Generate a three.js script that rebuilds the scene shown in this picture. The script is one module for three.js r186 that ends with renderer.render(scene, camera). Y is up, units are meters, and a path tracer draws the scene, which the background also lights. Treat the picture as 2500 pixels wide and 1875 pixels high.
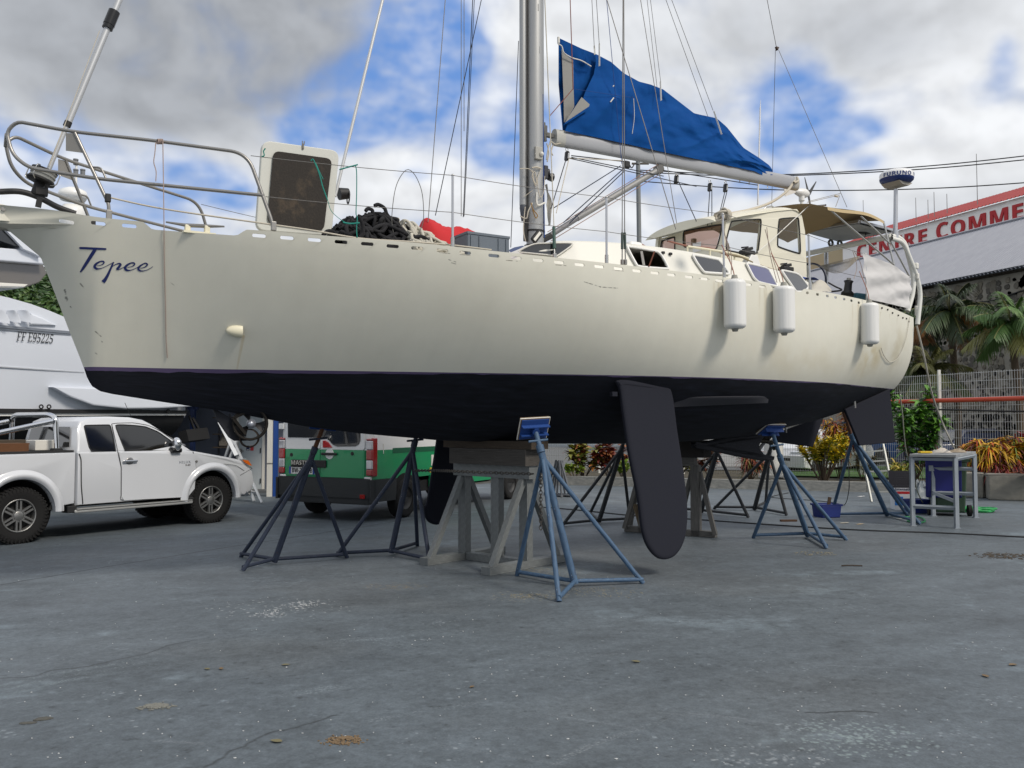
import * as THREE from 'three';
import { mergeGeometries, toCreasedNormals } from 'three/addons/utils/BufferGeometryUtils.js';
import { RoundedBoxGeometry } from 'three/addons/geometries/RoundedBoxGeometry.js';
import { TextGeometry } from 'three/addons/geometries/TextGeometry.js';
import { FontLoader } from 'three/addons/loaders/FontLoader.js';

// ---------------------------------------------------------------- camera, sky, sun, exposure
const FPX = 2120, EYE = 1.68, CY = 937.5, HOR = 1032;
const PITCH = Math.atan((HOR - CY) / FPX), CP = Math.cos(PITCH), SP = Math.sin(PITCH);
const scene = new THREE.Scene();
const camera = new THREE.PerspectiveCamera(2 * Math.atan(CY / FPX) * 180 / Math.PI, 4 / 3, 0.1, 2000);
camera.position.set(0, EYE, 0);
camera.rotation.x = PITCH;
const renderer = new THREE.WebGLRenderer({ antialias: true });
renderer.toneMapping = THREE.LinearToneMapping;
renderer.toneMappingExposure = 1.08;
renderer.shadowMap.enabled = true;
const SUN = new THREE.Vector3(0.56, 0.68, 0.44).normalize();
const sun = new THREE.DirectionalLight(0xfff5e8, 2.45);
sun.position.copy(SUN).multiplyScalar(60); sun.castShadow = true; sun.shadow.radius = 23;
sun.shadow.camera.left = -25; sun.shadow.camera.right = 25; sun.shadow.camera.top = 25; sun.shadow.camera.bottom = -25; sun.shadow.camera.far = 160;
sun.shadow.mapSize.set(2048, 2048);
scene.add(sun); scene.add(sun.target);

// ---------------------------------------------------------------- noise
const PT = new Uint8Array(512), PG = new Float32Array(512); { let a = 12345; for (let i = 0; i < 256; i++) PT[i] = i; for (let i = 255; i > 0; i--) { a = (Math.imul(a, 1664525) + 1013904223) >>> 0; const j = a % (i + 1), t = PT[i]; PT[i] = PT[j]; PT[j] = t; } for (let i = 0; i < 256; i++) PT[i + 256] = PT[i]; for (let i = 0; i < 512; i++) PG[i] = PT[i & 255] / 127.5 - 1; }
function n3(x, y, z) { // gradient noise in x, y with z as a slice offset (smooth in z)
  const zi = Math.floor(z), zf = z - zi; const a = n2(x + zi * 17.13, y - zi * 9.71, zi & 255); if (zf < 1e-6) return a; return a; }
function n2(x, y, k) { const xi = Math.floor(x), yi = Math.floor(y), fx = x - xi, fy = y - yi, X = xi & 255, Y = yi & 255; const u = fx * fx * fx * (fx * (fx * 6 - 15) + 10), v = fy * fy * fy * (fy * (fy * 6 - 15) + 10);
  const a = PT[(PT[X] + Y + k) & 255], b = PT[(PT[(X + 1) & 255] + Y + k) & 255], c = PT[(PT[X] + Y + 1 + k) & 255], d = PT[(PT[(X + 1) & 255] + Y + 1 + k) & 255];
  const ga = PG[a] * fx + PG[a + 57] * fy, gb = PG[b] * (fx - 1) + PG[b + 57] * fy, gc = PG[c] * fx + PG[c + 57] * (fy - 1), gd = PG[d] * (fx - 1) + PG[d + 57] * (fy - 1);
  return 1.25 * (ga + u * (gb - ga) + v * (gc - ga + u * (ga - gb - gc + gd))); }
function fbm(x, y, z, o = 5, g = 0.5) { let a = 1, s = 0, t = 0; for (let i = 0; i < o; i++) { s += a * n3(x, y, z + i * 7.3); t += a; a *= g; x *= 2.03; y *= 2.03; z *= 2.03; } return s / t; }
function rng(seed) { let a = seed >>> 0; return () => { a = (a + 0x6D2B79F5) >>> 0; let t = Math.imul(a ^ (a >>> 15), 1 | a); t = (t + Math.imul(t ^ (t >>> 7), 61 | t)) ^ t; return ((t ^ (t >>> 14)) >>> 0) / 4294967296; }; }
const clamp = (x, a = 0, b = 1) => Math.min(b, Math.max(a, x));
const sst = (a, b, x) => { const t = clamp((x - a) / (b - a)); return t * t * (3 - 2 * t); };
const lerp = (a, b, t) => a + (b - a) * t;
function tab(xs, ys) { return x => { if (x <= xs[0]) return ys[0]; for (let i = 1; i < xs.length; i++) if (x <= xs[i]) return lerp(ys[i - 1], ys[i], (x - xs[i - 1]) / (xs[i] - xs[i - 1])); return ys[ys.length - 1]; }; }
function spl(xs, ys) { // monotone-ish smooth table (Catmull-Rom tangents)
  const n = xs.length, m = xs.map((_, i) => i === 0 ? (ys[1] - ys[0]) / (xs[1] - xs[0]) : i === n - 1 ? (ys[n - 1] - ys[n - 2]) / (xs[n - 1] - xs[n - 2]) : (ys[i + 1] - ys[i - 1]) / (xs[i + 1] - xs[i - 1]));
  return x => { if (x <= xs[0]) return ys[0]; if (x >= xs[n - 1]) return ys[n - 1]; let i = 1; while (x > xs[i]) i++; const h = xs[i] - xs[i - 1], t = (x - xs[i - 1]) / h, t2 = t * t, t3 = t2 * t;
    return (2 * t3 - 3 * t2 + 1) * ys[i - 1] + (t3 - 2 * t2 + t) * h * m[i - 1] + (-2 * t3 + 3 * t2) * ys[i] + (t3 - t2) * h * m[i]; };
}

// ---------------------------------------------------------------- the sky: broken cumulus
{
  const W = 2048, Hh = 1024, data = new Float32Array(W * Hh * 4);
  const d2r = Math.PI / 180;
  const pix = (px, py) => { const az = Math.atan((px - 1250) / FPX); return [az / d2r, Math.atan((HOR - py) / FPX * Math.cos(az)) / d2r]; };
  // openings in the cloud (blue) and heavy grey masses
  const gaps = [[1010, 150, 3.2, 2.4, .40], [890, 240, 3.6, 1.7, .40], [760, 330, 3.2, 1.2, .32], [1075, 50, 1.9, 2.0, .34], [1160, 110, 1.1, 1.0, .22], [1290, 330, 1.4, 2.0, .36], [1200, 370, 1.8, .9, .24],
    [1960, 240, 2.3, 2.4, .32], [2010, 330, 3, 1.0, .28], [2110, 310, 1.6, .8, .18], [2130, 390, 1.2, .6, .18], [2480, 120, 1.0, 1.6, .16], [470, 440, 1.7, 1.0, .24], [570, 480, 1.4, .9, .2], [1560, 430, 2.2, 1.0, .16], [1870, 440, 1.6, .8, .18], [1010, 420, 1.6, .7, .14]]
    .map(g => [...pix(g[0], g[1]), g[2], g[3], g[4]]);
  const masses = [[520, 130, 9, 4.5, .5], [120, 60, 8, 4, .25], [760, 60, 5, 4, .4], [250, 270, 7, 1.6, .22], [1750, 110, 9, 3.0, .08], [2150, 90, 7, 2.6, .16], [2350, 480, 6, 1.6, .16], [1250, 90, 3, 5, -.3], [2350, 320, 6, 3.5, -.35], [1080, 450, 5, 2.4, -.3], [150, 420, 8, 1.6, -.25]]
    .map(g => [...pix(g[0], g[1]), g[2], g[3], g[4]]);
  for (let j = 0; j < Hh; j++) {
    const el = ((j + 0.5) / Hh - 0.5) * 180;
    for (let i = 0; i < W; i++) {
      const lon = ((i + 0.5) / W - 0.5) * 2 * Math.PI;          // u = atan2(z, x) / 2pi + 0.5
      const ce = Math.cos(el * d2r), x = Math.cos(lon) * ce, z = Math.sin(lon) * ce, y = Math.sin(el * d2r);
      const k = (j * W + i) * 4; let r, g, b;
      const yy = Math.max(y, 0.0);
      // clear air
      const hz = Math.pow(1 - yy, 5);
      r = lerp(0.12, 0.36, hz); g = lerp(0.27, 0.52, hz); b = lerp(0.64, 0.76, hz);
      if (el > -1) {
        const az = Math.atan2(x, -z) / d2r;
        const q = 1.0 / (yy + 0.22), cx = x * q * 1.25, cz = z * q * 1.25;
        const wx = fbm(cx * 1.3 + 3, cz * 1.3, 5.1, 3) * .5, wz = fbm(cx * 1.3, cz * 1.3 + 8, 1.7, 3) * .5;
        let f = 0.5 + 0.62 * fbm(cx + wx + 11.3, cz + wz + 4.2, 2.2, 7, .54);
        let dark = 0.5 + 0.7 * fbm(cx * .8 + 30.1, cz * .8 - 7.7, 9.4, 4);
        const bl = 0.46 * fbm(az * .17 + 100 + wx * 2, el * .27 + wz * 2, 4, 7, .60);
        const inV = Math.abs(az) < 55; const bl2 = !inV ? bl : 0.46 * fbm((az + .7) * .17 + 100 + wx * 2, (el + 1.0) * .27 + wz * 2, 4, 7, .60), rel = clamp((bl - bl2) * 2.2, -.22, .22) * sst(55, 40, Math.abs(az));
        let gap = 0, ms = 0;
        for (const q2 of gaps) { const a = (az - q2[0]) / q2[2], e = (el - q2[1]) / q2[3]; gap += q2[4] * Math.exp(-a * a - e * e); }
        for (const q2 of masses) { const a = (az - q2[0]) / q2[2], e = (el - q2[1]) / q2[3]; ms += q2[4] * Math.exp(-a * a - e * e); }
        f += 0.17 - gap * 1.42 + bl * .58;
        const cov = sst(0.34, 0.70, f);
        const th = sst(0.35, 1.05, dark * .55 + f * .35 + ms + bl * .22);
        const bright = lerp(0.80, 0.385, th) * (1 + .18 * bl + rel * lerp(.45, .5, th));
        const sunny = 1 + 0.35 * Math.pow(clamp(x * SUN.x + y * SUN.y + z * SUN.z), 6);
        const cr = bright * lerp(.98, .95, th) * sunny, cg = bright * 1.0 * sunny, cb = bright * lerp(1.03, 1.08, th) * sunny;
        const thin = clamp(0.13 + 0.14 * hz + .9 * (fbm(az * .35 + 7, el * .8 + wz * 3, 6, 6, .6) + .05));
        const c = clamp(Math.max(cov, thin));
        r = lerp(r, cr, c); g = lerp(g, cg, c); b = lerp(b, cb, c);
      } else { r = .3; g = .31; b = .32; }
      data[k] = r; data[k + 1] = g; data[k + 2] = b; data[k + 3] = 1;
    }
  }
  const t = new THREE.DataTexture(data, W, Hh, THREE.RGBAFormat, THREE.FloatType);
  t.mapping = THREE.EquirectangularReflectionMapping; t.magFilter = t.minFilter = THREE.LinearFilter; t.wrapS = THREE.RepeatWrapping; t.needsUpdate = true;
  scene.background = t; scene.environment = t;
}

// ---------------------------------------------------------------- pixel -> place helpers
const V = (x, y, z) => new THREE.Vector3(x, y, z);
function dirOf(px, py) { const u = (px - 1250) / FPX, v = (CY - py) / FPX; return [u, v * CP + SP, CP - v * SP]; }   // right, up, forward
const at = (px, py, D) => { const d = dirOf(px, py), k = D / d[2]; return V(d[0] * k, EYE + d[1] * k, -D); };
const gnd = (px, py, h = 0) => { const d = dirOf(px, py), k = (h - EYE) / d[1]; return V(d[0] * k, h, -d[2] * k); };

// ---------------------------------------------------------------- mesh helpers
const used = {};
const numbered = n => { if (!(n in used)) { used[n] = 0; return n; } used[n]++; return n + '_' + String(used[n]).padStart(3, '0'); };
function prep(g) { let q = g.index ? g.toNonIndexed() : g; for (const k of Object.keys(q.attributes)) if (!['position', 'normal', 'uv'].includes(k)) q.deleteAttribute(k);
  if (!q.attributes.normal) q.computeVertexNormals(); if (!q.attributes.uv) q.setAttribute('uv', new THREE.BufferAttribute(new Float32Array(q.attributes.position.count * 2), 2)); q.morphAttributes = {}; return q; }
const merge = l => { const a = l.flat().map(prep); return a.length === 1 ? a[0] : mergeGeometries(a); };
function part(name, geo, m, parent) { const o = new THREE.Mesh(Array.isArray(geo) ? merge(geo) : geo, m); o.name = name; o.castShadow = o.receiveShadow = true; if (parent) parent.add(o); return o; }
function tag(o, label, category, group, kind) { if (label) o.userData.label = label; if (category) o.userData.category = category; if (group) o.userData.group = group; if (kind) o.userData.kind = kind; return o; }
function thing(name, label, category, pos = [0, 0, 0], ry = 0, group) { const o = new THREE.Group(); o.name = numbered(name); if (pos.isVector3) o.position.copy(pos); else o.position.set(...pos); o.rotation.y = ry; scene.add(o); return tag(o, label, category, group); }
function one(name, geo, m, label, category, group) { const o = part(numbered(name), geo, m, scene); return tag(o, label, category, group); }
function struct(name, geo, m) { const o = part(name, geo, m, scene); o.userData.kind = 'structure'; o.userData.label = name.replace(/_/g, ' '); return o; }
function group(name, parent) { const g = new THREE.Group(); g.name = name; parent.add(g); return g; }
const M4 = new THREE.Matrix4();
function bx(w, h, d, x = 0, y = 0, z = 0, rx = 0, ry = 0, rz = 0) { const g = new THREE.BoxGeometry(w, h, d); if (rx || ry || rz) g.applyMatrix4(M4.makeRotationFromEuler(new THREE.Euler(rx, ry, rz))); g.translate(x, y, z); return g; }
function rbx(w, h, d, r, x = 0, y = 0, z = 0, rx = 0, ry = 0, rz = 0) { const g = new RoundedBoxGeometry(w, h, d, 2, r); if (rx || ry || rz) g.applyMatrix4(M4.makeRotationFromEuler(new THREE.Euler(rx, ry, rz))); g.translate(x, y, z); return g; }
function cyl(a, b, r, r2 = r, seg = 10) { const d = b.clone().sub(a), L = d.length(); const g = new THREE.CylinderGeometry(r2, r, L, seg, 1); g.applyQuaternion(new THREE.Quaternion().setFromUnitVectors(V(0, 1, 0), d.normalize())); const m = a.clone().add(b).multiplyScalar(.5); g.translate(m.x, m.y, m.z); return g; }
function sqb(a, b, w, h = w, upv) { // square bar from a to b
  const d = b.clone().sub(a), L = d.length(); d.normalize(); const g = new THREE.BoxGeometry(w, L, h);
  if (upv) { const zx = upv.clone().sub(d.clone().multiplyScalar(upv.dot(d))).normalize(); const xx = d.clone().cross(zx).normalize(); g.applyMatrix4(new THREE.Matrix4().makeBasis(xx, d, zx)); } else g.applyQuaternion(new THREE.Quaternion().setFromUnitVectors(V(0, 1, 0), d));
  const m = a.clone().add(b).multiplyScalar(.5); g.translate(m.x, m.y, m.z); return g; }
function tube(pts, r, seg = 0, rs = 7, closed = false, tension = .5) { const c = new THREE.CatmullRomCurve3(pts, closed, 'catmullrom', tension); return new THREE.TubeGeometry(c, seg || pts.length * 6, r, rs, closed); }
function bentTube(pts, r, rs = 10, fil = 0.12) { // straight runs with rounded corners
  const path = new THREE.CurvePath(); let prev = pts[0].clone();
  for (let i = 1; i < pts.length; i++) { if (i === pts.length - 1) { path.add(new THREE.LineCurve3(prev, pts[i])); break; }
    const a = pts[i].clone().sub(pts[i - 1]), b = pts[i + 1].clone().sub(pts[i]); const f = Math.min(fil, a.length() * .45, b.length() * .45);
    const p = pts[i].clone().sub(a.normalize().multiplyScalar(f)), q = pts[i].clone().add(b.normalize().multiplyScalar(f));
    path.add(new THREE.LineCurve3(prev, p)); path.add(new THREE.QuadraticBezierCurve3(p, pts[i].clone(), q)); prev = q; }
  return new THREE.TubeGeometry(path, pts.length * 14, r, rs, false); }
function line(a, b, r, sag = 0, n = 1) { if (!sag) return cyl(a, b, r, r, 6); const p = []; for (let i = 0; i <= 12; i++) { const t = i / 12; const q = a.clone().lerp(b, t); q.y -= sag * 4 * t * (1 - t); p.push(q); } return tube(p, r, 24, 5); }
function shp(pts, holes = []) { const s = new THREE.Shape(pts.map(p => new THREE.Vector2(p[0], p[1]))); for (const h of holes) s.holes.push(new THREE.Path(h.map(p => new THREE.Vector2(p[0], p[1])))); return s; }
function ext(pts, depth, bevel = 0, holes = [], bs = 2) { return new THREE.ExtrudeGeometry(pts instanceof THREE.Shape ? pts : shp(pts, holes), { depth, bevelEnabled: bevel > 0, bevelSize: bevel, bevelThickness: bevel, bevelSegments: bs, bevelOffset: -bevel, curveSegments: 14 }); }
function sheet(fn, nu, nv) { // parametric sheet, fn(u,v)->Vector3
  const pos = [], uv = [], idx = []; for (let j = 0; j <= nv; j++) for (let i = 0; i <= nu; i++) { const p = fn(i / nu, j / nv); pos.push(p.x, p.y, p.z); uv.push(i / nu, j / nv); }
  for (let j = 0; j < nv; j++) for (let i = 0; i < nu; i++) { const a = j * (nu + 1) + i, b = a + 1, c = a + nu + 1, d = c + 1; idx.push(a, b, d, a, d, c); }
  const g = new THREE.BufferGeometry(); g.setAttribute('position', new THREE.Float32BufferAttribute(pos, 3)); g.setAttribute('uv', new THREE.Float32BufferAttribute(uv, 2)); g.setIndex(idx); g.computeVertexNormals(); return g; }
function lathe(pts, seg = 24) { return new THREE.LatheGeometry(pts.map(p => new THREE.Vector2(p[0], p[1])), seg); }

// ---------------------------------------------------------------- textures and materials
function tex(w, h, fn, { srgb = true, rep = [1, 1], mirror = false } = {}) { const d = new Uint8Array(w * h * 4); for (let j = 0; j < h; j++) for (let i = 0; i < w; i++) { const c = fn(i / w, j / h, i, j), k = (j * w + i) * 4; if (typeof c === 'number') { d[k] = d[k + 1] = d[k + 2] = clamp(c) * 255; } else { d[k] = clamp(c[0]) * 255; d[k + 1] = clamp(c[1]) * 255; d[k + 2] = clamp(c[2]) * 255; } d[k + 3] = 255; }
  const t = new THREE.DataTexture(d, w, h); t.wrapS = t.wrapT = mirror ? THREE.MirroredRepeatWrapping : THREE.RepeatWrapping; t.magFilter = THREE.LinearFilter; t.minFilter = THREE.LinearMipmapLinearFilter; t.generateMipmaps = true; if (srgb) t.colorSpace = THREE.SRGBColorSpace; t.repeat.set(...rep); t.needsUpdate = true; return t; }
const hex = h => [(h >> 16 & 255) / 255, (h >> 8 & 255) / 255, (h & 255) / 255];
// tileable noise: sample on a torus-like blend
function tfbm(u, v, f, o, z) { const a = fbm(u * f, v * f, z, o), b = fbm((u - 1) * f, v * f, z, o), c = fbm(u * f, (v - 1) * f, z, o), d = fbm((u - 1) * f, (v - 1) * f, z, o); const x = sst(0, 1, u), y = sst(0, 1, v); return lerp(lerp(a, b, x), lerp(c, d, x), y) * 1.25; }
const grainBump = tex(256, 256, (u, v) => .5 + .5 * tfbm(u, v, 22, 4, 3.3), { srgb: false });
const wearRough = tex(256, 256, (u, v) => .75 + .35 * tfbm(u, v, 7, 5, 8.8), { srgb: false });
function mottled(c1, c2, f = 6, seed = 1, size = 256, speck) { const a = hex(c1), b = hex(c2); return tex(size, size, (u, v) => { let t = clamp(.5 + 1.1 * tfbm(u, v, f, 5, seed)); if (speck) { const s = tfbm(u, v, f * 5, 3, seed + 4); if (s > speck) t = 1.25; } return [lerp(a[0], b[0], t), lerp(a[1], b[1], t), lerp(a[2], b[2], t)]; }); }
const mat = (c, r = .6, o = {}) => new THREE.MeshStandardMaterial({ color: c, roughness: r, ...o });
const phy = (c, r = .4, o = {}) => new THREE.MeshPhysicalMaterial({ color: c, roughness: r, ...o });
const M = {
  steel: mat(0xb4b3af, .34, { metalness: .85, roughnessMap: wearRough }),
  steelDull: mat(0x8c8a86, .5, { metalness: .7, roughnessMap: wearRough }),
  chrome: mat(0xd8d8d8, .12, { metalness: 1 }),
  alu: mat(0xb9babc, .42, { metalness: .75, roughnessMap: wearRough }),
  mast: mat(0x9fa09f, .5, { metalness: .55, roughnessMap: wearRough }),
  boom: phy(0x94969a, .42, { clearcoat: .3, clearcoatRoughness: .4 }),
  wire: mat(0x6f6d6a, .5, { metalness: .5 }),
  black: mat(0x141415, .6), blackGloss: phy(0x0d0d0f, .25), rubber: mat(0x101010, .9, { bumpMap: grainBump, bumpScale: .002 }),
  white: phy(0xdcdcd8, .35, { clearcoat: .35, clearcoatRoughness: .3 }),
  whiteDull: mat(0xd2d0c8, .6), cream: phy(0xd9d3b9, .45), deck: mat(0xc9c5b6, .7),
  glassDark: phy(0x15171a, .06, { clearcoat: 1, clearcoatRoughness: .03 }),
  glassClear: new THREE.MeshPhysicalMaterial({ color: 0xf2f4f4, roughness: .03, transmission: 1, thickness: 0, ior: 1.45 }),
  rope: mat(0xb8b1a2, .9), ropeBlack: mat(0x17171a, .92), ropeRed: mat(0x7d4a41, .9), ropeTeal: mat(0x1f7f72, .85), ropeBlue: mat(0x20407c, .9), ropeDark: mat(0x23262e, .9), ropeWhite: mat(0xb5b1a4, .88),
  rust: mat(0x5a3a26, .9), red: mat(0xb0171c, .75),
};
const font = await new FontLoader().loadAsync('fonts/droid/droid_sans_bold.typeface.json');
const fontSerif = await new FontLoader().loadAsync('fonts/droid/droid_serif_regular.typeface.json');
function textGeo(s, size, depth, f = font) { const g = new TextGeometry(s, { font: f, size, depth, curveSegments: 5, bevelEnabled: false }); g.computeBoundingBox(); return g; }

// ================================================================ GROUND
{
  const gr = rng(1234); const T = 2048, SPAN = 16, X0 = -8, Z0 = -19.5;      // one texture tile: 16 m x 16 m, mirrored beyond
  const buf = new Float32Array(T * T * 3);
  const field = (fn, n) => { const a = new Float32Array((n + 1) * (n + 1)); for (let j = 0; j <= n; j++) for (let i = 0; i <= n; i++) a[j * (n + 1) + i] = fn(X0 + i / n * SPAN, Z0 + j / n * SPAN); return (x, z) => { const u = clamp((x - X0) / SPAN * n, 0, n - 1e-3), v = clamp((z - Z0) / SPAN * n, 0, n - 1e-3), i = u | 0, j = v | 0, f = u - i, g = v - j, k = j * (n + 1) + i; return (a[k] * (1 - f) + a[k + 1] * f) * (1 - g) + (a[k + n + 1] * (1 - f) + a[k + n + 2] * f) * g; }; };
  const fBig = field((x, z) => fbm(x * .22 + 4, z * .30, 1.1, 4), 200), fPat = field((x, z) => fbm(x * .5 + 17, z * .8 + 3, 8.1, 6, .6), 700), fDark = field((x, z) => fbm(x * .4 - 5, z * .6 + 13, 5.5, 5), 300), fWarm = field((x, z) => fbm(x * .35 + 40, z * .5, 7.2, 4), 200), fMid = field((x, z) => fbm(x * .9, z * 1.3, 4.4, 6, .6), 900), fPale2 = field((x, z) => fbm(x * 1.7 - 9, z * 2.3, 3.9, 6, .65), 1000), fStreak = field((x, z) => fbm((x * .92 - z * .39) * .45, (x * .39 + z * .92) * 3.2, 6.6, 4, .6), 900);
  for (let j = 0; j < T; j++) for (let i = 0; i < T; i++) {
    const x = X0 + (i + .5) / T * SPAN, z = Z0 + (j + .5) / T * SPAN;
    const big = fBig(x, z), mid = fMid(x, z), fine = fbm(x * 7, z * 7, 2.7, 3, .65);
    const streak = fStreak(x, z);
    const fin2 = fbm(x * 24, z * 24, 3.3, 2, .6); let L = .360 + .06 * big + .085 * mid + .07 * fine + .06 * fin2 + .05 * streak;
    const pat = fPat(x, z);
    const pale = sst(.16, .36, pat + .12 * fine) * .075 + sst(.20, .34, fPale2(x, z)) * .05;
    const darkp = sst(.14, .42, fDark(x, z)) * .05;
    L += pale - darkp;
    if (Math.abs(fine) > .52) L -= .05;
    const warm = sst(.05, .35, fWarm(x, z)) * .016;
    const fl = fbm(x * 11 + 3, z * 13, 5.7, 3, .6), mk = sst(-.1, .3, fMid(-x, z)); L += sst(.26, .42, fl) * .10 * mk - sst(.24, .42, -fl) * .07 + (gr() - .5) * .055;
    const k = (j * T + i) * 3;
    buf[k] = L * (.915 + warm) - pale * .03; buf[k + 1] = L * 1.0 + pale * .03; buf[k + 2] = L * (1.06 - warm) + pale * .03;
  }
  const px = (x, z) => [Math.round((x - X0) / SPAN * T), Math.round((z - Z0) / SPAN * T)];
  const put = (i, j, c, a) => { if (i < 0 || j < 0 || i >= T || j >= T) return; const k = (j * T + i) * 3; for (let q = 0; q < 3; q++) buf[k + q] = lerp(buf[k + q], c[q], a); };
  const rr = rng(77);
  // cracks and the expansion joint (points picked on the photo, on the ground)
  const crack = (pts, w, c, a, jit) => { for (let s = 0; s < pts.length - 1; s++) { const A = gnd(...pts[s]), B = gnd(...pts[s + 1]); const L = A.distanceTo(B), n = Math.ceil(L / .004); for (let q = 0; q <= n; q++) { const t = q / n, x = lerp(A.x, B.x, t), z = lerp(A.z, B.z, t); const o = jit * fbm(x * 3, z * 3, 1, 4); const [i, j] = px(x + o, z + o); const ww = w * (0.6 + .9 * Math.abs(fbm(x * 5, z * 5, 4, 2))); for (let y = -1; y <= 1; y++) for (let p = -1; p <= 1; p++) put(i + p, j + y, c, a * (Math.abs(p) + Math.abs(y) < ww ? 1 : .25)); } } };
  const dk = [.16, .17, .18];
  crack([[0, 1428], [250, 1385], [560, 1335], [840, 1293], [1100, 1252], [1280, 1236]], 2.2, [.12, .13, .14], .9, .03);
  crack([[0, 1655], [180, 1630], [330, 1602], [480, 1562]], .6, dk, .35, .12);
  crack([[500, 1875], [560, 1830], [690, 1782], [820, 1745]], .5, dk, .28, .12);
  crack([[1960, 1738], [2080, 1735], [2150, 1742]], .9, dk, .5, .08);
  for (let k = 0; k < 26; k++) { const a = gnd(200 + rr() * 2200, 1420 + rr() * 440), L = .3 + rr() * .9, an = -.5 + rr() * .9; for (let q = 0; q < 300; q++) { const t = q / 300; const o = (rr() - .5) * .03; const [i, j] = px(a.x + L * t * Math.cos(an) + o * .3, a.z - L * t * Math.sin(an) + o); put(i, j, [.5, .52, .54], .25 * rr()); } }
  // tyre scuffs and drag marks
  const scuff = (pts, w, c, a, dens = 1) => { const cv = new THREE.CatmullRomCurve3(pts.map(p => gnd(...p))); const L = cv.getLength(), n = Math.ceil(L / .006); for (let q = 0; q <= n; q++) { const p = cv.getPoint(q / n), tg = cv.getTangent(q / n); const fade = Math.sin(Math.PI * clamp(q / n)) ** .5; for (let k = 0; k < 6 * dens; k++) { const o = (rr() - .5) * w, lane = .5 + .5 * Math.sin(o / w * 19); if (rr() > lane * sst(-.3, .3, fbm(p.x * 4, p.z * 4 + o * 8, 3, 3))) continue; const [i, j] = px(p.x - tg.z * o, p.z + tg.x * o); put(i, j, c, a * fade * rr()); } } };
  scuff([[1330, 1872], [1450, 1815], [1640, 1752]], .05, [.55, .57, .58], .7); scuff([[860, 1768], [1010, 1740], [1230, 1702]], .07, [.55, .58, .6], .6); scuff([[1400, 1560], [1560, 1515], [1760, 1520], [1980, 1560]], .22, [.25, .26, .27], .5, 2); scuff([[1750, 1690], [2000, 1755], [2250, 1800], [2480, 1862]], .24, [.27, .28, .3], .5, 2); scuff([[1250, 1540], [1420, 1530], [1600, 1500]], .15, [.27, .28, .29], .45); scuff([[-60, 1700], [120, 1655], [300, 1625], [520, 1560]], .34, [.48, .53, .54], .6, 4); scuff([[760, 1575], [900, 1560], [1020, 1580]], .2, [.5, .54, .56], .7, 3); scuff([[640, 1700], [760, 1685], [850, 1672]], .12, [.5, .54, .56], .7, 3); scuff([[1960, 1380], [1700, 1420], [1500, 1480]], .2, [.28, .29, .3], .4, 2); scuff([[300, 1480], [620, 1420], [980, 1400]], .2, [.28, .29, .3], .35, 2); scuff([[1100, 1870], [1500, 1700], [2000, 1620], [2480, 1600]], .18, [.26, .27, .28], .35, 2);
  // paint and salt specks, splashes
  const splash = (p, r, n, c) => { for (let k = 0; k < n; k++) { const an = rr() * 6.28, d = r * Math.pow(rr(), .8); const [i, j] = px(p.x + Math.cos(an) * d * 1.4, p.z + Math.sin(an) * d); const s = rr() < .15 ? 2 : rr() < .5 ? 1 : 0; for (let y = 0; y <= s; y++) for (let q = 0; q <= s; q++) put(i + q, j + y, c, .35 + .5 * rr()); } };
  splash(gnd(680, 1485), .5, 170, [.66, .67, .67]); splash(gnd(740, 1475), .16, 110, [.78, .78, .78]); splash(gnd(650, 1500), .12, 60, [.74, .74, .74]); splash(gnd(2090, 1800), .3, 420, [.5, .55, .55]); splash(gnd(1880, 1850), .22, 120, [.55, .57, .58]);
  splash(gnd(1290, 1455), .3, 260, [.52, .5, .44]); splash(gnd(1470, 1440), .35, 200, [.5, .48, .43]); splash(gnd(1320, 1390), .4, 500, [.5, .48, .42]); splash(gnd(960, 1432), .25, 240, [.46, .42, .35]);
  for (let k = 0; k < 40; k++) splash(gnd(rr() * 2500, 1300 + rr() * 560), .1 + .5 * rr(), 5 + rr() * 22, [.52, .55, .57]);
  const d = new Uint8Array(T * T * 4); for (let k = 0; k < T * T; k++) { d[k * 4] = clamp(buf[k * 3]) * 255; d[k * 4 + 1] = clamp(buf[k * 3 + 1]) * 255; d[k * 4 + 2] = clamp(buf[k * 3 + 2]) * 255; d[k * 4 + 3] = 255; }
  const t = new THREE.DataTexture(d, T, T); t.colorSpace = THREE.SRGBColorSpace; t.wrapS = t.wrapT = THREE.MirroredRepeatWrapping; t.magFilter = THREE.LinearFilter; t.minFilter = THREE.LinearMipmapLinearFilter; t.generateMipmaps = true; t.needsUpdate = true;
  const bmp = tex(512, 512, (u, v) => .5 + .42 * tfbm(u, v, 14, 5, 2.2), { srgb: false, rep: [9, 9] });
  const rgh = tex(256, 256, (u, v) => .72 + .25 * tfbm(u, v, 5, 5, 6.1), { srgb: false, rep: [3, 3] });
  const g = new THREE.PlaneGeometry(600, 600, 60, 60); g.rotateX(-Math.PI / 2); g.translate(0, 0, -120);
  const p = g.attributes.position, uv = g.attributes.uv;
  for (let i = 0; i < p.count; i++) uv.setXY(i, (p.getX(i) - X0) / SPAN, (p.getZ(i) - Z0) / SPAN);
  struct('ground', g, mat(0xffffff, .86, { map: t, bumpMap: bmp, bumpScale: .006, roughnessMap: rgh }));

  // loose chips and grit scattered on the yard
  const r2 = rng(5), chips = [];
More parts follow.
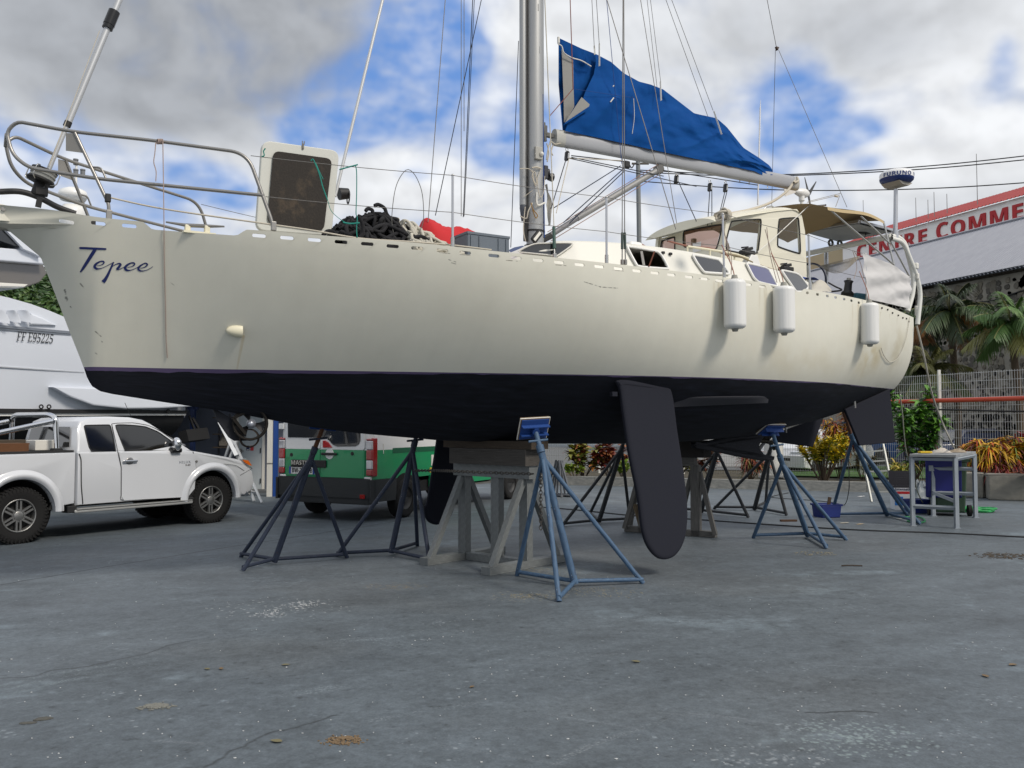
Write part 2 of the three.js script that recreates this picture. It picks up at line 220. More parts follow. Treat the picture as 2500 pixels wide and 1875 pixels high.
  const chipGeo = (x, z, s) => { const n = 5, pts = []; for (let k = 0; k < n; k++) { const a = k / n * 6.28; pts.push([Math.cos(a) * s * (.5 + r2()), Math.sin(a) * s * (.35 + .6 * r2())]); } const e = ext(pts, .002 + .003 * r2()); e.rotateX(-Math.PI / 2); e.rotateX((r2() - .5) * .1); e.translate(x, .0015, z); return e; };
  for (let k = 0; k < 260; k++) { const q = gnd(r2() * 2500, 1265 + Math.pow(r2(), .7) * 600); chips.push(chipGeo(q.x, q.z, .003 + .008 * r2() * r2() * r2())); }
  for (let k = 0; k < 46; k++) { const a = r2() < .5 ? [740, 1476] : [660, 1492]; const q = gnd(a[0] + (r2() + r2() - 1) * 46, a[1] + (r2() + r2() - 1) * 14); chips.push(chipGeo(q.x, q.z, .002 + .012 * r2() * r2())); }
  tag(part('paint_chips', chips, mat(0xb9bbba, .8), scene), 'tiny pale paint chips scattered over the grey yard floor', 'debris', null, 'stuff');
  const sand = [];
  const pile = (c, r, n, s) => { for (let k = 0; k < n; k++) { const a = r2() * 6.28, d = r * Math.sqrt(r2()) * (r2() < .2 ? 1.5 : 1); const q = chipGeo(c.x + Math.cos(a) * d * 1.5, c.z + Math.sin(a) * d, s * (.5 + r2())); q.translate(0, .006 * (1 - Math.min(1, d / r)), 0); sand.push(q); } };
  pile(gnd(840, 1808), .06, 260, .006);
  one('wood_shavings', sand.splice(0), mat(0x75624a, .95), 'small tan heap of wood shavings on bare concrete', 'shavings');
  pile(gnd(2465, 1358), .22, 260, .014);
  one('dead_leaf_litter', sand.splice(0), mat(0x4c4338, .95), 'patch of dark dead leaf litter swept together on the yard', 'leaf litter');
  pile(gnd(1990, 1352), .18, 70, .01); pile(gnd(1290, 1456), .13, 60, .007); pile(gnd(1480, 1446), .25, 50, .006);
  tag(part('sanding_grit', sand.splice(0), mat(0x85806f, .95), scene), 'pale tan sanding grit strewn around the jack stand feet', 'grit', null, 'stuff');
  // rags and leaves
  const rag = (p, sx, sz, seed) => sheet((u, v) => { const a = u * 6.283, r = v * (1 + .3 * fbm(Math.cos(a) * 1.3, Math.sin(a) * 1.3, seed, 3)); return V(p.x + Math.cos(a) * r * sx, .004 + .028 * (1 - v * v) * (.6 + fbm(Math.cos(a) * v * 3, Math.sin(a) * v * 3, seed, 4)) + .01 * (1 - v), p.z + Math.sin(a) * r * sz); }, 28, 8);
  const lump = (p, sx, sy, sz, seed, ry = 0) => { const g = new THREE.SphereGeometry(1, 40, 24); const A = g.attributes.position; for (let i = 0; i < A.count; i++) { const x = A.getX(i), y = A.getY(i), z = A.getZ(i); const r = 1 + .55 * fbm(x * 2 + seed, z * 2 + y, seed, 5, .6) + .2 * fbm(x * 7, z * 7 + y * 3, seed + 3, 3); A.setXYZ(i, x * r * sx, Math.max(-.002, y * r * sy), z * r * sz); } g.computeVertexNormals(); g.rotateY(ry); g.translate(p.x, .002, p.z); return g; };
  pile(gnd(380, 1725), .05, 150, .008);
  one('cement_blob', [lump(gnd(382, 1725), .055, .008, .03, 4), ...sand.splice(0)], mat(0x76766f, .95, { bumpMap: grainBump, bumpScale: .006 }), 'crusty pale cement blob stuck on the floor', 'cement blob');
  one('dirty_rag', [lump(gnd(105, 1757), .05, .012, .02, 9, .4), lump(gnd(68, 1766), .045, .006, .018, 6, .2)], mat(0x4c4c48, .95), 'dirty grey rag crumpled on the concrete', 'rag');
  const leaf = (p, L, rot, m, name, label) => { const g2 = sheet((u, v) => { const w = Math.sin(Math.PI * Math.pow(u, .8)) * L * .28 * (v - .5) * 2; return V((u - .5) * L, .006 + .03 * L * Math.sin(u * 3.1) + Math.abs(v - .5) * .06 * L, w); }, 8, 4); g2.rotateY(rot); g2.translate(p.x, 0, p.z); one(name, g2, m, label, 'leaf', 'fallen leaves'); };
  const ml = mat(0x6b6548, .8, { side: THREE.DoubleSide }), mo = mat(0x6f5c42, .8, { side: THREE.DoubleSide });
  [[505, 1635], [540, 1634], [698, 1625], [2405, 1652], [674, 1812], [1152, 1679], [1552, 1617], [2472, 1625]].forEach((q, i) => leaf(gnd(...q),   .045 + .03 * r2(), r2() * 6, i % 2 ? mo : ml, 'fallen_leaf', 'small dry fallen leaf lying on the bare concrete'));
}

// ================================================================ THE SAILBOAT
const AL = 31.5 * Math.PI / 180, CA = Math.cos(AL), SA = Math.sin(AL), BX = -4.05, BD = 8.2;
const boat = thing('sailboat', 'long cream sailing yacht with black bottom paint and blue sail cover propped up ashore', 'sailboat', [BX, 0, -BD], AL);
const B = (px, py, t) => { const d = dirOf(px, py); const s = (d[0] * (BD - t * CA) - d[2] * (BX + t * SA)) / (CA * d[2] - d[0] * SA); const D = BD + s * SA - t * CA; return V(s, EYE + d[1] * D / d[2], t); };   // pixel -> boat coordinates on the plane t
const toBoat = p => { const x = p.x - BX, D = -p.z - BD; return V(x * CA + D * SA, p.y, x * SA - D * CA); };
const toWorld = p => V(BX + p.x * CA + p.z * SA, p.y, -(BD + p.x * SA - p.z * CA));
const WL = 2.205, SEND = 11.35;
const hs = spl([-1.3, -.7, -.3, 0, .4, 1.2, 2, 2.7, 3.6, 5.2, 6.4, 7.1, 9.3, 11.4], [3.66, 3.61, 3.565, 3.515, 3.485, 3.452, 3.425, 3.41, 3.38, 3.35, 3.338, 3.334, 3.33, 3.29]);
const hk = tab([-.95, -.715, -.381, -.253, -.131, 0, .03, .074, .143, .25, .7, 1.35, 2.12, 2.78, 3.74, 5.05, 6.34, 7.64, 8.6, 10, 11, 11.4], [3.58, 3.493, 3.215, 2.873, 2.542, 2.2, 2.1, 2.025, 1.98, 1.955, 1.885, 1.79, 1.645, 1.56, 1.475, 1.42, 1.4, 1.42, 1.48, 1.69, 1.9, 1.99]);
const bsT = spl([-1.2, -.95, -.7, -.3, 0, 1, 2, 3, 4, 5, 6, 7, 8, 9, 10, 11, 11.4], [.1, .14, .24, .47, .62, 1.02, 1.36, 1.62, 1.8, 1.92, 1.97, 1.96, 1.88, 1.73, 1.5, 1.15, 1.0]);
const bwT = spl([0, .5, 1, 2, 3, 4, 5, 6, 7, 8, 9, 10, 10.6, 11.4], [.02, .15, .3, .62, .93, 1.22, 1.48, 1.67, 1.745, 1.68, 1.48, 1.12, .92, .64]);
const qT = spl([-.4, .3, 2, 4, 6, 9, 11.4], [.95, .92, .8, .66, .58, .54, .5]);
const pT = s => { if (s < .3) return 1.15; const v = (WL - hk(s)) / (hs(s) - hk(s)), g = Math.min(.97, bwT(s) / bsT(s)), q = qT(s); return clamp(Math.log(1 - Math.pow(g, 1 / q)) / Math.log(1 - v), 1.0, 6); };
const pS = (() => { const xs = [], ys = []; for (let s = -1; s <= 11.4; s += .2) { xs.push(s); ys.push(pT(s)); } for (let k = 0; k < 3; k++) for (let i = 1; i < ys.length - 1; i++) ys[i] = (ys[i - 1] + 2 * ys[i] + ys[i + 1]) / 4; return spl(xs, ys); })();
const halfB = (s, h) => { const k = hk(s), v = clamp((h - k) / (hs(s) - k)); return bsT(s) * Math.pow(Math.max(0, 1 - Math.pow(1 - v, pS(s))), qT(s)); };
const hullHit = (px, py, off = 0) => { let t = 1; let p; for (let i = 0; i < 60; i++) { p = B(px, py, t); t = lerp(t, halfB(p.x, p.y), .5); } return V(p.x, p.y, t + off); };
{
  const st = []; for (let s = -.95; s < .3; s += .025) st.push(s); for (let s = .3; s <= SEND + 1e-6; s += .085) st.push(s);
  const NS = st.length - 1, S = u => { const x = u * NS, i = Math.min(NS - 1, Math.floor(x)); return lerp(st[i], st[i + 1], x - i); };
  const topH = s => hs(s) - .16;                       // plating up to the bulwark strip
  const stripe = s => (tab([0, 1.5, 3, 6, 9, 11.4], [.04, .03, .018, .014, .01, .004])(s)) + .013 * fbm(s * 9, 1, 1, 5, .65) + .008 * Math.sign(fbm(s * 2.2, 4, 2, 2)) * .5;
  const wlo = s => WL - Math.max(.003, stripe(s));
  const lay = (lo, hi, n, sg) => sheet((u, v) => { const s = S(u), a = Math.max(lo(s), hk(s)), b = Math.max(hi(s), hk(s)); const h = lerp(a, b, v); return V(s, h, sg * halfB(s, h)); }, NS, n);
  const setUV = g => { const p = g.attributes.position, uv = g.attributes.uv; for (let i = 0; i < p.count; i++) uv.setXY(i, (p.getX(i) + 1) / 12.5, (p.getY(i) - 1.9) / 1.85); return g; };
  // paint: cream topsides with marks where the photograph shows them
  const marks = [];
  const mk = (px, py, px2, py2, w, c, a) => { const p = hullHit(px, py), q = hullHit(px2, py2); marks.push([p.x, p.y, q.x, q.y, w, c, a]); };
  const K = [.2, .2, .18];
  mk(1424, 688, 1470, 702, .006, K, .8); mk(1465, 701, 1508, 704, .008, K, .7); mk(195, 693, 207, 707, .006, K, .7); mk(157, 708, 163, 735, .012, [.36, .36, .33], .9); mk(170, 748, 173, 752, .006, K, .8); mk(232, 810, 246, 822, .006, K, .8); mk(247, 833, 249, 836, .006, K, .8); mk(232, 862, 243, 871, .005, K, .8); mk(159, 722, 160, 729, .016, [.36, .36, .33], .9); mk(1095, 634, 1112, 640, .007, K, .6); mk(1102, 642, 1112, 645, .006, K, .6); mk(415, 690, 424, 697, .004, K, .5);
  for (const [x, y] of [[1086, 613], [1136, 618], [1250, 632], [1370, 643], [1720, 676], [1760, 684], [1510, 656]]) mk(x - 14, y + 4, x + 12, y + 6, .006, [.3, .28, .24], .7);
  const rustS = (px, py, len, w, a, c = [.62, .49, .27]) => { const p = hullHit(px, py); marks.push([p.x, p.y, p.x, p.y - len, w, c, a, 1]); };
  rustS(593, 822, .30, .02, .42);
  for (const [x, y] of [[2150, 762], [2172, 768], [2190, 778], [2128, 752]]) rustS(x, y, .12, .01, .5, [.45, .38, .28]);
  for (const [x, y] of [[1756, 690], [1868, 705], [2095, 745]]) { rustS(x, y, .5, .045, .22, [.5, .42, .28]); rustS(x - 14, y, .36, .03, .15, [.5, .42, .28]); }
  const base = [.826, .818, .763];
  const st2 = hullHit(2125, 875), st3 = hullHit(2190, 850), st4 = hullHit(1960, 880);
  const map = tex(2048, 512, (u, v) => {
    const s = u * 12.5 - 1, h = v * 1.85 + 1.9;
    const n = fbm(s * 1.1, h * 1.6, 3.3, 4), f = fbm(s * 6, h * 6, 1.9, 3), run = fbm(s * 5, h * .5, 7.7, 4);
    let L = 1 + .026 * n + .016 * f + .022 * run;
    let c = [base[0] * L, base[1] * L * (1 + .004 * n), base[2] * L * (1 + .012 * n)];
    const stain = (p, rx, ry, a, cc) => { const w = a * Math.exp(-Math.pow((s - p.x) / rx, 2) - Math.pow((h - p.y) / ry, 2)) * sst(-.35, .35, fbm(s * 3, h * 3.5, 4.1, 5)); c = c.map((x, i) => lerp(x, cc[i], clamp(w))); };
    stain(st2, .35, .22, .55, [.66, .57, .36]); stain(st3, .4, .3, .4, [.6, .55, .42]); stain(st4, .9, .2, .22, [.66, .6, .46]);
    for (const m of marks) { if (s < Math.min(m[0], m[2]) - .12 || s > Math.max(m[0], m[2]) + .12) continue; const dx = m[2] - m[0], dy = m[3] - m[1], L2 = dx * dx + dy * dy + 1e-9; const t = clamp(((s - m[0]) * dx + (h - m[1]) * dy) / L2); const ex = s - m[0] - dx * t, ey = h - m[1] - dy * t; if (Math.abs(ex) > .12 || Math.abs(ey) > .12) continue; const d = Math.hypot(ex, ey), w = m[4] * (m[7] ? .6 + .4 * (1 - t) : .55 + .7 * Math.abs(fbm(s * 25, h * 25, 2, 3))); let a = m[6] * (m[7] ? sst(w, w * .2, d) * (1 - t * .6) * sst(-.5, .2, fbm(s * 30, h * 4, 5, 3)) : sst(w, w * .5, d) * sst(-.25, .1, fbm(s * 22, h * 22, 9, 3))); c = c.map((x, i) => lerp(x, m[5][i], clamp(a))); }
    return c;
  });
  const bump = tex(1024, 256, (u, v) => { const s = u * 12.5, h = v * 1.85; return .5 + .3 * fbm(s * .9, h * 1.3, 5, 3) + .12 * fbm(s * 6, h * 6, 6, 3); }, { srgb: false });
  const top = phy(0xffffff, .5, { map, bumpMap: bump, bumpScale: .006, clearcoat: .12, clearcoatRoughness: .5, side: THREE.DoubleSide });
  const hull = part('hull_topsides', [1, -1].map(sg => { const g = lay(s => WL, topH, 26, sg); return setUV(g); }).concat([(() => { // transom
    const pts = []; for (let k = 0; k <= 40; k++) { const h = lerp(hk(SEND), hs(SEND) - .02, k / 40); pts.push([halfB(SEND, h), h]); } for (let k = 40; k >= 0; k--) { const h = lerp(hk(SEND), hs(SEND) - .02, k / 40); pts.push([-halfB(SEND, h), h]); }
    const g = new THREE.ShapeGeometry(shp(pts)); g.rotateY(-Math.PI / 2); g.translate(SEND, 0, 0); return g; })()]), top, boat);
  hull.material = top;
  // bulwark strip with cut freeing slots, mapped on to the hull side
  const slotsPx = [[163, 541], [240, 545], [316, 549], [633, 573], [701, 579], [768, 585], [833, 590], [897, 595], [959, 601], [1019, 606], [1080, 612], [1136, 617], [1206, 623], [1260, 629], [1314, 634], [1365, 640], [1415, 646], [1463, 650], [1510, 655], [1555, 660], [1599, 663], [1639, 668], [1682, 672], [1720, 675], [1756, 682], [1827, 690], [1861, 694], [1971, 713], [1996, 717], [2020, 721], [2040, 725], [2061, 729], [2079, 734], [2097, 739]];
  const cut = s => { const seg = (a, b, d) => d * sst(a - .1, a, s) * (1 - sst(b, b + .1, s)); return seg(.47, 1.13, .06) + seg(7.22, 7.74, .05); };
  for (const sg of [1, -1]) {
    const slots = slotsPx.map(q => { const p = hullHit(...q); return [p.x, clamp(.16 - (hs(p.x) - p.y), .05, .115)]; }).sort((a, b) => a[0] - b[0]);
    const cutsAt = [-.95]; for (let i = 0; i < slots.length - 1; i++) { const a = slots[i][0], b = slots[i + 1][0]; if (b - a > .45) { cutsAt.push(a + .14); for (let x = a + .34; x < b - .24; x += .2) cutsAt.push(x); cutsAt.push(b - .14); } else cutsAt.push((a + b) / 2); } for (let x = slots[slots.length - 1][0] + .1; x < SEND - .05; x += .2) cutsAt.push(x); cutsAt.push(SEND);
    const list = [];
    for (let i = 0; i < cutsAt.length - 1; i++) { const s0 = cutsAt[i], s1 = cutsAt[i + 1], n = Math.max(2, Math.ceil((s1 - s0) / .035)), pts = []; for (let k = 0; k <= n; k++) pts.push([lerp(s0, s1, k / n), 0]); for (let k = n; k >= 0; k--) { const x = lerp(s0, s1, k / n); pts.push([x, .161 - cut(x)]); }
      const holes = slots.filter(q => q[0] > s0 && q[0] < s1).map(q => { const w = q[0] > 7.8 ? .032 : .058, r = .0165, hh = []; for (let k = 0; k < 12; k++) { const a = k / 12 * 6.283 + .26; hh.push([q[0] + Math.cos(a) * r + (Math.cos(a) > 0 ? w - r : r - w), q[1] + Math.sin(a) * r]); } return hh; });
      list.push(ext(shp(pts, holes), .012)); }
    const g = merge(list); const P = g.attributes.position, N = g.attributes.normal;
    const at2 = (s, h) => halfB(s, Math.min(h, hs(s)));
    for (let i = 0; i < P.count; i++) { const s = P.getX(i), y = P.getY(i), h = hs(s) - .16 + y, z = at2(s, h); const nz = N.getZ(i); if (Math.abs(nz) > .5) { const e = .03, hm = clamp(h, hs(s) - .5, hs(s) - .02); const ds = (halfB(s + e, hm) - halfB(s - e, hm)) / (2 * e), dh = (halfB(s, hm) - halfB(s, hm - .04)) / .04; const l = Math.hypot(ds, dh, 1) * Math.sign(nz); N.setXYZ(i, -ds / l, -dh / l, sg / l); } else N.setXYZ(i, N.getX(i), N.getY(i), 0); P.setXYZ(i, s, h, sg * (z - .012 + P.getZ(i))); }
    setUV(g); part('bulwark', g, top, boat);
  }
  const stripeMat = mat(0x55486a, .7, { side: THREE.DoubleSide });
  part('boot_stripe', [1, -1].map(sg => lay(wlo, s => WL, 1, sg)), stripeMat, boat);
  // antifouling
  const afMap = mottled(0x0e1016, 0x1e212b, 9, 5, 512); afMap.repeat.set(6, 3);
  const af = phy(0xffffff, .88, { specularIntensity: .5, map: afMap, bumpMap: grainBump, bumpScale: .002, side: THREE.DoubleSide });
  M.antifoul = mat(0xffffff, .8, { map: afMap, bumpMap: grainBump, bumpScale: .002 });
  part('antifouling', [1, -1].map(sg => sheet((u, v) => { const s = S(u), k = hk(s), b = Math.max(wlo(s), k); const h = lerp(k, b, Math.pow(v, 1.75)); return V(s, h, sg * halfB(s, h)); }, NS, 36)), af, boat);
  // deck
  const dk = part('deck', sheet((u, v) => { const s = lerp(-.9, SEND, u), w = halfB(s, hs(s) - .14) - .01; return V(s, hs(s) - .14 + .05 * (1 - Math.pow(2 * v - 1, 2)), lerp(w, -w, v)); }, 80, 12), mat(0xb9b6aa, .85, { bumpMap: grainBump, bumpScale: .002, side: THREE.DoubleSide }), boat);
  // bow platform cheeks and roller
  const cheek = []; for (const sg of [1, -1]) cheek.push(ext([[-1.5, 3.47], [-1.5, 3.66], [-.9, 3.655], [-.55, 3.60], [-.3, 3.565], [-.32, 3.5], [-.75, 3.475]], .014).translate(0, 0, sg * .2 - .007));
  part('bow_platform', [...cheek, bx(1.15, .014, .4, -.95, 3.485, 0)], top, boat);
  const bl = []; for (const [px, py] of [[8, 511], [72, 520]]) { const p = B(px, py, .212); bl.push(cyl(p, p.clone().add(V(0, 0, .02)), .018, .018, 10)); } part('bolt', bl, M.steelDull, boat);
  // name lettering, brushed strokes laid on the plating
  const Z = (x, y) => [150 + x * .12658, 560 + y * .12658];
  const ink = mat(0x16245e, .5, { side: THREE.DoubleSide });
  const rib = pts => { const c = new THREE.CatmullRomCurve3(pts.map(p => V(p[0], p[1], p[2] * .5)), false, 'catmullrom', .5); const N = pts.length * 7, pos = [], idx = []; const q = V(0, 0, 0); for (let i = 0; i <= N; i++) { c.getPoint(i / N, q); const a = c.getPoint(Math.max(0, i / N - .01)), b = c.getPoint(Math.min(1, i / N + .01)); let nx = -(b.y - a.y), ny = b.x - a.x; const l = Math.hypot(nx, ny); nx /= l; ny /= l; for (const sg of [-1, 1]) { const h = hullHit(...Z(q.x + sg * nx * q.z, q.y + sg * ny * q.z), .004); pos.push(h.x, h.y, h.z); } if (i) { const k = i * 2; idx.push(k - 2, k - 1, k + 1, k - 2, k + 1, k); } } const g = new THREE.BufferGeometry(); g.setAttribute('position', new THREE.Float32BufferAttribute(pos, 3)); g.setIndex(idx); g.computeVertexNormals(); return g; };
  const nm = group('name_lettering', boat);
  part('letter', [rib([[352, 372, 34], [380, 362, 44], [600, 371, 44], [840, 380, 34], [862, 381, 14]]), rib([[665, 392, 34], [630, 420, 66], [520, 590, 62], [430, 730, 52], [362, 828, 26]])], ink, nm);
  const eS = (dx, dy) => [[680, 708, 10], [770, 685, 14], [818, 650, 26], [805, 620, 30], [745, 622, 26], [672, 664, 40], [638, 715, 52], [662, 754, 44], [715, 762, 24], [790, 744, 12], [905, 688, 11], [1010, 632, 13]].map(p => [p[0] + dx, p[1] + dy, p[2]]);
  part('letter', rib(eS(0, 0)), ink, nm);
  part('letter', [rib([[1010, 630, 16], [985, 675, 30], [945, 765, 40], [900, 865, 50], [845, 965, 62], [800, 1018, 76]]), rib([[945, 745, 10], [1035, 682, 14], [1110, 660, 28], [1138, 680, 42], [1105, 730, 46], [1070, 765, 34], [1100, 776, 18], [1180, 742, 11], [1235, 708, 10]])], ink, nm);
  part('letter', rib(eS(590, 30).slice(0, 11).concat([[1478, 735, 11]])), ink, nm);
  part('letter', [rib([[1522, 752, 12], [1590, 736, 16], [1640, 705, 26], [1654, 676, 32], [1622, 654, 24], [1572, 668, 22]]), rib([[1575, 668, 22], [1510, 712, 36], [1482, 760, 46], [1508, 796, 34], [1570, 803, 20], [1660, 780, 12], [1765, 718, 9]])], ink, nm);
  // hull vent cowl
  const vc = hullHit(592, 808); const cw = new THREE.SphereGeometry(.075, 18, 12, 0, Math.PI * 2, 0, Math.PI / 2); cw.scale(.85, 2.0, .75); cw.rotateZ(Math.PI / 2); cw.rotateY(-.1); cw.translate(vc.x, vc.y, vc.z - .012); part('vent_cowl', cw, M.cream, boat);
  // small through-hull fittings along the quarter
  const fit = []; for (const q of [[2152, 752], [2166, 756], [2178, 764], [2192, 770], [2203, 776], [2212, 778], [2218, 785]]) { const p = hullHit(...q); fit.push(cyl(p.clone().add(V(0, 0, -.02)), p.clone().add(V(0.006, 0, .012)), .013, .013, 8)); } part('through_hull', fit, mat(0x2b2723, .8), boat);
}
// ---------------------------------------------------------------- appendages under water
{
  const foil = (pts, tTop, tBot, th, ten = .12) => { const hT = Math.max(...pts.map(p => p[1])), hB = Math.min(...pts.map(p => p[1])); const P = pts.map(q => { let t = tTop, p; const y0 = Math.min(...pts.map(z => z[1])), y1 = Math.max(...pts.map(z => z[1])); t = lerp(tTop, tBot, (q[1] - y0) / (y1 - y0)); p = B(q[0], q[1], t); return p; });
    const c = new THREE.CatmullRomCurve3([...P], true, 'catmullrom', ten).getPoints(120); const sh = new THREE.Shape(c.map(p => new THREE.Vector2(p.x, p.y))); const e = new THREE.ExtrudeGeometry(sh, { depth: th * .25, bevelEnabled: true, bevelSize: .05, bevelThickness: th * .375, bevelOffset: -.05, bevelSegments: 4 });
    const mn = Math.min(...P.map(p => p.y)), mx = Math.max(...P.map(p => p.y)), A = e.attributes.position; for (let i = 0; i < A.count; i++) { const f = (mx - A.getY(i)) / (mx - mn); A.setZ(i, A.getZ(i) - th * .125 + lerp(tTop, tBot, f)); } e.computeVertexNormals(); return e; };
  const boardMat = phy(0x1d1f28, .85, { specularIntensity: .45, bumpMap: grainBump, bumpScale: .0015 });
  part('bilge_board', foil([[1510, 928], [1513, 960], [1532, 1096], [1555, 1212], [1568, 1301], [1587, 1345], [1613, 1365], [1645, 1356], [1668, 1316], [1675, 1249], [1668, 1168], [1651, 1053], [1635, 950], [1600, 938]], 1.5, 1.8, .075, .5), boardMat, boat);
  part('bilge_board', foil([[1063, 1060], [1065, 1076], [1043, 1215], [1035, 1238], [1040, 1267], [1058, 1280], [1078, 1277], [1101, 1258], [1119, 1191], [1150, 1060]], -1.2, -1.6, .075, .5), boardMat, boat);
  // board case: the long lip along the bilge
  const lip = sheet((u, v) => { const a = lerp(1640, 1872, u); const e = Math.sin(Math.PI * clamp(.08 + .9 * u)) ** .5; const top = hullHit(a, lerp(948, 952, u)); const bot = hullHit(a, lerp(990, 980, u)); const o = .13 * e; const q = v * 3; if (q < 1) return top.clone().lerp(V(bot.x, lerp(top.y, bot.y, .45), top.z - .08), q); if (q < 2) return V(bot.x, lerp(top.y, bot.y, .45), top.z - .08).lerp(V(bot.x, lerp(top.y, bot.y, .55), bot.z + o), q - 1); return V(bot.x, lerp(top.y, bot.y, .55), bot.z + o).lerp(V(bot.x, bot.y - .02, bot.z + .02), q - 2); }, 30, 9);
  part('board_case', lip, mat(0x26272e, .75, { side: THREE.DoubleSide }), boat);
  const tabp = B(1498, 962, 1.52); part('case_tab', bx(.07, .05, .05, tabp.x, tabp.y, tabp.z), boardMat, boat);
  // skeg and propeller
  part('skeg', foil([[1690, 1085], [1725, 1098], [1800, 1115], [1860, 1125], [1886, 1122], [1884, 1116], [1862, 1108], [1850, 1090], [1862, 1060], [1780, 1065]], 0, 0, .1), M.antifoul, boat);
  const bladeSet = (n, r, w, tw) => { const l = []; for (let k = 0; k < n; k++) { const g = sheet((u, v) => { const rr = lerp(.12, 1, u) * r, ww = w * Math.sin(Math.PI * clamp(.12 + .86 * u)) * (v - .5), a = tw * (1 - .5 * u); return V(ww * Math.sin(a), rr, ww * Math.cos(a)); }, 8, 4); g.rotateX(k / n * 6.283); l.push(g); } return l; };
  const pr = group('propeller', boat); const pc = B(1872, 1080, 0); pr.position.copy(pc); const brz = mat(0x2e2a22, .5, { metalness: .6, side: THREE.DoubleSide });
  part('hub', [cyl(V(-.16, .03, 0), V(.1, 0, 0), .035, .03, 12), cyl(V(.1, 0, 0), V(.18, -.01, 0), .03, .012, 12)], brz, pr); bladeSet(3, .2, .16, .9).forEach(g => part('blade', g, brz, pr));
  const strut = B(1880, 1060, 0); part('shaft_strut', sqb(V(pc.x + .02, pc.y + .02, 0), V(pc.x + .06, hk(pc.x) + .05, 0), .02, .06), M.antifoul, boat);
  // rudders
  const rudMat = phy(0x1b1d26, .85, { specularIntensity: .45, bumpMap: grainBump, bumpScale: .0015 });
  for (const [pts, t] of [[[[2062, 999], [2171, 950], [2185, 1080], [2098, 1088]], .82], [[[1891, 1059], [2011, 1015], [1984, 1091], [1899, 1080]], -.75]]) { const r = group('rudder', boat);
    const P = pts.map(q => B(q[0], q[1], t)); const e = ext(P.map(p => [p.x, p.y]), .02, .012); e.translate(0, 0, t - .02); part('blade', e, rudMat, r);
    const a = P[0].clone().lerp(P[1], .22); part('stock', cyl(a.clone().add(V(0, -.05, 0)), a.clone().add(V(-.02, .2, 0)), .02, .02, 10), M.steelDull, r); }
  // retractable bow thruster hanging under the forefoot
  const th = group('bow_thruster', boat); const tp = p => B(p[0], p[1], 0);
  const Z = (x, y) => [430 + x * .1687, 960 + y * .1687];
  const pl = [[590, 225], [830, 360], [1000, 600], [1045, 690], [870, 690], [790, 640], [620, 390], [560, 230]].map(q => tp(Z(...q)));
  part('fairing_plate', ext(pl.map(p => [p.x, p.y]), .03, .006).translate(0, 0, -.1), M.antifoul, th);
  const c = tp(Z(1075, 440)), rr = .165;
  const ringM = mat(0x4d4029, .85, { side: THREE.DoubleSide, map: mottled(0x5b4c30, 0x2c271f, 5, 2) });
  part('nozzle', [lathe([[rr, -.06], [rr - .014, -.05], [rr - .016, .05], [rr, .06], [rr + .012, .05], [rr + .012, -.05], [rr, -.06]], 36).rotateX(Math.PI / 2).rotateY(-.35).translate(c.x, c.y, c.z), sqb(tp(Z(820, 360)), tp(Z(1000, 590)), .03, .05), sqb(tp(Z(820, 360)), tp(Z(980, 290)), .03, .05)], ringM, th);
  part('hub', new THREE.SphereGeometry(.048, 16, 12).scale(1, 1, 1.5).rotateY(-.35).translate(c.x, c.y, c.z + .03), mat(0xa9adb6, .35, { metalness: .6 }), th);
  for (let k = 0; k < 3; k++) { const g = sheet((u, v) => { const r = lerp(.04, rr - .02, u), a = (v - .5) * lerp(.6, .9, u); return V(Math.sin(a) * r, Math.cos(a) * r, (v - .5) * .05); }, 6, 5); g.rotateZ(.3 + k * 2.094); g.rotateY(-.35); g.translate(c.x, c.y, c.z); part('blade', g, mat(0x1f1e20, .6, { side: THREE.DoubleSide }), th); }
  const c2 = tp(Z(1075, 650)); part('tunnel_ring', lathe([[.085, -.04], [.1, -.035], [.1, .035], [.085, .04]], 28).rotateX(Math.PI / 2).rotateY(-.35).translate(c2.x, c2.y, c2.z - .04), mat(0x30251e, .85, { side: THREE.DoubleSide }), th);
}

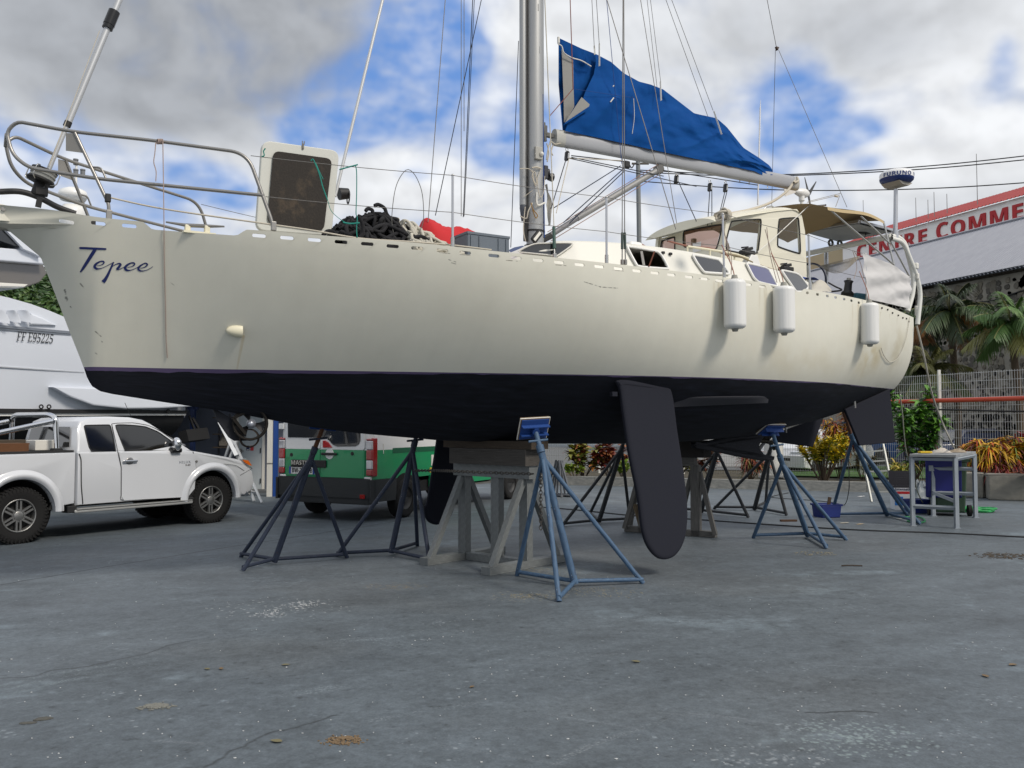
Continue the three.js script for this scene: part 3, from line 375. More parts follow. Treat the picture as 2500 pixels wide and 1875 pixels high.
// ---------------------------------------------------------------- pulpit, stanchions, lifelines
const side = (px, py, inset = .06) => { let t = 1, p; for (let i = 0; i < 50; i++) { p = B(px, py, t); t = lerp(t, Math.max(.12, bsT(p.x) - inset), .5); } return V(p.x, p.y, t); };
const mir = p => V(p.x, p.y, -p.z);
{
  const zz = (x, y) => side(x * .3736, y * .3736);
  const loop = [side(668, 560), side(662, 535), side(604, 374), zz(1000, 918), zz(470, 860), zz(110, 793), zz(42, 860), zz(80, 1010), zz(190, 1098), zz(640, 1168), side(645, 477)];
  const sup = [zz(490, 868), zz(680, 1270), zz(710, 1330), zz(712, 1425)];
  const pulp = group('pulpit', boat);
  for (const m of [p => p.clone(), mir]) {
    part('rail', [bentTube(loop.map(m), .0165, 10, .16), bentTube(sup.map(m), .0155, 10, .06), bentTube([zz(605, 1092), zz(660, 1095), zz(692, 1165)].map(m), .009, 8, .1)], M.steelDull, pulp);
    const w = [zz(430, 870), zz(490, 870), zz(545, 1000), zz(430, 985)].map(m); const g = new THREE.BufferGeometry().setFromPoints([w[0], w[1], w[2], w[0], w[2], w[3]]); g.computeVertexNormals(); part('gusset_plate', g, mat(0x85837e, .5, { metalness: .5, side: THREE.DoubleSide }), pulp);
    part('foot_plate', [rbx(.05, .09, .03, .008, m(sup[3]).x, m(sup[3]).y + .03, m(sup[3]).z), rbx(.05, .09, .03, .008, m(loop[0]).x, m(loop[0]).y + .03, m(loop[0]).z)], M.steelDull, pulp);
    const cl = m(zz(705, 1295)); part('clamp', rbx(.05, .08, .05, .012, cl.x, cl.y, cl.z), M.black, pulp);
  }
  part('cross_bar', cyl(zz(42, 880), mir(zz(42, 880)), .016), M.steelDull, pulp);
  // stanchions: foot pixel, head pixel
  const st = [[1105, 602, 428], [1481, 643, 482], [1768, 673, 522], [1978, 706, 574], [2117, 733, 620]].map(q => [side(q[0], q[1], .05), side(q[0] - (q[0] > 1700 ? 5 : 0), q[2], .05)]);
  st.forEach(([a, b]) => { b.x = lerp(a.x, b.x, .6); b.z = a.z; for (const m of [p => p.clone(), mir]) { const s = group('stanchion', boat); part('tube', cyl(m(a), m(b), .0125, .0125, 10), M.alu, s); part('socket', cyl(m(a).add(V(0, -.1, 0)), m(a).add(V(0, .09, 0)), .02, .02, 10), M.steel, s); part('cap', new THREE.SphereGeometry(.015, 8, 6).translate(m(b).x, m(b).y, m(b).z), M.steel, s); } });
  const heads = [side(612, 380), ...st.map(q => q[1])], mids = [side(648, 480), ...st.map(q => q[0].clone().lerp(q[1], .48))];
  const end = side(2222, 678), endm = side(2225, 720);
  for (const m of [p => p.clone(), mir]) { const w = []; for (const L of [[...heads, end], [...mids, endm]]) for (let i = 0; i < L.length - 1; i++) w.push(line(m(L[i]), m(L[i + 1]), .0035, .012)); part('lifeline', w, M.wire, boat); }
  // tape lashings hanging from the lifelines
  const lash = (x1, y1, x2, y2, x3, y3) => part('lashing', tube([side(x1, y1, .05), side(x2, y2, .04), side(x3, y3, .04)], .0045, 16, 5), mat(0x9f8e84, .9), boat);
  lash(1765, 560, 1785, 620, 1785, 670); lash(1762, 530, 1775, 600, 1788, 660); lash(1872, 555, 1880, 620, 1897, 690); lash(1868, 560, 1890, 640, 1905, 690); lash(2082, 612, 2092, 650, 2085, 680); lash(2085, 612, 2100, 640, 2110, 680);
  // mooring cleat on the lowered bulwark
  const c = side(500, 566, .1); const cg = group('mooring_cleat', boat); const ca = [side(405, 542, .1), side(455, 550, .1), side(500, 552, .1), side(548, 553, .1)];
  part('horn', [cyl(ca[0], ca[1], .008, .016), cyl(ca[1], ca[2], .018), cyl(ca[2], ca[3], .018, .008)], M.steelDull, cg); part('post', [rbx(.05, .1, .05, .01, ca[1].x + .01, ca[1].y - .045, ca[1].z), rbx(.05, .1, .05, .01, ca[2].x + .02, ca[2].y - .045, ca[2].z), bx(.28, .02, .08, c.x - .05, c.y - .02, c.z)], M.cream, cg);
  // port side deck hardware line along the bulwark
  part('toe_rope', tube([side(258, 480), side(400, 510), side(640, 545), side(760, 562), side(880, 582), side(1000, 590), side(1100, 598, .12), side(1200, 610, .12)], .008, 60, 6), M.rope, boat);
}
// ---------------------------------------------------------------- furler and forestays
{
  const f = group('furler', boat); const a = B(104, 450, 0), b = B(300, -22, 0), dir = b.clone().sub(a).normalize(); const P = d => a.clone().addScaledVector(dir, d);
  const at0 = B(172, 305, 0).distanceTo(a), at1 = B(262, 62, 0).distanceTo(a), at2 = B(273, 25, 0).distanceTo(a);
  part('foil', [cyl(P(.1), P(at0 + .05), .021, .021, 12), cyl(P(at0), P(at2 + 3), .031, .031, 14)], mat(0xb4b6b8, .45, { metalness: .5 }), f);
  part('collar', [cyl(P(at1 + .01), P(at2), .054, .054, 18), cyl(P(at1 - .03), P(at1 + .012), .05, .05, 18)], M.blackGloss, f); part('foil_sleeve', cyl(P(at0 - .03), P(at0 + .02), .034, .034, 12), M.black, f);
  const up = new THREE.Quaternion().setFromUnitVectors(V(0, 1, 0), dir); const c = B(105, 428, 0);
  const put = g => g.applyQuaternion(up).translate(c.x, c.y, c.z);
  part('drum', [put(lathe([[0, -.07], [.12, -.07], [.125, -.05], [.06, -.045], [.06, .03], [.11, .035], [.115, .05], [0, .05]], 28)), put(lathe([[0, -.2], [.04, -.2], [.045, -.07], [0, -.07]], 16))], M.black, f);
  const coil = []; for (let k = 0; k < 5; k++) coil.push(put(new THREE.TorusGeometry(.1 - .006 * (k % 2), .012, 6, 30).rotateX(Math.PI / 2).translate(0, -.035 + k * .017, 0))); part('furling_line', coil, mat(0x8b8c88, .9), f);
  const bars = []; for (let k = 0; k < 4; k++) { const an = k * 1.57 + .5; bars.push(put(bentTube([V(Math.cos(an) * .1, -.075, Math.sin(an) * .1), V(Math.cos(an) * .15, -.06, Math.sin(an) * .15), V(Math.cos(an) * .15, .05, Math.sin(an) * .15), V(Math.cos(an) * .1, .06, Math.sin(an) * .1)], .006, 6, .03))); } part('cage', bars, M.steel, f);
  part('bracket', [sqb(B(93, 505, 0), B(100, 470, 0), .05, .05), bx(.1, .07, .1, B(102, 468, 0).x, B(102, 468, 0).y, 0)], M.black, f);
  part('halyard', [line(B(160, 300, .05), B(243, 75, .05), .004), line(B(120, 405, .06), B(160, 300, .05), .005)], M.rope, f);
  // inner forestay tube and foredeck halyards, running up to the mast
  part('inner_forestay', cyl(B(818, 480, 0), B(934, 0, 0).add(B(934, 0, 0).sub(B(818, 480, 0)).multiplyScalar(.5)), .017, .017, 10), mat(0xc4c4c2, .35, { metalness: .5 }), boat);
}
function stay(name, p, q, r, m, extra = 1.2) { const a = B(...p), b = B(...q); if (p[1] <= 0) a.addScaledVector(a.clone().sub(b).normalize(), extra); return part(name, cyl(a, b, r, r, 6), m, boat); }
stay('shroud', [1087, 0, .3], [1045, 542, .5], .0045, M.wire); stay('halyard', [1175, 0, .1], [1063, 526, .5], .005, M.ropeDark);
stay('halyard', [1126, 0, .1], [1126, 528, .1], .004, M.wire); stay('halyard', [1133, 0, .1], [1133, 320, .1], .004, M.wire); stay('halyard', [1154, 0, .1], [1131, 530, .1], .005, M.ropeDark); stay('halyard', [1158, 0, .2], [1133, 528, .1], .004, M.ropeDark);
stay('halyard', [1266, 100, .15], [1247, 604, .5], .005, M.ropeDark); stay('halyard', [1330, -5, .25], [1351, 510, .5], .007, M.ropeWhite); stay('halyard', [1351, 510, .5], [1354, 600, .6], .006, M.ropeWhite);
stay('shroud', [1521, -2, 1.5], [1519, 560, 1.72], .0055, M.wire); stay('shroud', [1523, -2, 1.55], [1525, 560, 1.72], .0055, M.wire);
stay('shroud', [1482, 0, .9], [1650, 560, 1.6], .0055, M.wire); stay('shroud', [1564, 0, 1.1], [1652, 545, 1.6], .0045, M.wire);
stay('lazy_jack', [1481, 0, .2], [1518, 400, .16], .0045, M.ropeBlue);
stay('shroud_far', [1500, 200, -1.2], [1546, 238, .16], .003, M.ropeBlue);
for (const [x1, x2, y2] of [[1445, 1451, 118], [1456, 1463, 108], [1580, 1604, 212], [1588, 1613, 200], [1626, 1728, 284], [1640, 1741, 270]]) stay('lazy_jack', [x1, 0, .16], [x2, y2, .13], .004, M.wire);
stay('topping_lift', [1392, 0, .12], [1399, 217, .14], .006, M.ropeRed); stay('topping_lift', [1399, 217, .14], [1343, 282, .1], .006, M.ropeRed); stay('lazy_jack', [1399, 217, .15], [1547, 239, .17], .003, M.ropeBlue); stay('lazy_jack', [1547, 239, .17], [1543, 330, .17], .003, M.ropeBlue);
{ const ap = [1896, 118, 0]; stay('backstay', [1873, 0, 0], ap, .005, M.wire); stay('backstay', [1893, 122, 0], [1884, 505, -.9], .004, M.wire); stay('backstay', [1901, 122, 0], [2068, 506, .7], .004, M.wire);
  const p = B(1897, 118, 0); part('backstay_plate', [cyl(p.clone().add(V(0, 0, -.02)), p.clone().add(V(0, 0, .02)), .035, .035, 3)], mat(0x4d3d33, .7), boat); }
// turnbuckles
for (const q of [[1519, 560, 1519, 640], [1525, 560, 1527, 640]]) { const a = side(q[0], q[1], .2), b = side(q[2], q[3], .2); const g = group('turnbuckle', boat); part('body', cyl(a.clone().lerp(b, .1), a.clone().lerp(b, .6), .015, .015, 8), mat(0x3b4a44, .6), g); part('fork', [cyl(a, b, .007), rbx(.03, .06, .03, .006, b.x, b.y, b.z)], M.steelDull, g); }
{ const a = B(1352, 555, .9), b = B(1354, 625, 1.05); const g = group('turnbuckle', boat); part('body', cyl(a, a.clone().lerp(b, .75), .02, .02, 8), mat(0x24443b, .6), g); part('fork', [cyl(a, b, .008), rbx(.04, .06, .03, .006, b.x, b.y, b.z)], M.steel, g); }
// ---------------------------------------------------------------- mast
{
  const m = group('mast', boat); const base = B(1306, 592, 0), x = base.x;
  const ov = (rx, rz, y0, y1, cx, cz, seg = 26) => { const g = new THREE.CylinderGeometry(1, 1, y1 - y0, seg, 1); g.scale(rx, 1, rz); g.translate(cx, (y0 + y1) / 2, cz); return g; };
  part('section', ov(.118, .1, base.y - .06, 13, x + .005, 0), M.mast, m);
  const fx = B(1276.5, 400, .0).x; part('luff_tube', ov(.043, .043, B(1276, 501, 0).y, 13, fx, 0, 18), M.mast, m); part('track_groove', bx(.05, 13 - base.y, .03, (fx + x - .1) / 2 + .0, (13 + base.y) / 2, .0), M.black, m);
  part('end_cone', lathe([[0, -.2], [.02, -.2], [.042, -.04], [.04, 0]], 14).translate(fx, B(1276, 501, 0).y, 0), mat(0x4a4f57, .5), m);
  const f1 = B(1313, 375, .1); part('box', rbx(.11, .16, .04, .008, f1.x, f1.y, .115), mat(0x9d9c95, .5), m); const lb = B(1322, 376, .14); part('lamp', new THREE.SphereGeometry(.028, 10, 8).translate(lb.x, lb.y, .145), M.whiteDull, m);
  const w1 = B(1337, 425, .03); part('winch', [cyl(V(w1.x - .06, w1.y + .03, 0), V(w1.x + .03, w1.y + .03, 0), .05, .05, 14), rbx(.06, .17, .1, .01, w1.x - .03, w1.y + .02, 0), cyl(V(w1.x + .02, w1.y - .03, .02), V(w1.x + .08, w1.y - .03, .02), .045, .055, 16)], mat(0x3c3d40, .45, { metalness: .4 }), m);
  part('slot', [bx(.004, .09, .012, B(1314, 18, .1).x, B(1314, 18, .1).y, .096), bx(.004, .09, .012, B(1317, 122, .1).x, B(1317, 122, .1).y, .094), bx(.004, .08, .012, B(1319, 225, .1).x, B(1319, 225, .1).y, .092)], M.black, m);
  part('blue_line', cyl(B(1325, 230, .08), B(1329, 580, .08), .008), M.ropeBlue, m);
  const lp = (pts, r, mt) => part('halyard_tail', tube(pts.map(q => B(...q)), r, pts.length * 8, 6), mt, m);
  lp([[1268, 412, .1], [1290, 412, .12], [1300, 420, .13]], .006, M.rope); lp([[1300, 415, .12], [1303, 440, .13], [1310, 450, .13], [1306, 420, .13], [1299, 430, .14], [1308, 455, .13]], .006, M.rope); lp([[1320, 415, .12], [1312, 440, .13], [1318, 480, .13], [1327, 470, .12], [1330, 430, .1]], .005, M.rope); lp([[1310, 470, .12], [1312, 500, .13], [1330, 495, .13]], .012, M.whiteDull);
  lp([[1296, 495, .12], [1302, 512, .14], [1312, 525, .13], [1308, 532, .13], [1300, 512, .14]], .006, mat(0x8a6a35, .9)); lp([[1270, 528, .05], [1285, 533, .1], [1290, 515, .12], [1300, 495, .12]], .008, M.rope); lp([[1298, 410, .12], [1310, 408, .13], [1322, 412, .12]], .01, M.rope); lp([[1280, 480, .06], [1300, 465, .12]], .005, M.rope); lp([[1282, 505, .06], [1278, 560, .1], [1283, 590, .1]], .006, M.rope);
  part('mast_collar', [ov(.13, .112, base.y + .13, base.y + .15, x + .005, 0), ov(.15, .13, base.y - .1, base.y - .04, x + .01, 0)], M.black, m);
  const sb = sheet((u, v) => { const q = B(lerp(1333, 1349, Math.sin(u * 3.14) * .5 + u * .5), lerp(450, 550, u), .04); q.x += -.07 * (1 - v) * (1 - Math.abs(2 * u - 1)); q.z += .03 * Math.sin(v * 5 + u * 6); return q; }, 14, 6); part('bag', sb, mat(0xb6b3ab, .9, { side: THREE.DoubleSide }), m);
  const bk = B(1312, 577, .2); part('mast_block', [rbx(.09, .17, .05, .02, bk.x, bk.y, .18, 0, 0, -.7)], M.black, m); part('block_label', bx(.035, .14, .004, bk.x - .005, bk.y, .208, 0, 0, -.7), M.whiteDull, m);
}
// ---------------------------------------------------------------- boom, vang, blocks, sail cover
{
  const bg = group('boom', boat); const a = B(1356, 336, 0), b = B(1944, 449, 0); const dx = b.x - a.x, dy = b.y - a.y, L = Math.hypot(dx, dy), an = Math.atan2(dy, dx);
  const sh = []; for (let k = 0; k < 32; k++) { const q = k / 32 * 6.283; sh.push([Math.sign(Math.cos(q)) * Math.pow(Math.abs(Math.cos(q)), .7) * .065, Math.sign(Math.sin(q)) * Math.pow(Math.abs(Math.sin(q)), .8) * .105]); }
  const e = ext(sh, L - .16); e.rotateY(Math.PI / 2); e.translate(.08, 0, 0); e.rotateZ(an); e.translate(a.x, a.y, 0); part('section', toCreasedNormals(e, .6), M.boom, bg);
  const capA = ext(sh.map(q => [q[0] * 1.03, q[1] * 1.03]), .14).rotateY(Math.PI / 2).translate(-.02, 0, 0).rotateZ(an).translate(a.x, a.y, 0), capB = ext(sh.map(q => [q[0] * 1.02, q[1] * 1.02]), .1).rotateY(Math.PI / 2).translate(L - .1, 0, 0).rotateZ(an).translate(a.x, a.y, 0);
  part('end_fitting', [toCreasedNormals(capA, .6), toCreasedNormals(capB, .6)], mat(0xa4a49e, .45), bg);
  part('gooseneck', [cyl(B(1326, 300, 0), B(1330, 345, 0), .03), rbx(.16, .06, .05, .01, B(1338, 330, 0).x, B(1338, 330, 0).y, 0), rbx(.05, .12, .06, .01, B(1330, 318, 0).x, B(1330, 318, 0).y, 0)], mat(0x5c5b58, .5, { metalness: .5 }), bg);
  const rope = []; for (const q of [[[1345, 340], [1338, 365], [1334, 390]], [[1350, 355], [1346, 370], [1350, 380]], [[1345, 345], [1355, 352], [1368, 350]], [[1335, 350], [1340, 372], [1336, 395]]]) rope.push(tube(q.map(w => B(w[0], w[1], .06)), .008, 12, 6)); part('lashing', rope, M.rope, bg);
  const bail = []; for (const q of [[1806, 441], [1829, 447], [1874, 456]]) { const p = B(q[0], q[1], 0); bail.push(new THREE.TorusGeometry(.018, .004, 6, 14).rotateY(.5).translate(p.x, p.y - .005, 0)); } part('bail', bail, M.steel, bg);
  const blk = (px, py, lines) => { const g = group('block', boat); const p = B(px, py, 0); part('shell', [rbx(.05, .13, .07, .022, p.x, p.y, .0, 0, 0, -.12)], M.blackGloss, g); part('cheek', [rbx(.03, .085, .078, .012, p.x + .004, p.y - .005, 0, 0, 0, -.12)], M.steel, g); part('shackle', new THREE.TorusGeometry(.02, .005, 6, 14).translate(p.x, p.y + .085, 0), M.steel, g); for (const l of lines) part('sheet', cyl(V(p.x + (l[3] || 0), p.y - .03, .02), B(l[0], l[1], l[2]), .006), l[4] || M.ropeDark, g); };
  blk(1384, 381, [[1345, 510, .4, -.02], [1358, 520, .4, .02, M.rope], [1520, 392, .2, 0, M.rope], [1700, 455, 0, .02, M.ropeDark]]); blk(1651, 438, [[1700, 540, .7, .02]]); blk(1733, 457, [[1727, 560, .3, -.02], [1738, 560, .3, .02]]); blk(1771, 459, [[1757, 520, .3, -.02], [1762, 518, .3, .02]]);
  part('boom_line', [line(B(1620, 416, .08), B(1850, 452, .08), .007), line(B(1395, 380, .05), B(1530, 395, .05), .007), line(B(1395, 384, .05), B(1620, 430, .05), .006)], M.ropeDark, boat);
  part('cunningham', [line(B(1353, 507, .3), B(1515, 405, .1), .007), line(B(1376, 543, .3), B(1522, 412, .1), .007), line(B(1390, 545, .3), B(1526, 416, .1), .007)], mat(0x1b2438, .9), boat);
  part('preventer_block', [rbx(.09, .1, .06, .02, B(1530, 402, .08).x, B(1530, 402, .08).y, .08), tube([B(1535, 398, .1), B(1542, 410, .1), B(1550, 400, .1), B(1560, 402, .1)], .008, 16, 6)], M.black, boat);
  const vg = group('boom_vang', boat); const v0 = B(1338, 578, 0), v1 = B(1410, 532, 0), v2 = B(1608, 414, 0); part('inner_tube', cyl(v0, v1, .036, .036, 14), mat(0x77777a, .6, { metalness: .4 }), vg); part('outer_tube', cyl(v1.clone().lerp(v0, .02), v2, .042, .042, 16), mat(0x8b8b8a, .6, { metalness: .4 }), vg); part('end_fitting', [cyl(V(v2.x, v2.y, -.05), V(v2.x, v2.y, .05), .06, .06, 20), rbx(.1, .12, .06, .02, v2.x + .02, v2.y + .03, 0)], mat(0x5b5a57, .5), vg); part('control_line', [cyl(v0.clone().add(V(-.02, .055, .02)), v2.clone().add(V(-.03, .06, .02)), .005), cyl(v0.clone().add(V(.03, -.055, .02)), v2.clone().add(V(.02, -.06, .02)), .005)], mat(0x8d6f62, .9), vg); part('foot', rbx(.16, .08, .1, .02, v0.x - .03, v0.y - .02, 0, 0, 0, .5), M.black, vg);
  part('topping_rope', [tube([B(1940, 440, .05), B(1920, 468, .08), B(1880, 495, .1), B(1830, 512, .3), B(1780, 522, .5), B(1765, 528, .8)], .02, 50, 8), tube([B(1945, 432, .05), B(1948, 442, .08), B(1938, 446, .09)], .018, 12, 8)], M.rope, boat);
  { const k = []; const r = rng(3); for (let i = 0; i < 9; i++) { const c = B(1764, 525, 1.7); k.push(new THREE.TorusGeometry(.05 + r() * .03, .013, 6, 18).rotateY(r() * 3).rotateX(r() * 3).translate(c.x + (r() - .5) * .08, c.y + (r() - .5) * .05, c.z + (r() - .5) * .06)); } part('rope_knot', k, M.rope, boat); }

  // sail cover: two cloth panels hung over the stacked sail
  const cov = group('sail_cover', boat);
  const Z3 = (x, y) => [1200 + x * .34358, y * .34358];
  const topL = [[470, 265], [640, 345], [745, 385], [850, 440], [940, 520], [1050, 580], [1130, 600], [1220, 635], [1330, 720], [1440, 805], [1530, 825], [1600, 840], [1670, 900], [1790, 1050], [1900, 1120], [1975, 1175], [2005, 1220]].map(q => Z3(...q));
  const botL = [[505, 918], [700, 958], [950, 1012], [1200, 1068], [1450, 1120], [1700, 1172], [1870, 1208], [1960, 1255], [1990, 1240]].map(q => Z3(...q));
  const tx = tab(topL.map(q => q[0]), topL.map(q => q[1])), bxl = tab(botL.map(q => q[0]), botL.map(q => q[1]));
  const X0 = topL[0][0] + 2, X1 = 1886;
  const wave = (u, v, sg) => { const n = fbm(u * 7 + v * 1.5, v * 2 - u * 3 + sg, 3.1, 4); const r1 = 1 - Math.abs(2 * ((u * 4.6 - v * 1.3 + .15 * n + 10) % 1) - 1), r2 = 1 - Math.abs(2 * ((u * 9 + v * 1.1 + .3 * n + 10) % 1) - 1); return .075 * n + .05 * Math.pow(r1, 3) * Math.sin(v * 3.14) - .02 + .022 * Math.pow(r2, 4) * v + .03 * Math.sin((u * 3.2 - v * .9) * 6.28) * Math.sin(v * 3.14); };
  const panel = (sg, u0) => sheet((uu, v) => { const u = lerp(u0(v), 1, uu); const x = lerp(X0, X1, u) + (v < .5 ? lerp(10 * (1 - u), 0, v * 2) : 0); const yT = tx(x), yB = bxl(x) + 3; const y = lerp(yB, yT, v); const belly = (.11 * Math.pow(Math.sin(Math.PI * (.08 + .92 * (1 - v)) * .62), .8) + wave(u, v, sg) * Math.min(1, (1 - v) * 6)) * (u > .93 ? lerp(1, .5, (u - .93) / .07) : 1); const t = sg * Math.max(.012, belly); return B(x, y, t); }, 90, 36);
  const blue = phy(0x014585, .85, { side: THREE.DoubleSide, map: mottled(0xe4e8f4, 0xffffff, 5, 4), bumpMap: grainBump, bumpScale: .001, specularIntensity: .3 }); blue.map.repeat.set(5, 3);
  const edge = tab([0, .10, .35, .75, .9, 1], [.012, .03, .10, .165, .175, .172]);
  part('near_panel', panel(1, edge), blue, cov); part('far_panel', panel(-1, () => 0), blue, cov);
  const lining = mat(0x8d8c88, .85, { side: THREE.DoubleSide });
  const quad = (pts, m, name, t) => { const w = pts.map((q, i) => B(...Z3(q[0], q[1]), q[2] ?? t)); const s = new THREE.Shape(w.map(p => new THREE.Vector2(p.x, p.y))); const g = new THREE.ShapeGeometry(s); const A = g.attributes.position; for (let i = 0; i < A.count; i++) { let bi = 0, bd = 9; w.forEach((p, k) => { const d = Math.hypot(p.x - A.getX(i), p.y - A.getY(i)); if (d < bd) { bd = d; bi = k; } }); A.setZ(i, w[bi].z); } g.computeVertexNormals(); return part(name, g, m, cov); };
  quad([[498, 345, -.02], [520, 385, -.02], [580, 430, -.02], [583, 620, -.03], [588, 760, -.04], [545, 835, -.05], [515, 870, -.05], [512, 700, -.05]], lining, 'lining', -.03);
  quad([[520, 872, .12], [640, 690, .16], [698, 742, .17], [690, 760, .17], [600, 820, .14]], lining, 'turned_flap', .15);
  quad([[512, 890, .118], [525, 868, .124], [690, 758, .172], [686, 782, .17]], blue, 'flap_hem', .15);
  part('white_piping', tube([[472, 310], [500, 330], [515, 375], [570, 410], [640, 432], [708, 472]].map(q => B(...Z3(...q), .02)), .008, 30, 6), M.whiteDull, cov);
  for (const q of [[730, 325, 735, 388], [766, 310, 766, 470], [1200, 580, 1205, 715], [1580, 790, 1635, 955]]) part('webbing_strap', sqb(B(...Z3(q[0], q[1]), .1), B(...Z3(q[2], q[3]), .16), .022, .006), M.whiteDull, cov);
  part('tie', [cyl(B(...Z3(863, 615), .17), B(...Z3(872, 608), .17), .008), cyl(B(...Z3(845, 725), .17), B(...Z3(868, 695), .17), .008), tube([B(...Z3(1010, 700), .18), B(...Z3(1015, 830), .2), B(...Z3(1000, 950), .2)], .004, 12, 5)], M.whiteDull, cov);
  part('head_patch', rbx(.03, .09, .03, .01, B(...Z3(476, 285), 0).x, B(...Z3(476, 285), 0).y, 0), M.whiteDull, cov);
}
// ---------------------------------------------------------------- coachroof
const cTop = spl([4.05, 4.3, 4.65, 5.1, 6, 7, 8, 8.8, 9.35], [3.36, 3.56, 3.77, 3.83, 3.85, 3.83, 3.78, 3.70, 3.55]);
const cWid = spl([4.05, 4.4, 4.8, 5.4, 6.2, 7.5, 8.6, 9.35], [.7, .92, 1.1, 1.24, 1.33, 1.34, 1.28, 1.18]);
const coachT = (s, h) => { const b = hs(s) - .14, f = clamp((h - b) / Math.max(.05, cTop(s) - b)); return cWid(s) * (1 - .17 * f); };
const onCoach = (px, py, off = .008) => { let t = 1.1, p; for (let i = 0; i < 60; i++) { p = B(px, py, t); t = lerp(t, coachT(clamp(p.x, 4.05, 9.35), p.y), .5); } return V(p.x, p.y, t + off); };
{
  const cr = group('coachroof', boat);
  const shell = sheet((u, v) => { const s = lerp(4.05, 9.35, u), b = hs(s) - .15, T = cTop(s), w = cWid(s); const q = v * 2 - 1, a = Math.abs(q), sg = Math.sign(q) || 1; if (a > .55) { const f = (1 - a) / .45; const r = Math.min(1, f * 1.0); return V(s, lerp(b, T - .035, r), sg * w * (1 - .17 * r)); } const f = a / .55; return V(s, T - .035 + .06 * (1 - f * f) + .0 * f, sg * w * .83 * f); }, 260, 120);
  const openPx = [[1660, 1120], [2020, 1180], [2080, 1230], [2165, 1390], [1960, 1380], [1780, 1355]].map(q => [1200 + q[0] * .1989, 380 + q[1] * .1989]);
  const shellM = mat(0xd3d2c9, .5, { side: THREE.DoubleSide });
  { const P = shell.attributes.position, I = shell.index.array, hp = openPx.map(q => onCoach(q[0], q[1], 0)), keep = []; const inside = (x, y) => { let c = false; for (let i = 0, j = hp.length - 1; i < hp.length; j = i++) if ((hp[i].y > y) !== (hp[j].y > y) && x < (hp[j].x - hp[i].x) * (y - hp[i].y) / (hp[j].y - hp[i].y) + hp[i].x) c = !c; return c; }; for (let i = 0; i < I.length; i += 3) { const x = (P.getX(I[i]) + P.getX(I[i + 1]) + P.getX(I[i + 2])) / 3, y = (P.getY(I[i]) + P.getY(I[i + 1]) + P.getY(I[i + 2])) / 3, z = P.getZ(I[i]); if (z > .8 && inside(x, y)) continue; keep.push(I[i], I[i + 1], I[i + 2]); } shell.setIndex(keep); part('shell', shell, shellM, cr); }
  part('front_face', sheet((u, v) => { const w = .7 * lerp(-1, 1, u); return V(4.05, lerp(hs(4.05) - .15, 3.36 - .02, v), w); }, 4, 2), M.whiteDull, cr);
  const poly = (pts, m, name, off, parent, th = .008) => { const w = pts.map(q => onCoach(q[0], q[1], off)); const g = new THREE.ShapeGeometry(shp(w.map(p => [p.x, p.y]))); const A = g.attributes.position; for (let i = 0; i < A.count; i++) A.setZ(i, coachT(clamp(A.getX(i), 4.05, 9.35), A.getY(i)) + off); g.computeVertexNormals(); return part(name, g, m, parent); };
  const Zc = (x, y) => [1200 + x * .1989, 380 + y * .1989], Zd = (x, y) => [1560 + x * .31646, 400 + y * .31646];
  const dark = phy(0x1c1e20, .1, { clearcoat: 1, clearcoatRoughness: .05, side: THREE.DoubleSide });
  // dense forward window following the curve
  const fw = [[330, 1180], [430, 1120], [530, 1085], [640, 1078], [750, 1076], [860, 1074], [960, 1076], [990, 1090], [930, 1140], [860, 1190], [815, 1220], [780, 1235], [700, 1222], [600, 1212], [480, 1200], [400, 1192]].map(q => Zc(...q));
  const wf = group('forward_window', cr); poly(fw, dark, 'pane', .012, wf); part('frame', tube(fw.map(q => onCoach(q[0], q[1], .012)), .009, 90, 6, true), M.whiteDull, wf);
  const skyw = [[195, 1165], [270, 1128], [370, 1108], [400, 1112], [330, 1150], [230, 1190]].map(q => Zc(...q)); const w2 = group('forward_window', cr); poly(skyw, phy(0x4c5a80, .12, { side: THREE.DoubleSide, clearcoat: 1 }), 'pane', .014, w2);
  // open port, dark inside: a framed opening with boxed-in interior
  const port = (pts, glass, bulge, name) => { const g = group(name, cr); if (glass) poly(pts, glass, 'pane', .02, g); const w = pts.map(q => onCoach(q[0], q[1], .014)); part('frame', tube([...w], .017, 90, 8, true, .12), M.white, g); return g; };
  const op = port([[1660, 1120], [2020, 1180], [2080, 1230], [2165, 1390], [1960, 1380], [1780, 1355]].map(q => Zc(...q)), null, 0, 'open_port'); part('bunk_front', bx(1.6, .35, .02, 5.9, 3.35, .55), mat(0x6b4a30, .8), cr);
  part('stay_bar', [sqb(onCoach(...Zc(1820, 1180), .03), onCoach(...Zc(1850, 1355), .03), .03, .012)], mat(0x8e8c86, .6), op); part('timber_prop', sqb(onCoach(...Zc(1980, 1185), .03), onCoach(...Zc(1910, 1370), .03), .025, .012), mat(0x5b2e18, .8), op);
  const acr = phy(0x2a2c30, .12, { clearcoat: 1, side: THREE.DoubleSide });
  port([[412, 705], [600, 740], [630, 770], [690, 850], [500, 838], [445, 770]].map(q => Zd(...q)), acr, 0, 'side_port');
  port([[825, 770], [960, 800], [995, 820], [1060, 945], [920, 915], [880, 880]].map(q => Zd(...q)), phy(0x565676, .2, { clearcoat: 1, side: THREE.DoubleSide }), 0, 'side_port');
  port([[1095, 825], [1200, 845], [1235, 865], [1300, 950], [1270, 985], [1205, 985]].map(q => Zd(...q)), acr, 0, 'side_port');
  // handrails, grab lines and clutter on the cabin top
  const hr = [[1685, 600], [1740, 608], [1800, 618], [1835, 630]].map(q => onCoach(q[0], q[1], -.05)); part('grab_rail', [bentTube(hr, .016, 8), ...hr.map(p => cyl(p, p.clone().add(V(0, -.09, 0)), .012))], M.cream, cr);
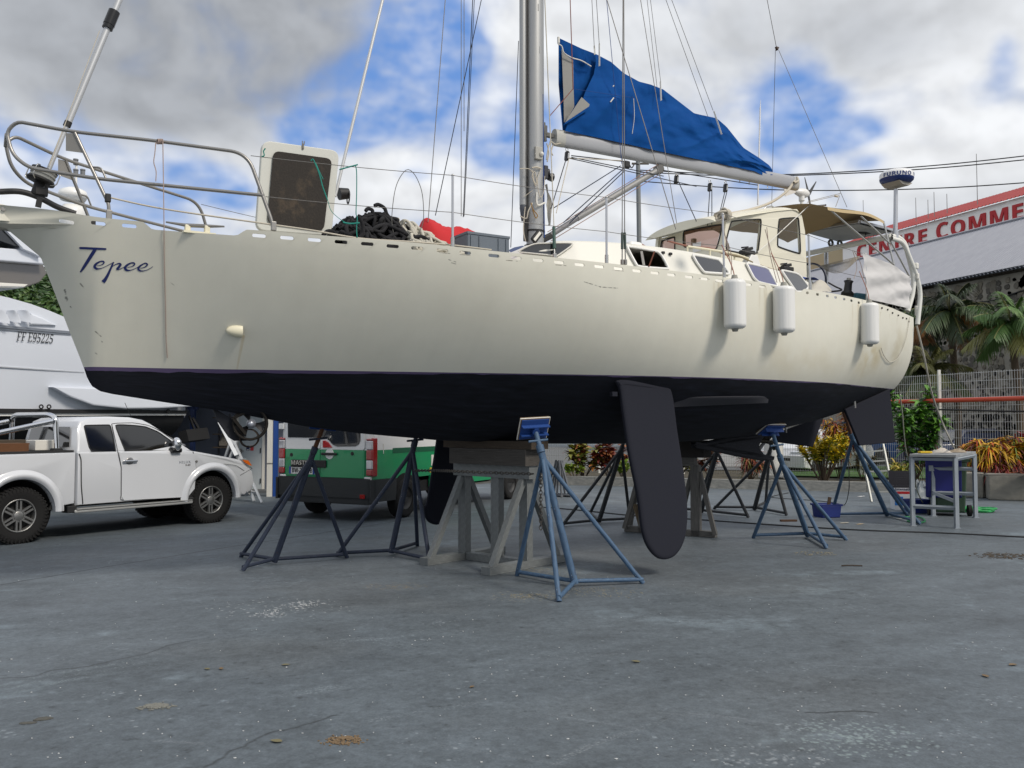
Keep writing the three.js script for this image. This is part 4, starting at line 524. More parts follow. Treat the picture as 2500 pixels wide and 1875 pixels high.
  part('line_bundle', [tube([[1640, 585], [1665, 592], [1700, 600], [1745, 604], [1790, 622]].map(q => onCoach(q[0], q[1], -.08)), .012, 40, 6)], mat(0x8b5f52, .9), cr); part('line_bundle', [tube([[1590, 588], [1610, 598], [1630, 602]].map(q => onCoach(q[0], q[1], -.2)), .01, 24, 6)], mat(0x8b5f52, .9), cr);
  part('line_bundle', [tube([[1780, 610], [1800, 622], [1830, 628], [1850, 640], [1880, 652], [1930, 668]].map(q => onCoach(q[0], q[1], -.06)), .014, 40, 6)], mat(0x8a7f66, .9), cr); part('line_bundle', [tube([[1770, 618], [1810, 626], [1840, 640]].map(q => onCoach(q[0], q[1], -.02)), .012, 30, 6)], mat(0x8a7f66, .9), cr);
  const wn = [[1835, 615], [1930, 655]].map(q => onCoach(q[0], q[1], -.08)); wn.forEach(p => { const g = group('rope_clutch', cr); part('body', [rbx(.2, .06, .12, .015, p.x, p.y, p.z), rbx(.12, .04, .1, .01, p.x + .01, p.y + .05, p.z, 0, 0, .25)], M.black, g); part('lever', sqb(p.clone().add(V(-.1, .06, 0)), p.clone().add(V(.02, .08, 0)), .02), M.blackGloss, g); });
  const fo = onCoach(1563, 590, -.25); part('vent_cover', rbx(.22, .13, .2, .05, fo.x + .08, fo.y - .02, fo.z), M.white, cr);
  const v3 = onCoach(1845, 640, -.02); part('winch_pad', ext([[-.14, 0], [.12, -.04], [.05, .12], [-.06, .12]], .1, .01).translate(v3.x, v3.y - .02, v3.z - .1), M.white, cr);
  part('black_fitting', [rbx(.04, .03, .03, .005, onCoach(1618, 617).x, onCoach(1618, 617).y, onCoach(1618, 617).z), rbx(.04, .03, .03, .005, onCoach(1636, 620).x, onCoach(1636, 620).y, onCoach(1636, 620).z)], M.black, cr);
}
// ---------------------------------------------------------------- pilothouse
{
  const ph = group('pilothouse', boat); const cm = phy(0xd8d4c2, .5, { side: THREE.DoubleSide });
  const W0 = .66, W1 = .78;
  // walls as pierced plates: front plate in (t,h), side plates in (s,h)
  const fx = h => 7.62 + (h - 3.7) * .18;
  const Zd = (x, y) => [1560 + x * .31646, 400 + y * .31646];
  const front = q => { let s = 7.7, p; const d = dirOf(...Zd(...q)); // intersect with s = fx(h)
    let t = 0; for (let i = 0; i < 40; i++) { p = B(...Zd(...q), t); const e = p.x - fx(p.y); t += e * .9; } return p; };
  const sideP = q => { let t = .7, p; for (let i = 0; i < 30; i++) { p = B(...Zd(...q), t); t = lerp(t, lerp(W0, W1, clamp((p.x - 7.6) / 1.5)), .6); } return p; };
  const fPane1 = [[350, 520], [640, 470], [595, 660], [350, 640]].map(front), fPane2 = [[165, 600], [275, 565], [275, 690], [150, 680]].map(front);
  const hT = 4.42, hB = 3.62;
  const hole = (P, k) => P.map(p => [p[k], p.y]);
  const fw = ext([[-W0, hB], [W0, hB], [W0, hT], [-W0, hT]], .03, 0, [hole([...fPane1].map(p => V(0, clamp(p.y, hB + .05, hT - .04), clamp(p.z, -W0 + .05, W0 - .05))), 'z'), hole(fPane2.map(p => V(0, clamp(p.y, hB + .05, hT - .04), clamp(p.z, -W0 + .04, .0))), 'z')]);
  { const A = fw.attributes.position; for (let i = 0; i < A.count; i++) { const t = A.getX(i), h = A.getY(i), d = A.getZ(i); A.setXYZ(i, fx(h) + d, h, t); } fw.computeVertexNormals(); }
  part('front_wall', fw, cm, ph);
  const sT = s => tab([7.6, 8.0, 8.6, 8.95, 9.1], [4.42, 4.53, 4.67, 4.73, 4.70])(s);
  const win1 = [[715, 445], [940, 430], [915, 685], [800, 690], [675, 665], [675, 580]].map(sideP), win2 = [[1082, 428], [1228, 420], [1243, 690], [1070, 635]].map(sideP);
  for (const sg of [1, -1]) {
    if (sg < 0) { const g = ext([[7.63, hB], [9.22, 3.6], [9.2, 3.86], [7.7, 3.86]], .03).translate(0, 0, -.74); part('side_wall', g, cm, ph); for (const [a, b] of [[7.76, 7.68], [8.45, 8.45], [9.14, 9.16]]) part('roof_post', sqb(V(b, 3.84, -.72), V(a, 4.5, -.7), .06), cm, ph); continue; }
    const out = [[7.63, hB], [9.22, 3.6], [9.22, 4.0], [9.2, 4.42], [9.14, 4.64], [9.04, sT(8.98)], [8.6, sT(8.6)], [8.0, sT(8.0)], [7.745, 4.42]];
    const g = ext(out, .03, 0, [hole(win1, 'x'), hole(win2, 'x')]); const A = g.attributes.position; for (let i = 0; i < A.count; i++) { const s = A.getX(i); A.setZ(i, sg * (lerp(W0, W1, clamp((s - 7.6) / 1.5)) - .03 + A.getZ(i))); } g.computeVertexNormals(); part('side_wall', g, cm, ph);
    for (const w of [win1, win2]) { const wd = group('window', ph); const P = w.map(p => V(p.x, p.y, sg * (lerp(W0, W1, clamp((p.x - 7.6) / 1.5)) + .002))); part('gasket', tube(P, .011, 60, 6, true, .1), M.black, wd); const gg = new THREE.ShapeGeometry(shp(P.map(p => [p.x, p.y]))); const Q = gg.attributes.position; for (let i = 0; i < Q.count; i++) Q.setZ(i, sg * (lerp(W0, W1, clamp((Q.getX(i) - 7.6) / 1.5)) - .01)); part('pane', gg, M.glassClear, wd); }
  }
  for (const w of [fPane1, fPane2]) { const wd = group('window', ph); const P = w.map(p => V(fx(p.y) - .004, p.y, clamp(p.z, -W0 + .04, W0 - .05))); part('gasket', tube(P, .011, 60, 6, true, .1), M.black, wd); const gg = new THREE.BufferGeometry().setFromPoints([P[0], P[1], P[2], P[0], P[2], P[3]]); gg.computeVertexNormals(); part('pane', gg, new THREE.MeshPhysicalMaterial({ color: 0xb59a8e, roughness: .05, transmission: 1, thickness: 0, side: THREE.DoubleSide }), wd); }
  // roof: crowned moulding with a visor
  const roof = sheet((u, v) => { const s = lerp(7.5, 9.12, u); const w = lerp(W0, W1, clamp((s - 7.6) / 1.5)) + lerp(.06, .015, sst(7.9, 8.6, s)); const q = 2 * v - 1; const H0 = tab([7.5, 7.7, 8.0, 8.6, 8.95, 9.05, 9.12], [4.42, 4.47, 4.55, 4.69, 4.755, 4.74, 4.70])(s); const c = Math.pow(Math.abs(q), 6); return V(s + .12 * (1 - u) * 0 - .0, H0 + .075 * (1 - q * q) - .05 * c, w * q); }, 30, 30);
  part('roof', [roof, sheet((u, v) => { const q = 2 * u - 1, w = W0 + .06; return V(7.5, lerp(4.42 + .075 * (1 - q * q) - .05 * Math.pow(Math.abs(q), 6), 4.37, v), w * q); }, 20, 2)], cm, ph);
  const r0 = sideP([1060, 355]), r1 = sideP([1160, 350]); part('roof_rail', bentTube([V(r0.x, r0.y - .02, .5), V(r0.x + .03, r0.y + .09, .5), V(r1.x - .03, r1.y + .1, .5), V(r1.x, r1.y - .02, .5)], .012, 8, .05), M.steel, ph);
  part('base_moulding', rbx(.9, .1, .18, .04, 8.9, 3.62, .86, 0, .05, 0), cm, ph);
  part('porthole', [new THREE.TorusGeometry(.1, .018, 8, 26).rotateY(1.1).translate(7.5, 3.93, -.35)], M.white, ph);
  const nt = front([455, 645]); part('notice', bx(.004, .13, .16, nt.x - .02, nt.y, clamp(nt.z, -.5, .6)), mat(0xd8d8d8, .7), ph);
}
// ---------------------------------------------------------------- cockpit, bimini, arch, solar panel, radar, wind generator
{
  const Zd = (x, y) => [1560 + x * .31646, 400 + y * .31646];
  const bm = group('bimini', boat);
  const tan = mat(0x9a8460, .85, { side: THREE.DoubleSide });
  const nf = B(2019, 505, .92), na = B(2158, 540, .92); const s0 = nf.x, s1 = na.x;
  const canvas = sheet((u, v) => { const s = lerp(s0 - .35 * (1 - u), s1, u), q = 2 * v - 1; return V(s, lerp(nf.y, na.y, u) + .10 * (1 - q * q) + .05 * Math.sin(u * Math.PI) - .02 * Math.sin(u * Math.PI * 2) + .008 * fbm(s * 4, q * 4, 2, 3), -q * .92); }, 28, 24);
  part('canopy', canvas, tan, bm);
  part('valance', sheet((u, v) => { const s = lerp(s0, s1, u); return V(s, lerp(nf.y, na.y, u) - .0 - v * .05 + .05 * Math.sin(u * Math.PI) - .02 * Math.sin(u * Math.PI * 2), .925 + .01 * v); }, 20, 2), mat(0xb3a07a, .85, { side: THREE.DoubleSide }), bm);
  const T = (p, t1, q, t2, r = .014) => cyl(B(...p, t1), B(...q, t2), r);
  part('frame_tube', T([2022, 508], .9, [2182, 646], 1.03), M.steel, bm); part('frame_tube', T([2101, 527], .9, [2172, 594], 1.0), M.steel, bm); part('frame_tube', T([2157, 540], .92, [2183, 648], 1.03), M.steel, bm); part('frame_tube', T([2172, 585], .95, [2222, 678], 1.04), M.steel, bm);
  part('frame_tube', bentTube([V(s0, nf.y + .03, .9), V(s0, nf.y + .11, .3), V(s0, nf.y + .11, -.3), V(s0, nf.y + .03, -.9)], .014), M.steel, bm); part('strap', [cyl(B(1977, 500, .8), B(1880, 590, 1.0), .006), cyl(B(1880, 590, 1.0), B(1850, 615, 1.1), .006)], M.whiteDull, bm);
  // arch
  const ar = group('stern_arch', boat); const wp = phy(0xd6d6cf, .4);
  const c1 = [[2176, 577], [2190, 577], [2209, 592], [2231, 675], [2229, 716], [2216, 760]].map(q => B(q[0], q[1], .95)), c2 = [[2176, 582], [2205, 590], [2237, 669], [2248, 716], [2240, 792]].map(q => B(q[0], q[1], .98));
  part('leg', bentTube(c1, .036, 12, .15), wp, ar); part('leg', bentTube(c2, .034, 12, .15), wp, ar); part('leg', bentTube(c1.map(p => V(p.x, p.y, -p.z)), .036, 12, .15), wp, ar); part('leg', bentTube(c2.map(p => V(p.x, p.y, -p.z)), .034, 12, .15), wp, ar);
  part('cross_beam', [cyl(c1[0], V(c1[0].x, c1[0].y, -c1[0].z), .045, .045, 14)], wp, ar); const bp = B(2017, 610, -.55); part('centre_post', cyl(bp, V(bp.x, 3.2, bp.z), .035, .035, 12), M.alu, ar);
  part('stern_light', rbx(.07, .1, .06, .02, B(2234, 650, .98).x, B(2234, 650, .98).y, 1.0), M.whiteDull, ar); part('stern_light', rbx(.06, .1, .06, .02, B(2236, 672, .98).x, B(2236, 672, .98).y - .02, 1.0), M.whiteDull, ar);
  part('outboard_bracket', [rbx(.1, .16, .05, .02, B(2233, 760, .9).x, B(2233, 760, .9).y, .95)], M.whiteDull, ar);
  // solar panel seen from below
  const sp = group('solar_panel', boat); const pc = [B(1966, 563, -.95), B(2050, 586, -.95), B(2178, 562, .8), B(2098, 541, .8)];
  { const a = pc[0], b = pc[1], c = pc[2], d = pc[3]; const n = b.clone().sub(a).cross(d.clone().sub(a)).normalize().multiplyScalar(.035); const quadS = (o) => sheet((u, v) => a.clone().lerp(b, u).lerp(d.clone().lerp(c, u), v).add(o), 2, 2); part('backsheet', [quadS(V(0, 0, 0)), quadS(n)], mat(0x9b9c9c, .6, { side: THREE.DoubleSide }), sp); part('frame', [sqb(a, b, .035, .05), sqb(b, c, .035, .05), sqb(c, d, .035, .05), sqb(d, a, .035, .05)], M.alu, sp); const jb = a.clone().lerp(c, .72); part('junction_box', rbx(.2, .04, .16, .01, jb.x, jb.y - .03, jb.z), M.black, sp);
    part('bracket', [...[[2052, 590], [2030, 588]].map(q => new THREE.TorusGeometry(.05, .02, 6, 18).translate(B(...q, -.6).x - .02, B(...q, -.6).y - .04, -.6))], mat(0x55544f, .6), sp); part('cable', tube([jb.clone().add(V(0, -.04, 0)), jb.clone().add(V(-.1, -.2, .05)), jb.clone().add(V(.1, -.25, .05)), jb.clone().add(V(.2, -.12, 0))], .006, 20, 5), M.black, sp); }
  // radar on its pole
  const rd = group('radar', boat); const pb = B(2186, 572, .95), ptp = B(2187, 462, .95), dc = B(2189, 437, .95);
  part('pole', [cyl(pb, ptp, .034, .03, 14), cyl(V(pb.x - .0, pb.y - .08, pb.z), V(pb.x, pb.y + .05, pb.z), .045, .045, 14)], M.alu, rd); part('bracket_plate', [ext([[-.17, 0], [.17, 0], [.08, -.05], [-.08, -.05]], .3, .005).translate(dc.x, dc.y - .075, dc.z - .15)], mat(0x9a9488, .6), rd);
  const R = .248; part('dome_base', lathe([[0, -.075], [R * .78, -.075], [R * .97, -.03], [R, .0]], 44).translate(dc.x, dc.y, dc.z), phy(0x16306e, .4), rd); const dome = part('dome', lathe([[R, 0], [R, .055], [R * .97, .085], [R * .8, .115], [R * .5, .132], [0, .14]], 44).translate(dc.x, dc.y, dc.z), phy(0xdcdcda, .35, { clearcoat: .4 }), rd);
  { const g = textGeo('FURUNO', .058, .003); const A = g.attributes.position, w = g.boundingBox.max.x; const th0 = Math.atan2(dc.z - 0, 1); for (let i = 0; i < A.count; i++) { const a = (A.getX(i) * 1.35 - w * 1.35 * .5) / R + .0; const yy = A.getY(i), ang = a - .92; const r = R + .001 + A.getZ(i); A.setXYZ(i, dc.x + Math.sin(ang) * r, dc.y + .004 + yy, dc.z + Math.cos(ang) * r); } g.computeVertexNormals(); part('lettering', g, mat(0x16306e, .5), rd);
    const g2 = textGeo('W', .05, .003); const A2 = g2.attributes.position; for (let i = 0; i < A2.count; i++) { const ang = A2.getX(i) / R + .25; const r = R + .001 + A2.getZ(i); A2.setXYZ(i, dc.x + Math.sin(ang) * r, dc.y + .012 + A2.getY(i), dc.z + Math.cos(ang) * r); } g2.computeVertexNormals(); part('lettering', g2, mat(0x8b93a8, .5), rd); }
  // wind generator
  const wg = group('wind_generator', boat); const wc = B(1957, 471, -.85); part('pole', cyl(V(wc.x, wc.y, wc.z), V(wc.x - .02, 3.3, wc.z), .028), wp, wg); part('nacelle', [lathe([[0, -.16], [.045, -.14], [.075, -.02], [.08, .08], [.05, .15], [0, .16]], 20).rotateZ(-Math.PI / 2).translate(wc.x, wc.y, wc.z), cyl(V(wc.x, wc.y - .14, wc.z), V(wc.x, wc.y, wc.z), .05, .05, 14)], phy(0xd8d8d4, .35), wg); part('tail', ext([[-.16, -.02], [-.42, -.12], [-.45, .05], [-.38, .1], [-.16, .03]], .01).translate(wc.x, wc.y, wc.z), mat(0xc9c5bd, .6), wg);
  for (const [an, l] of [[.75, .42], [2.05, .3], [-1.2, .36]]) { const g = ext([[0, -.03], [.12, -.045], [1, -.012], [1, .004], [.1, .03], [0, .03]].map(p => [p[0] * l, p[1]]), .006); g.rotateZ(an); g.rotateY(.25); g.translate(wc.x + .17, wc.y, wc.z); part('blade', g, mat(0x33322f, .5), wg); }
  part('lashing_line', [cyl(B(1970, 495, -.2), B(2050, 476, .3), .004), cyl(B(1972, 492, -.2), B(2052, 472, .3), .004), rbx(.08, .03, .03, .01, B(2042, 479, .3).x, B(2042, 479, .3).y, .3), cyl(B(2050, 478, .3), B(2040, 505, .2), .004)], M.rope, boat);
  part('whip_antenna', [cyl(B(1850, 500, -.9), B(1856, 262, -.9), .013, .011, 8), cyl(B(1856, 262, -.9), B(1857, 243, -.9), .008, .002, 8)], mat(0xd6d6d6, .5), boat);
  // cockpit coaming, wheel, winches
  part('cockpit_coaming', [sheet((u, v) => { const s = lerp(8.9, 11, u); return V(s, lerp(3.15, lerp(3.48, 3.3, u), v), bsT(s) * .62); }, 10, 2), sheet((u, v) => { const s = lerp(8.9, 11, u); return V(s, lerp(3.15, lerp(3.48, 3.3, u), v), -bsT(s) * .62); }, 10, 2)], mat(0xd0cfc6, .5, { side: THREE.DoubleSide }), boat);
  const wch = (p, name) => { const g = group('winch', boat); part('drum', lathe([[0, -.1], [.085, -.1], [.085, -.06], [.055, -.03], [.05, .08], [.065, .11], [0, .115]], 24).rotateZ(-.18).translate(p.x, p.y, p.z), mat(0x2a2a2c, .5, { metalness: .3 }), g); part('handle_socket', cyl(p.clone().add(V(.015, .1, 0)), p.clone().add(V(.025, .15, 0)), .03, .028, 12), M.steelDull, g); };
  wch(B(2070, 705, 1.25)); wch(V(B(2070, 705, 1.25).x, B(2070, 705, 1.25).y, -1.25));
  const sw = B(1985, 668, .5); part('steering_wheel', [new THREE.TorusGeometry(.28, .016, 8, 36).rotateY(Math.PI / 2 + .1).translate(sw.x + .1, sw.y - .1, .35)], mat(0x1a2238, .5), boat);
  part('blue_tarp', sheet((u, v) => { const q = B(lerp(1955, 2000, u), lerp(684, 672, v), 1.0); q.y += .03 * fbm(u * 4, v * 3, 2, 3) + .04 * Math.sin(u * 3.1); q.z -= v * .4; return q; }, 12, 6), mat(0x1c3f8c, .7, { side: THREE.DoubleSide }), boat);
  part('folded_canvas', sheet((u, v) => { const q = B(lerp(1975, 2030, u), lerp(712, 683, Math.sin(v * 3.14 * .5) * Math.sin(Math.PI * clamp(.1 + .85 * u))), lerp(1.3, .9, v)); q.y += .02 * fbm(u * 5, v * 4, 7, 4); return q; }, 16, 10), mat(0xb9b5aa, .9, { side: THREE.DoubleSide }), boat);
  part('teal_tub', rbx(.25, .09, .2, .03, B(2092, 725, 1.2).x, B(2092, 725, 1.2).y, 1.2), mat(0x3a6d80, .6), boat);
  part('cockpit_hose', tube([B(2022, 690, .9), B(2040, 700, 1.0), B(2055, 708, 1.1), B(2030, 712, 1.2)], .012, 24, 6), M.black, boat);
  // weather cloth at the quarter
  const wcP = [[1725, 690], [1960, 780], [2100, 880], [2118, 1000], [2080, 1140], [1765, 1045]].map(q => side(...Zd(...q), .02));
  const [q0, q1, q2, q3, q4, q5] = wcP; const topC = new THREE.CatmullRomCurve3([q0, q1, q2], false, 'catmullrom', .3), botC = new THREE.CatmullRomCurve3([q5, q5.clone().lerp(q4, .5).add(V(0, .02, .03)), q4.clone().lerp(q3, .15)], false, 'catmullrom', .3);
  part('weather_cloth', sheet((u, v) => { const p = botC.getPoint(u).lerp(topC.getPoint(u), v); p.z += .03 * fbm(u * 5 + v * 2, v * 4 - u * 2, 4.4, 4) + .018 * Math.sin(u * 9 - v * 12) * Math.sin(v * 3.14); return p; }, 40, 26), mat(0xbfbebd, .9, { side: THREE.DoubleSide, bumpMap: grainBump, bumpScale: .0012 }), boat);
  // stern netting hammock behind
  const nt = []; for (let k = 0; k < 14; k++) { const p = []; for (let i = 0; i <= 10; i++) { const u = i / 10; const q = B(lerp(2000, 2100, u), lerp(650, 625, u) + 28 * Math.sin(u * 3.14) * (k / 13), -.4); p.push(q); } nt.push(tube(p, .004, 20, 4)); } part('net_hammock', nt, mat(0x8f8a80, .9), boat);
}

// ================================================================ LOOSE THINGS ON DECK
{
  const Z2 = (x, y) => [600 + x * .28933, 300 + y * .28933];
  // foredeck hatch lid standing open
  const H = [[85, 905], [140, 145], [790, 235], [725, 955]].map(q => B(...Z2(...q), .35)); const I = [[175, 850], [228, 240], [722, 308], [652, 915]].map(q => B(...Z2(...q), .35));
  const rr = (P, r) => { const out = []; for (let i = 0; i < 4; i++) { const p = P[i], a = P[(i + 3) % 4], b = P[(i + 1) % 4]; const u = a.clone().sub(p).normalize().multiplyScalar(r).add(p), w = b.clone().sub(p).normalize().multiplyScalar(r).add(p); for (let k = 0; k <= 6; k++) { const t = k / 6; out.push([(1 - t) ** 2 * u.x + 2 * t * (1 - t) * p.x + t * t * w.x, (1 - t) ** 2 * u.y + 2 * t * (1 - t) * p.y + t * t * w.y]); } } return out; };
  const hl = group('deck_hatch', boat); part('lid', ext(rr(H, .1), .045, .01).translate(0, 0, .3), mat(0xbfc0b8, .55), hl);
  part('anti_slip_panel', ext(rr(I, .07), .006).translate(0, 0, .37), mat(0xffffff, .98, { map: (() => { const t = tex(256, 256, (u, v) => { const n = fbm(u * 5, v * 5, 3, 5, .6), f = fbm(u * 60, v * 60, 1, 2); const sp = .35 * sst(.12, .5, n + .25 * Math.exp(-((u - .45) ** 2 + (v - .25) ** 2) * 18) + .15 * Math.exp(-((u - .6) ** 2 + (v - .65) ** 2) * 14)); return [.19 + .05 * f + .26 * sp, .175 + .05 * f + .2 * sp, .16 + .045 * f + .13 * sp]; }); return t; })(), bumpMap: grainBump, bumpScale: .006 }), hl);
  { const g = hl.children[1].geometry, A = g.attributes.position, U = g.attributes.uv; for (let i = 0; i < A.count; i++) U.setXY(i, (A.getX(i) - 1.55) / .8, (A.getY(i) - 3.6) / 1); }
  const ct = B(...Z2(490, 200), .36); part('catch', [rbx(.02, .06, .02, .004, ct.x - .01, ct.y, .36), rbx(.008, .035, .01, .002, ct.x - .016, ct.y + .04, .36), rbx(.008, .035, .01, .002, ct.x + .004, ct.y + .04, .36)], mat(0x6b675e, .6), hl);
  const lm = B(838, 475, -.2); part('deck_light', [cyl(lm.clone().add(V(-.05, 0, 0)), lm.clone().add(V(.06, .02, 0)), .07, .06, 14), new THREE.TorusGeometry(.075, .008, 6, 18).rotateY(1.4).translate(lm.x + .06, lm.y - .02, lm.z)], M.black, boat);
  // rope heaps: one long rope flaked over a mound
  const heap = (pts, r, seed, mound, loops, m, name, label, cat) => { const R = rng(seed), list = []; for (let k = 0; k < loops; k++) { const p = []; const c = [R(), R()], rad = .25 + .5 * R(), ph = R() * 6.28, ex = .5 + R() * .5; for (let i = 0; i < 11; i++) { const a = ph + i / 10 * 6.283 * (.55 + .4 * R()); let u = clamp(c[0] + Math.cos(a) * rad * .55, 0, 1), v = clamp(c[1] + Math.sin(a) * rad * ex * .8, 0, 1); p.push(mound(u, v, R())); } list.push(tube(p, r * (.92 + .2 * R()), 44, 7)); } list.push(...pts); const w = merge(list); w.applyMatrix4(boat.matrixWorld); return one(name, w, m, label, cat); };
  boat.updateMatrixWorld(true);
  const zd = s => hs(s) - .1;
  const sA = B(835, 575, 1.0).x, sB = B(1000, 590, .9).x;
  heap([tube([[1085, 700], [1120, 690], [1170, 720], [1190, 770], [1220, 800], [1280, 815], [1270, 845], [1235, 830]].map(q => B(...Z2(...q), .9)), .02, 60, 8), tube([[1390, 970], [1480, 960], [1530, 985], [1550, 1020]].map(q => B(...Z2(...q), 1.2)), .02, 30, 8), tube([[950, 790], [985, 850], [990, 930], [960, 975]].map(q => B(...Z2(...q), 1.25)), .02, 30, 8), tube([[650, 950], [690, 915], [740, 920], [775, 960]].map(q => B(...Z2(...q), 1.0)), .02, 24, 8), tube([[1010, 745], [1030, 725], [1065, 735], [1075, 770]].map(q => B(...Z2(...q), .9)), .02, 24, 8)], .019, 11, (u, v, q) => { const s = lerp(sA - .02, sB + .22, u), env = Math.pow(Math.sin(Math.PI * clamp(.12 + .82 * Math.pow(u, .9))), .6); return V(s, zd(s) + .02 + (.02 + .48 * env * Math.pow(Math.sin(Math.PI * clamp(.05 + .9 * v)), .8)) * (.35 + .65 * Math.sqrt(q)), lerp(.45, 1.2, v)); }, 95, M.ropeBlack, 'black_rope_heap', 'big tangled heap of thick black rope on the foredeck', 'rope');
  const s3 = B(965, 560, .8).x, s4 = B(1120, 595, 1.2).x;
  heap([], .016, 23, (u, v, q) => { const s = lerp(s3, s4 + .12, u); return V(s, zd(s) + .02 + (.09 + .42 * Math.pow(1 - u, .55) * Math.sin(Math.PI * clamp(.1 + .85 * v))) * (.4 + .6 * q), lerp(.4, 1.3, v)); }, 75, M.ropeWhite, 'white_rope_heap', 'loose pile of off-white rope beside the red sail bag', 'rope');
  // red bag
  const bagC = [[1455, 860], [1560, 790], [1590, 778], [1700, 800], [1860, 795], [1930, 792], [1975, 840], [2060, 940], [1900, 960], [1600, 960], [1480, 900]].map(q => B(...Z2(...q), .55));
  const bs0 = bagC[0].x, bs1 = bagC[7].x; const bt = spl([0, .15, .25, .45, .75, .85, .95, 1], [.06, .25, .28, .23, .25, .23, .1, .0]);
  const bag = sheet((u, v) => { const s = lerp(bs0 - .02, bs1 + .05, u), a = v * Math.PI; const hh = bt(u) * 1.75 + .2; const w = .38 * Math.pow(Math.sin(Math.PI * clamp(.04 + .92 * u)), .4); const fold = 1 + .14 * fbm(u * 5, v * 5, 5, 5) + .03 * Math.sin(u * 9 + v * 7); return V(s, zd(s) + Math.sin(a) * hh * fold, .4 + Math.cos(a) * w * fold); }, 40, 22); bag.applyMatrix4(boat.matrixWorld);
  one('sail_bag', bag, mat(0xb3171d, .8, { side: THREE.DoubleSide, bumpMap: grainBump, bumpScale: .001 }), 'bright red cloth sail bag lying on the foredeck by the mast', 'bag');
  // grey folding crate
  const k0 = B(1120, 600, 1.15), k1 = B(1244, 580, 1.15); const cw = .5, chh = .41, cd = .36; const cr = thing('plastic_crate', 'grey ribbed plastic storage crate on deck just ahead of the mast', 'crate', toWorld(V((k0.x + k1.x) / 2 + .03, zd(3.6) - .02, 1.0)), AL);
  const cm = mat(0x5d6670, .6); part('body', [bx(cw, chh, .012, 0, chh / 2, cd / 2), bx(cw, chh, .012, 0, chh / 2, -cd / 2), bx(.012, chh, cd, cw / 2, chh / 2, 0), bx(.012, chh, cd, -cw / 2, chh / 2, 0), bx(cw, .012, cd, 0, .01, 0)], cm, cr); part('rim', [bx(cw + .02, .025, .02, 0, chh, cd / 2 + .004), bx(cw + .02, .025, .02, 0, chh, -cd / 2 - .004), bx(.02, .025, cd, cw / 2 + .004, chh, 0), bx(.02, .025, cd, -cw / 2 - .004, chh, 0)], cm, cr);
  for (const x of [-.215, -.115, .12, .215]) part('rib', bx(.012, chh - .03, .014, x, chh / 2 - .01, cd / 2 + .01), cm, cr);
  // wire hoop, teal ties, hanging line
  const tW = g => { g.applyMatrix4(boat.matrixWorld); return g; };
  one('wire_hoop', tW(tube([[1285, 1000], [1240, 900], [1235, 750], [1270, 530], [1350, 400], [1420, 430], [1480, 560], [1500, 720], [1490, 860], [1420, 1000]].map(q => B(...Z2(...q), 1.1)), .004, 60, 5)), mat(0x5d5c58, .6), 'thin dark wire bent into a tall hoop above the black rope', 'wire');
  const teal = (pts, r = .005) => tube(pts.map(q => { const p = side(...Z2(...q), .05); return p; }), r, pts.length * 8, 5);
  one('teal_cord', tW(merge([teal([[925, 355], [935, 420], [935, 600], [930, 760], [940, 800], [935, 900], [940, 970]], .005), teal([[790, 395], [860, 375], [925, 358], [945, 352]], .007), teal([[820, 840], [880, 850], [960, 845]], .008)])), M.ropeTeal, 'teal cord knotted round the lifeline above the black rope', 'cord');
  one('teal_cord', tW(merge([teal([[550, 320], [565, 305], [580, 330], [620, 430], [650, 540], [690, 650]], .006), teal([[590, 340], [630, 430], [652, 475]], .004), teal([[690, 650], [720, 740], [780, 800], [835, 838]], .003)])), M.ropeTeal, 'teal cord hanging from the lifeline across the open hatch', 'cord');
  one('teal_cord', tW(merge([teal([[165, 215], [150, 240], [155, 275], [135, 285]], .006)])), M.ropeTeal, 'short teal cord tied at the pulpit end beside the hatch', 'cord');
  const z1 = (x, y) => side(x * .3736, y * .3736, .03);
  const pts = [z1(1060, 915), z1(1062, 1050), z1(1065, 1250), z1(1068, 1480)].map(p => p.add(V(0, 0, .03))); for (const q of [[400, 600], [401, 660], [403, 730], [404, 790], [405, 830], [408, 874]]) pts.push(hullHit(q[0], q[1], .012));
  const coil = []; for (let k = 0; k < 4; k++) { const c = z1(1030 + k * 9, 925); coil.push(new THREE.TorusGeometry(.022, .005, 6, 14).rotateY(Math.PI / 2 + .2).translate(c.x, c.y, c.z)); }
  one('hanging_line', tW(merge([tube(pts, .0045, 90, 6), tube([z1(1018, 930), z1(1012, 1000), z1(1005, 1060), z1(1020, 1120), z1(1018, 1185)], .0045, 30, 6), ...coil])), mat(0xa18f86, .9), 'thin pinkish rope tied to the bow rail and hanging down the hull', 'rope');
  // anchor on the bow roller
  const an = thing('anchor', 'black steel anchor stowed on the bow roller', 'anchor', [BX, 0, -BD], AL);
  part('shank', tube([B(-40, 470, 0), B(0, 468, 0), B(50, 468, 0), B(95, 482, 0), B(140, 505, 0), B(185, 522, 0)], .028, 40, 8), mat(0x1d1e20, .55), an); part('fluke', ext([[-1.5, 3.75], [-.95, 4.05], [-.86, 4.1], [-.84, 3.9], [-1.1, 3.66]], .03, .008).translate(0, 0, -.1), mat(0x17181a, .5), an);
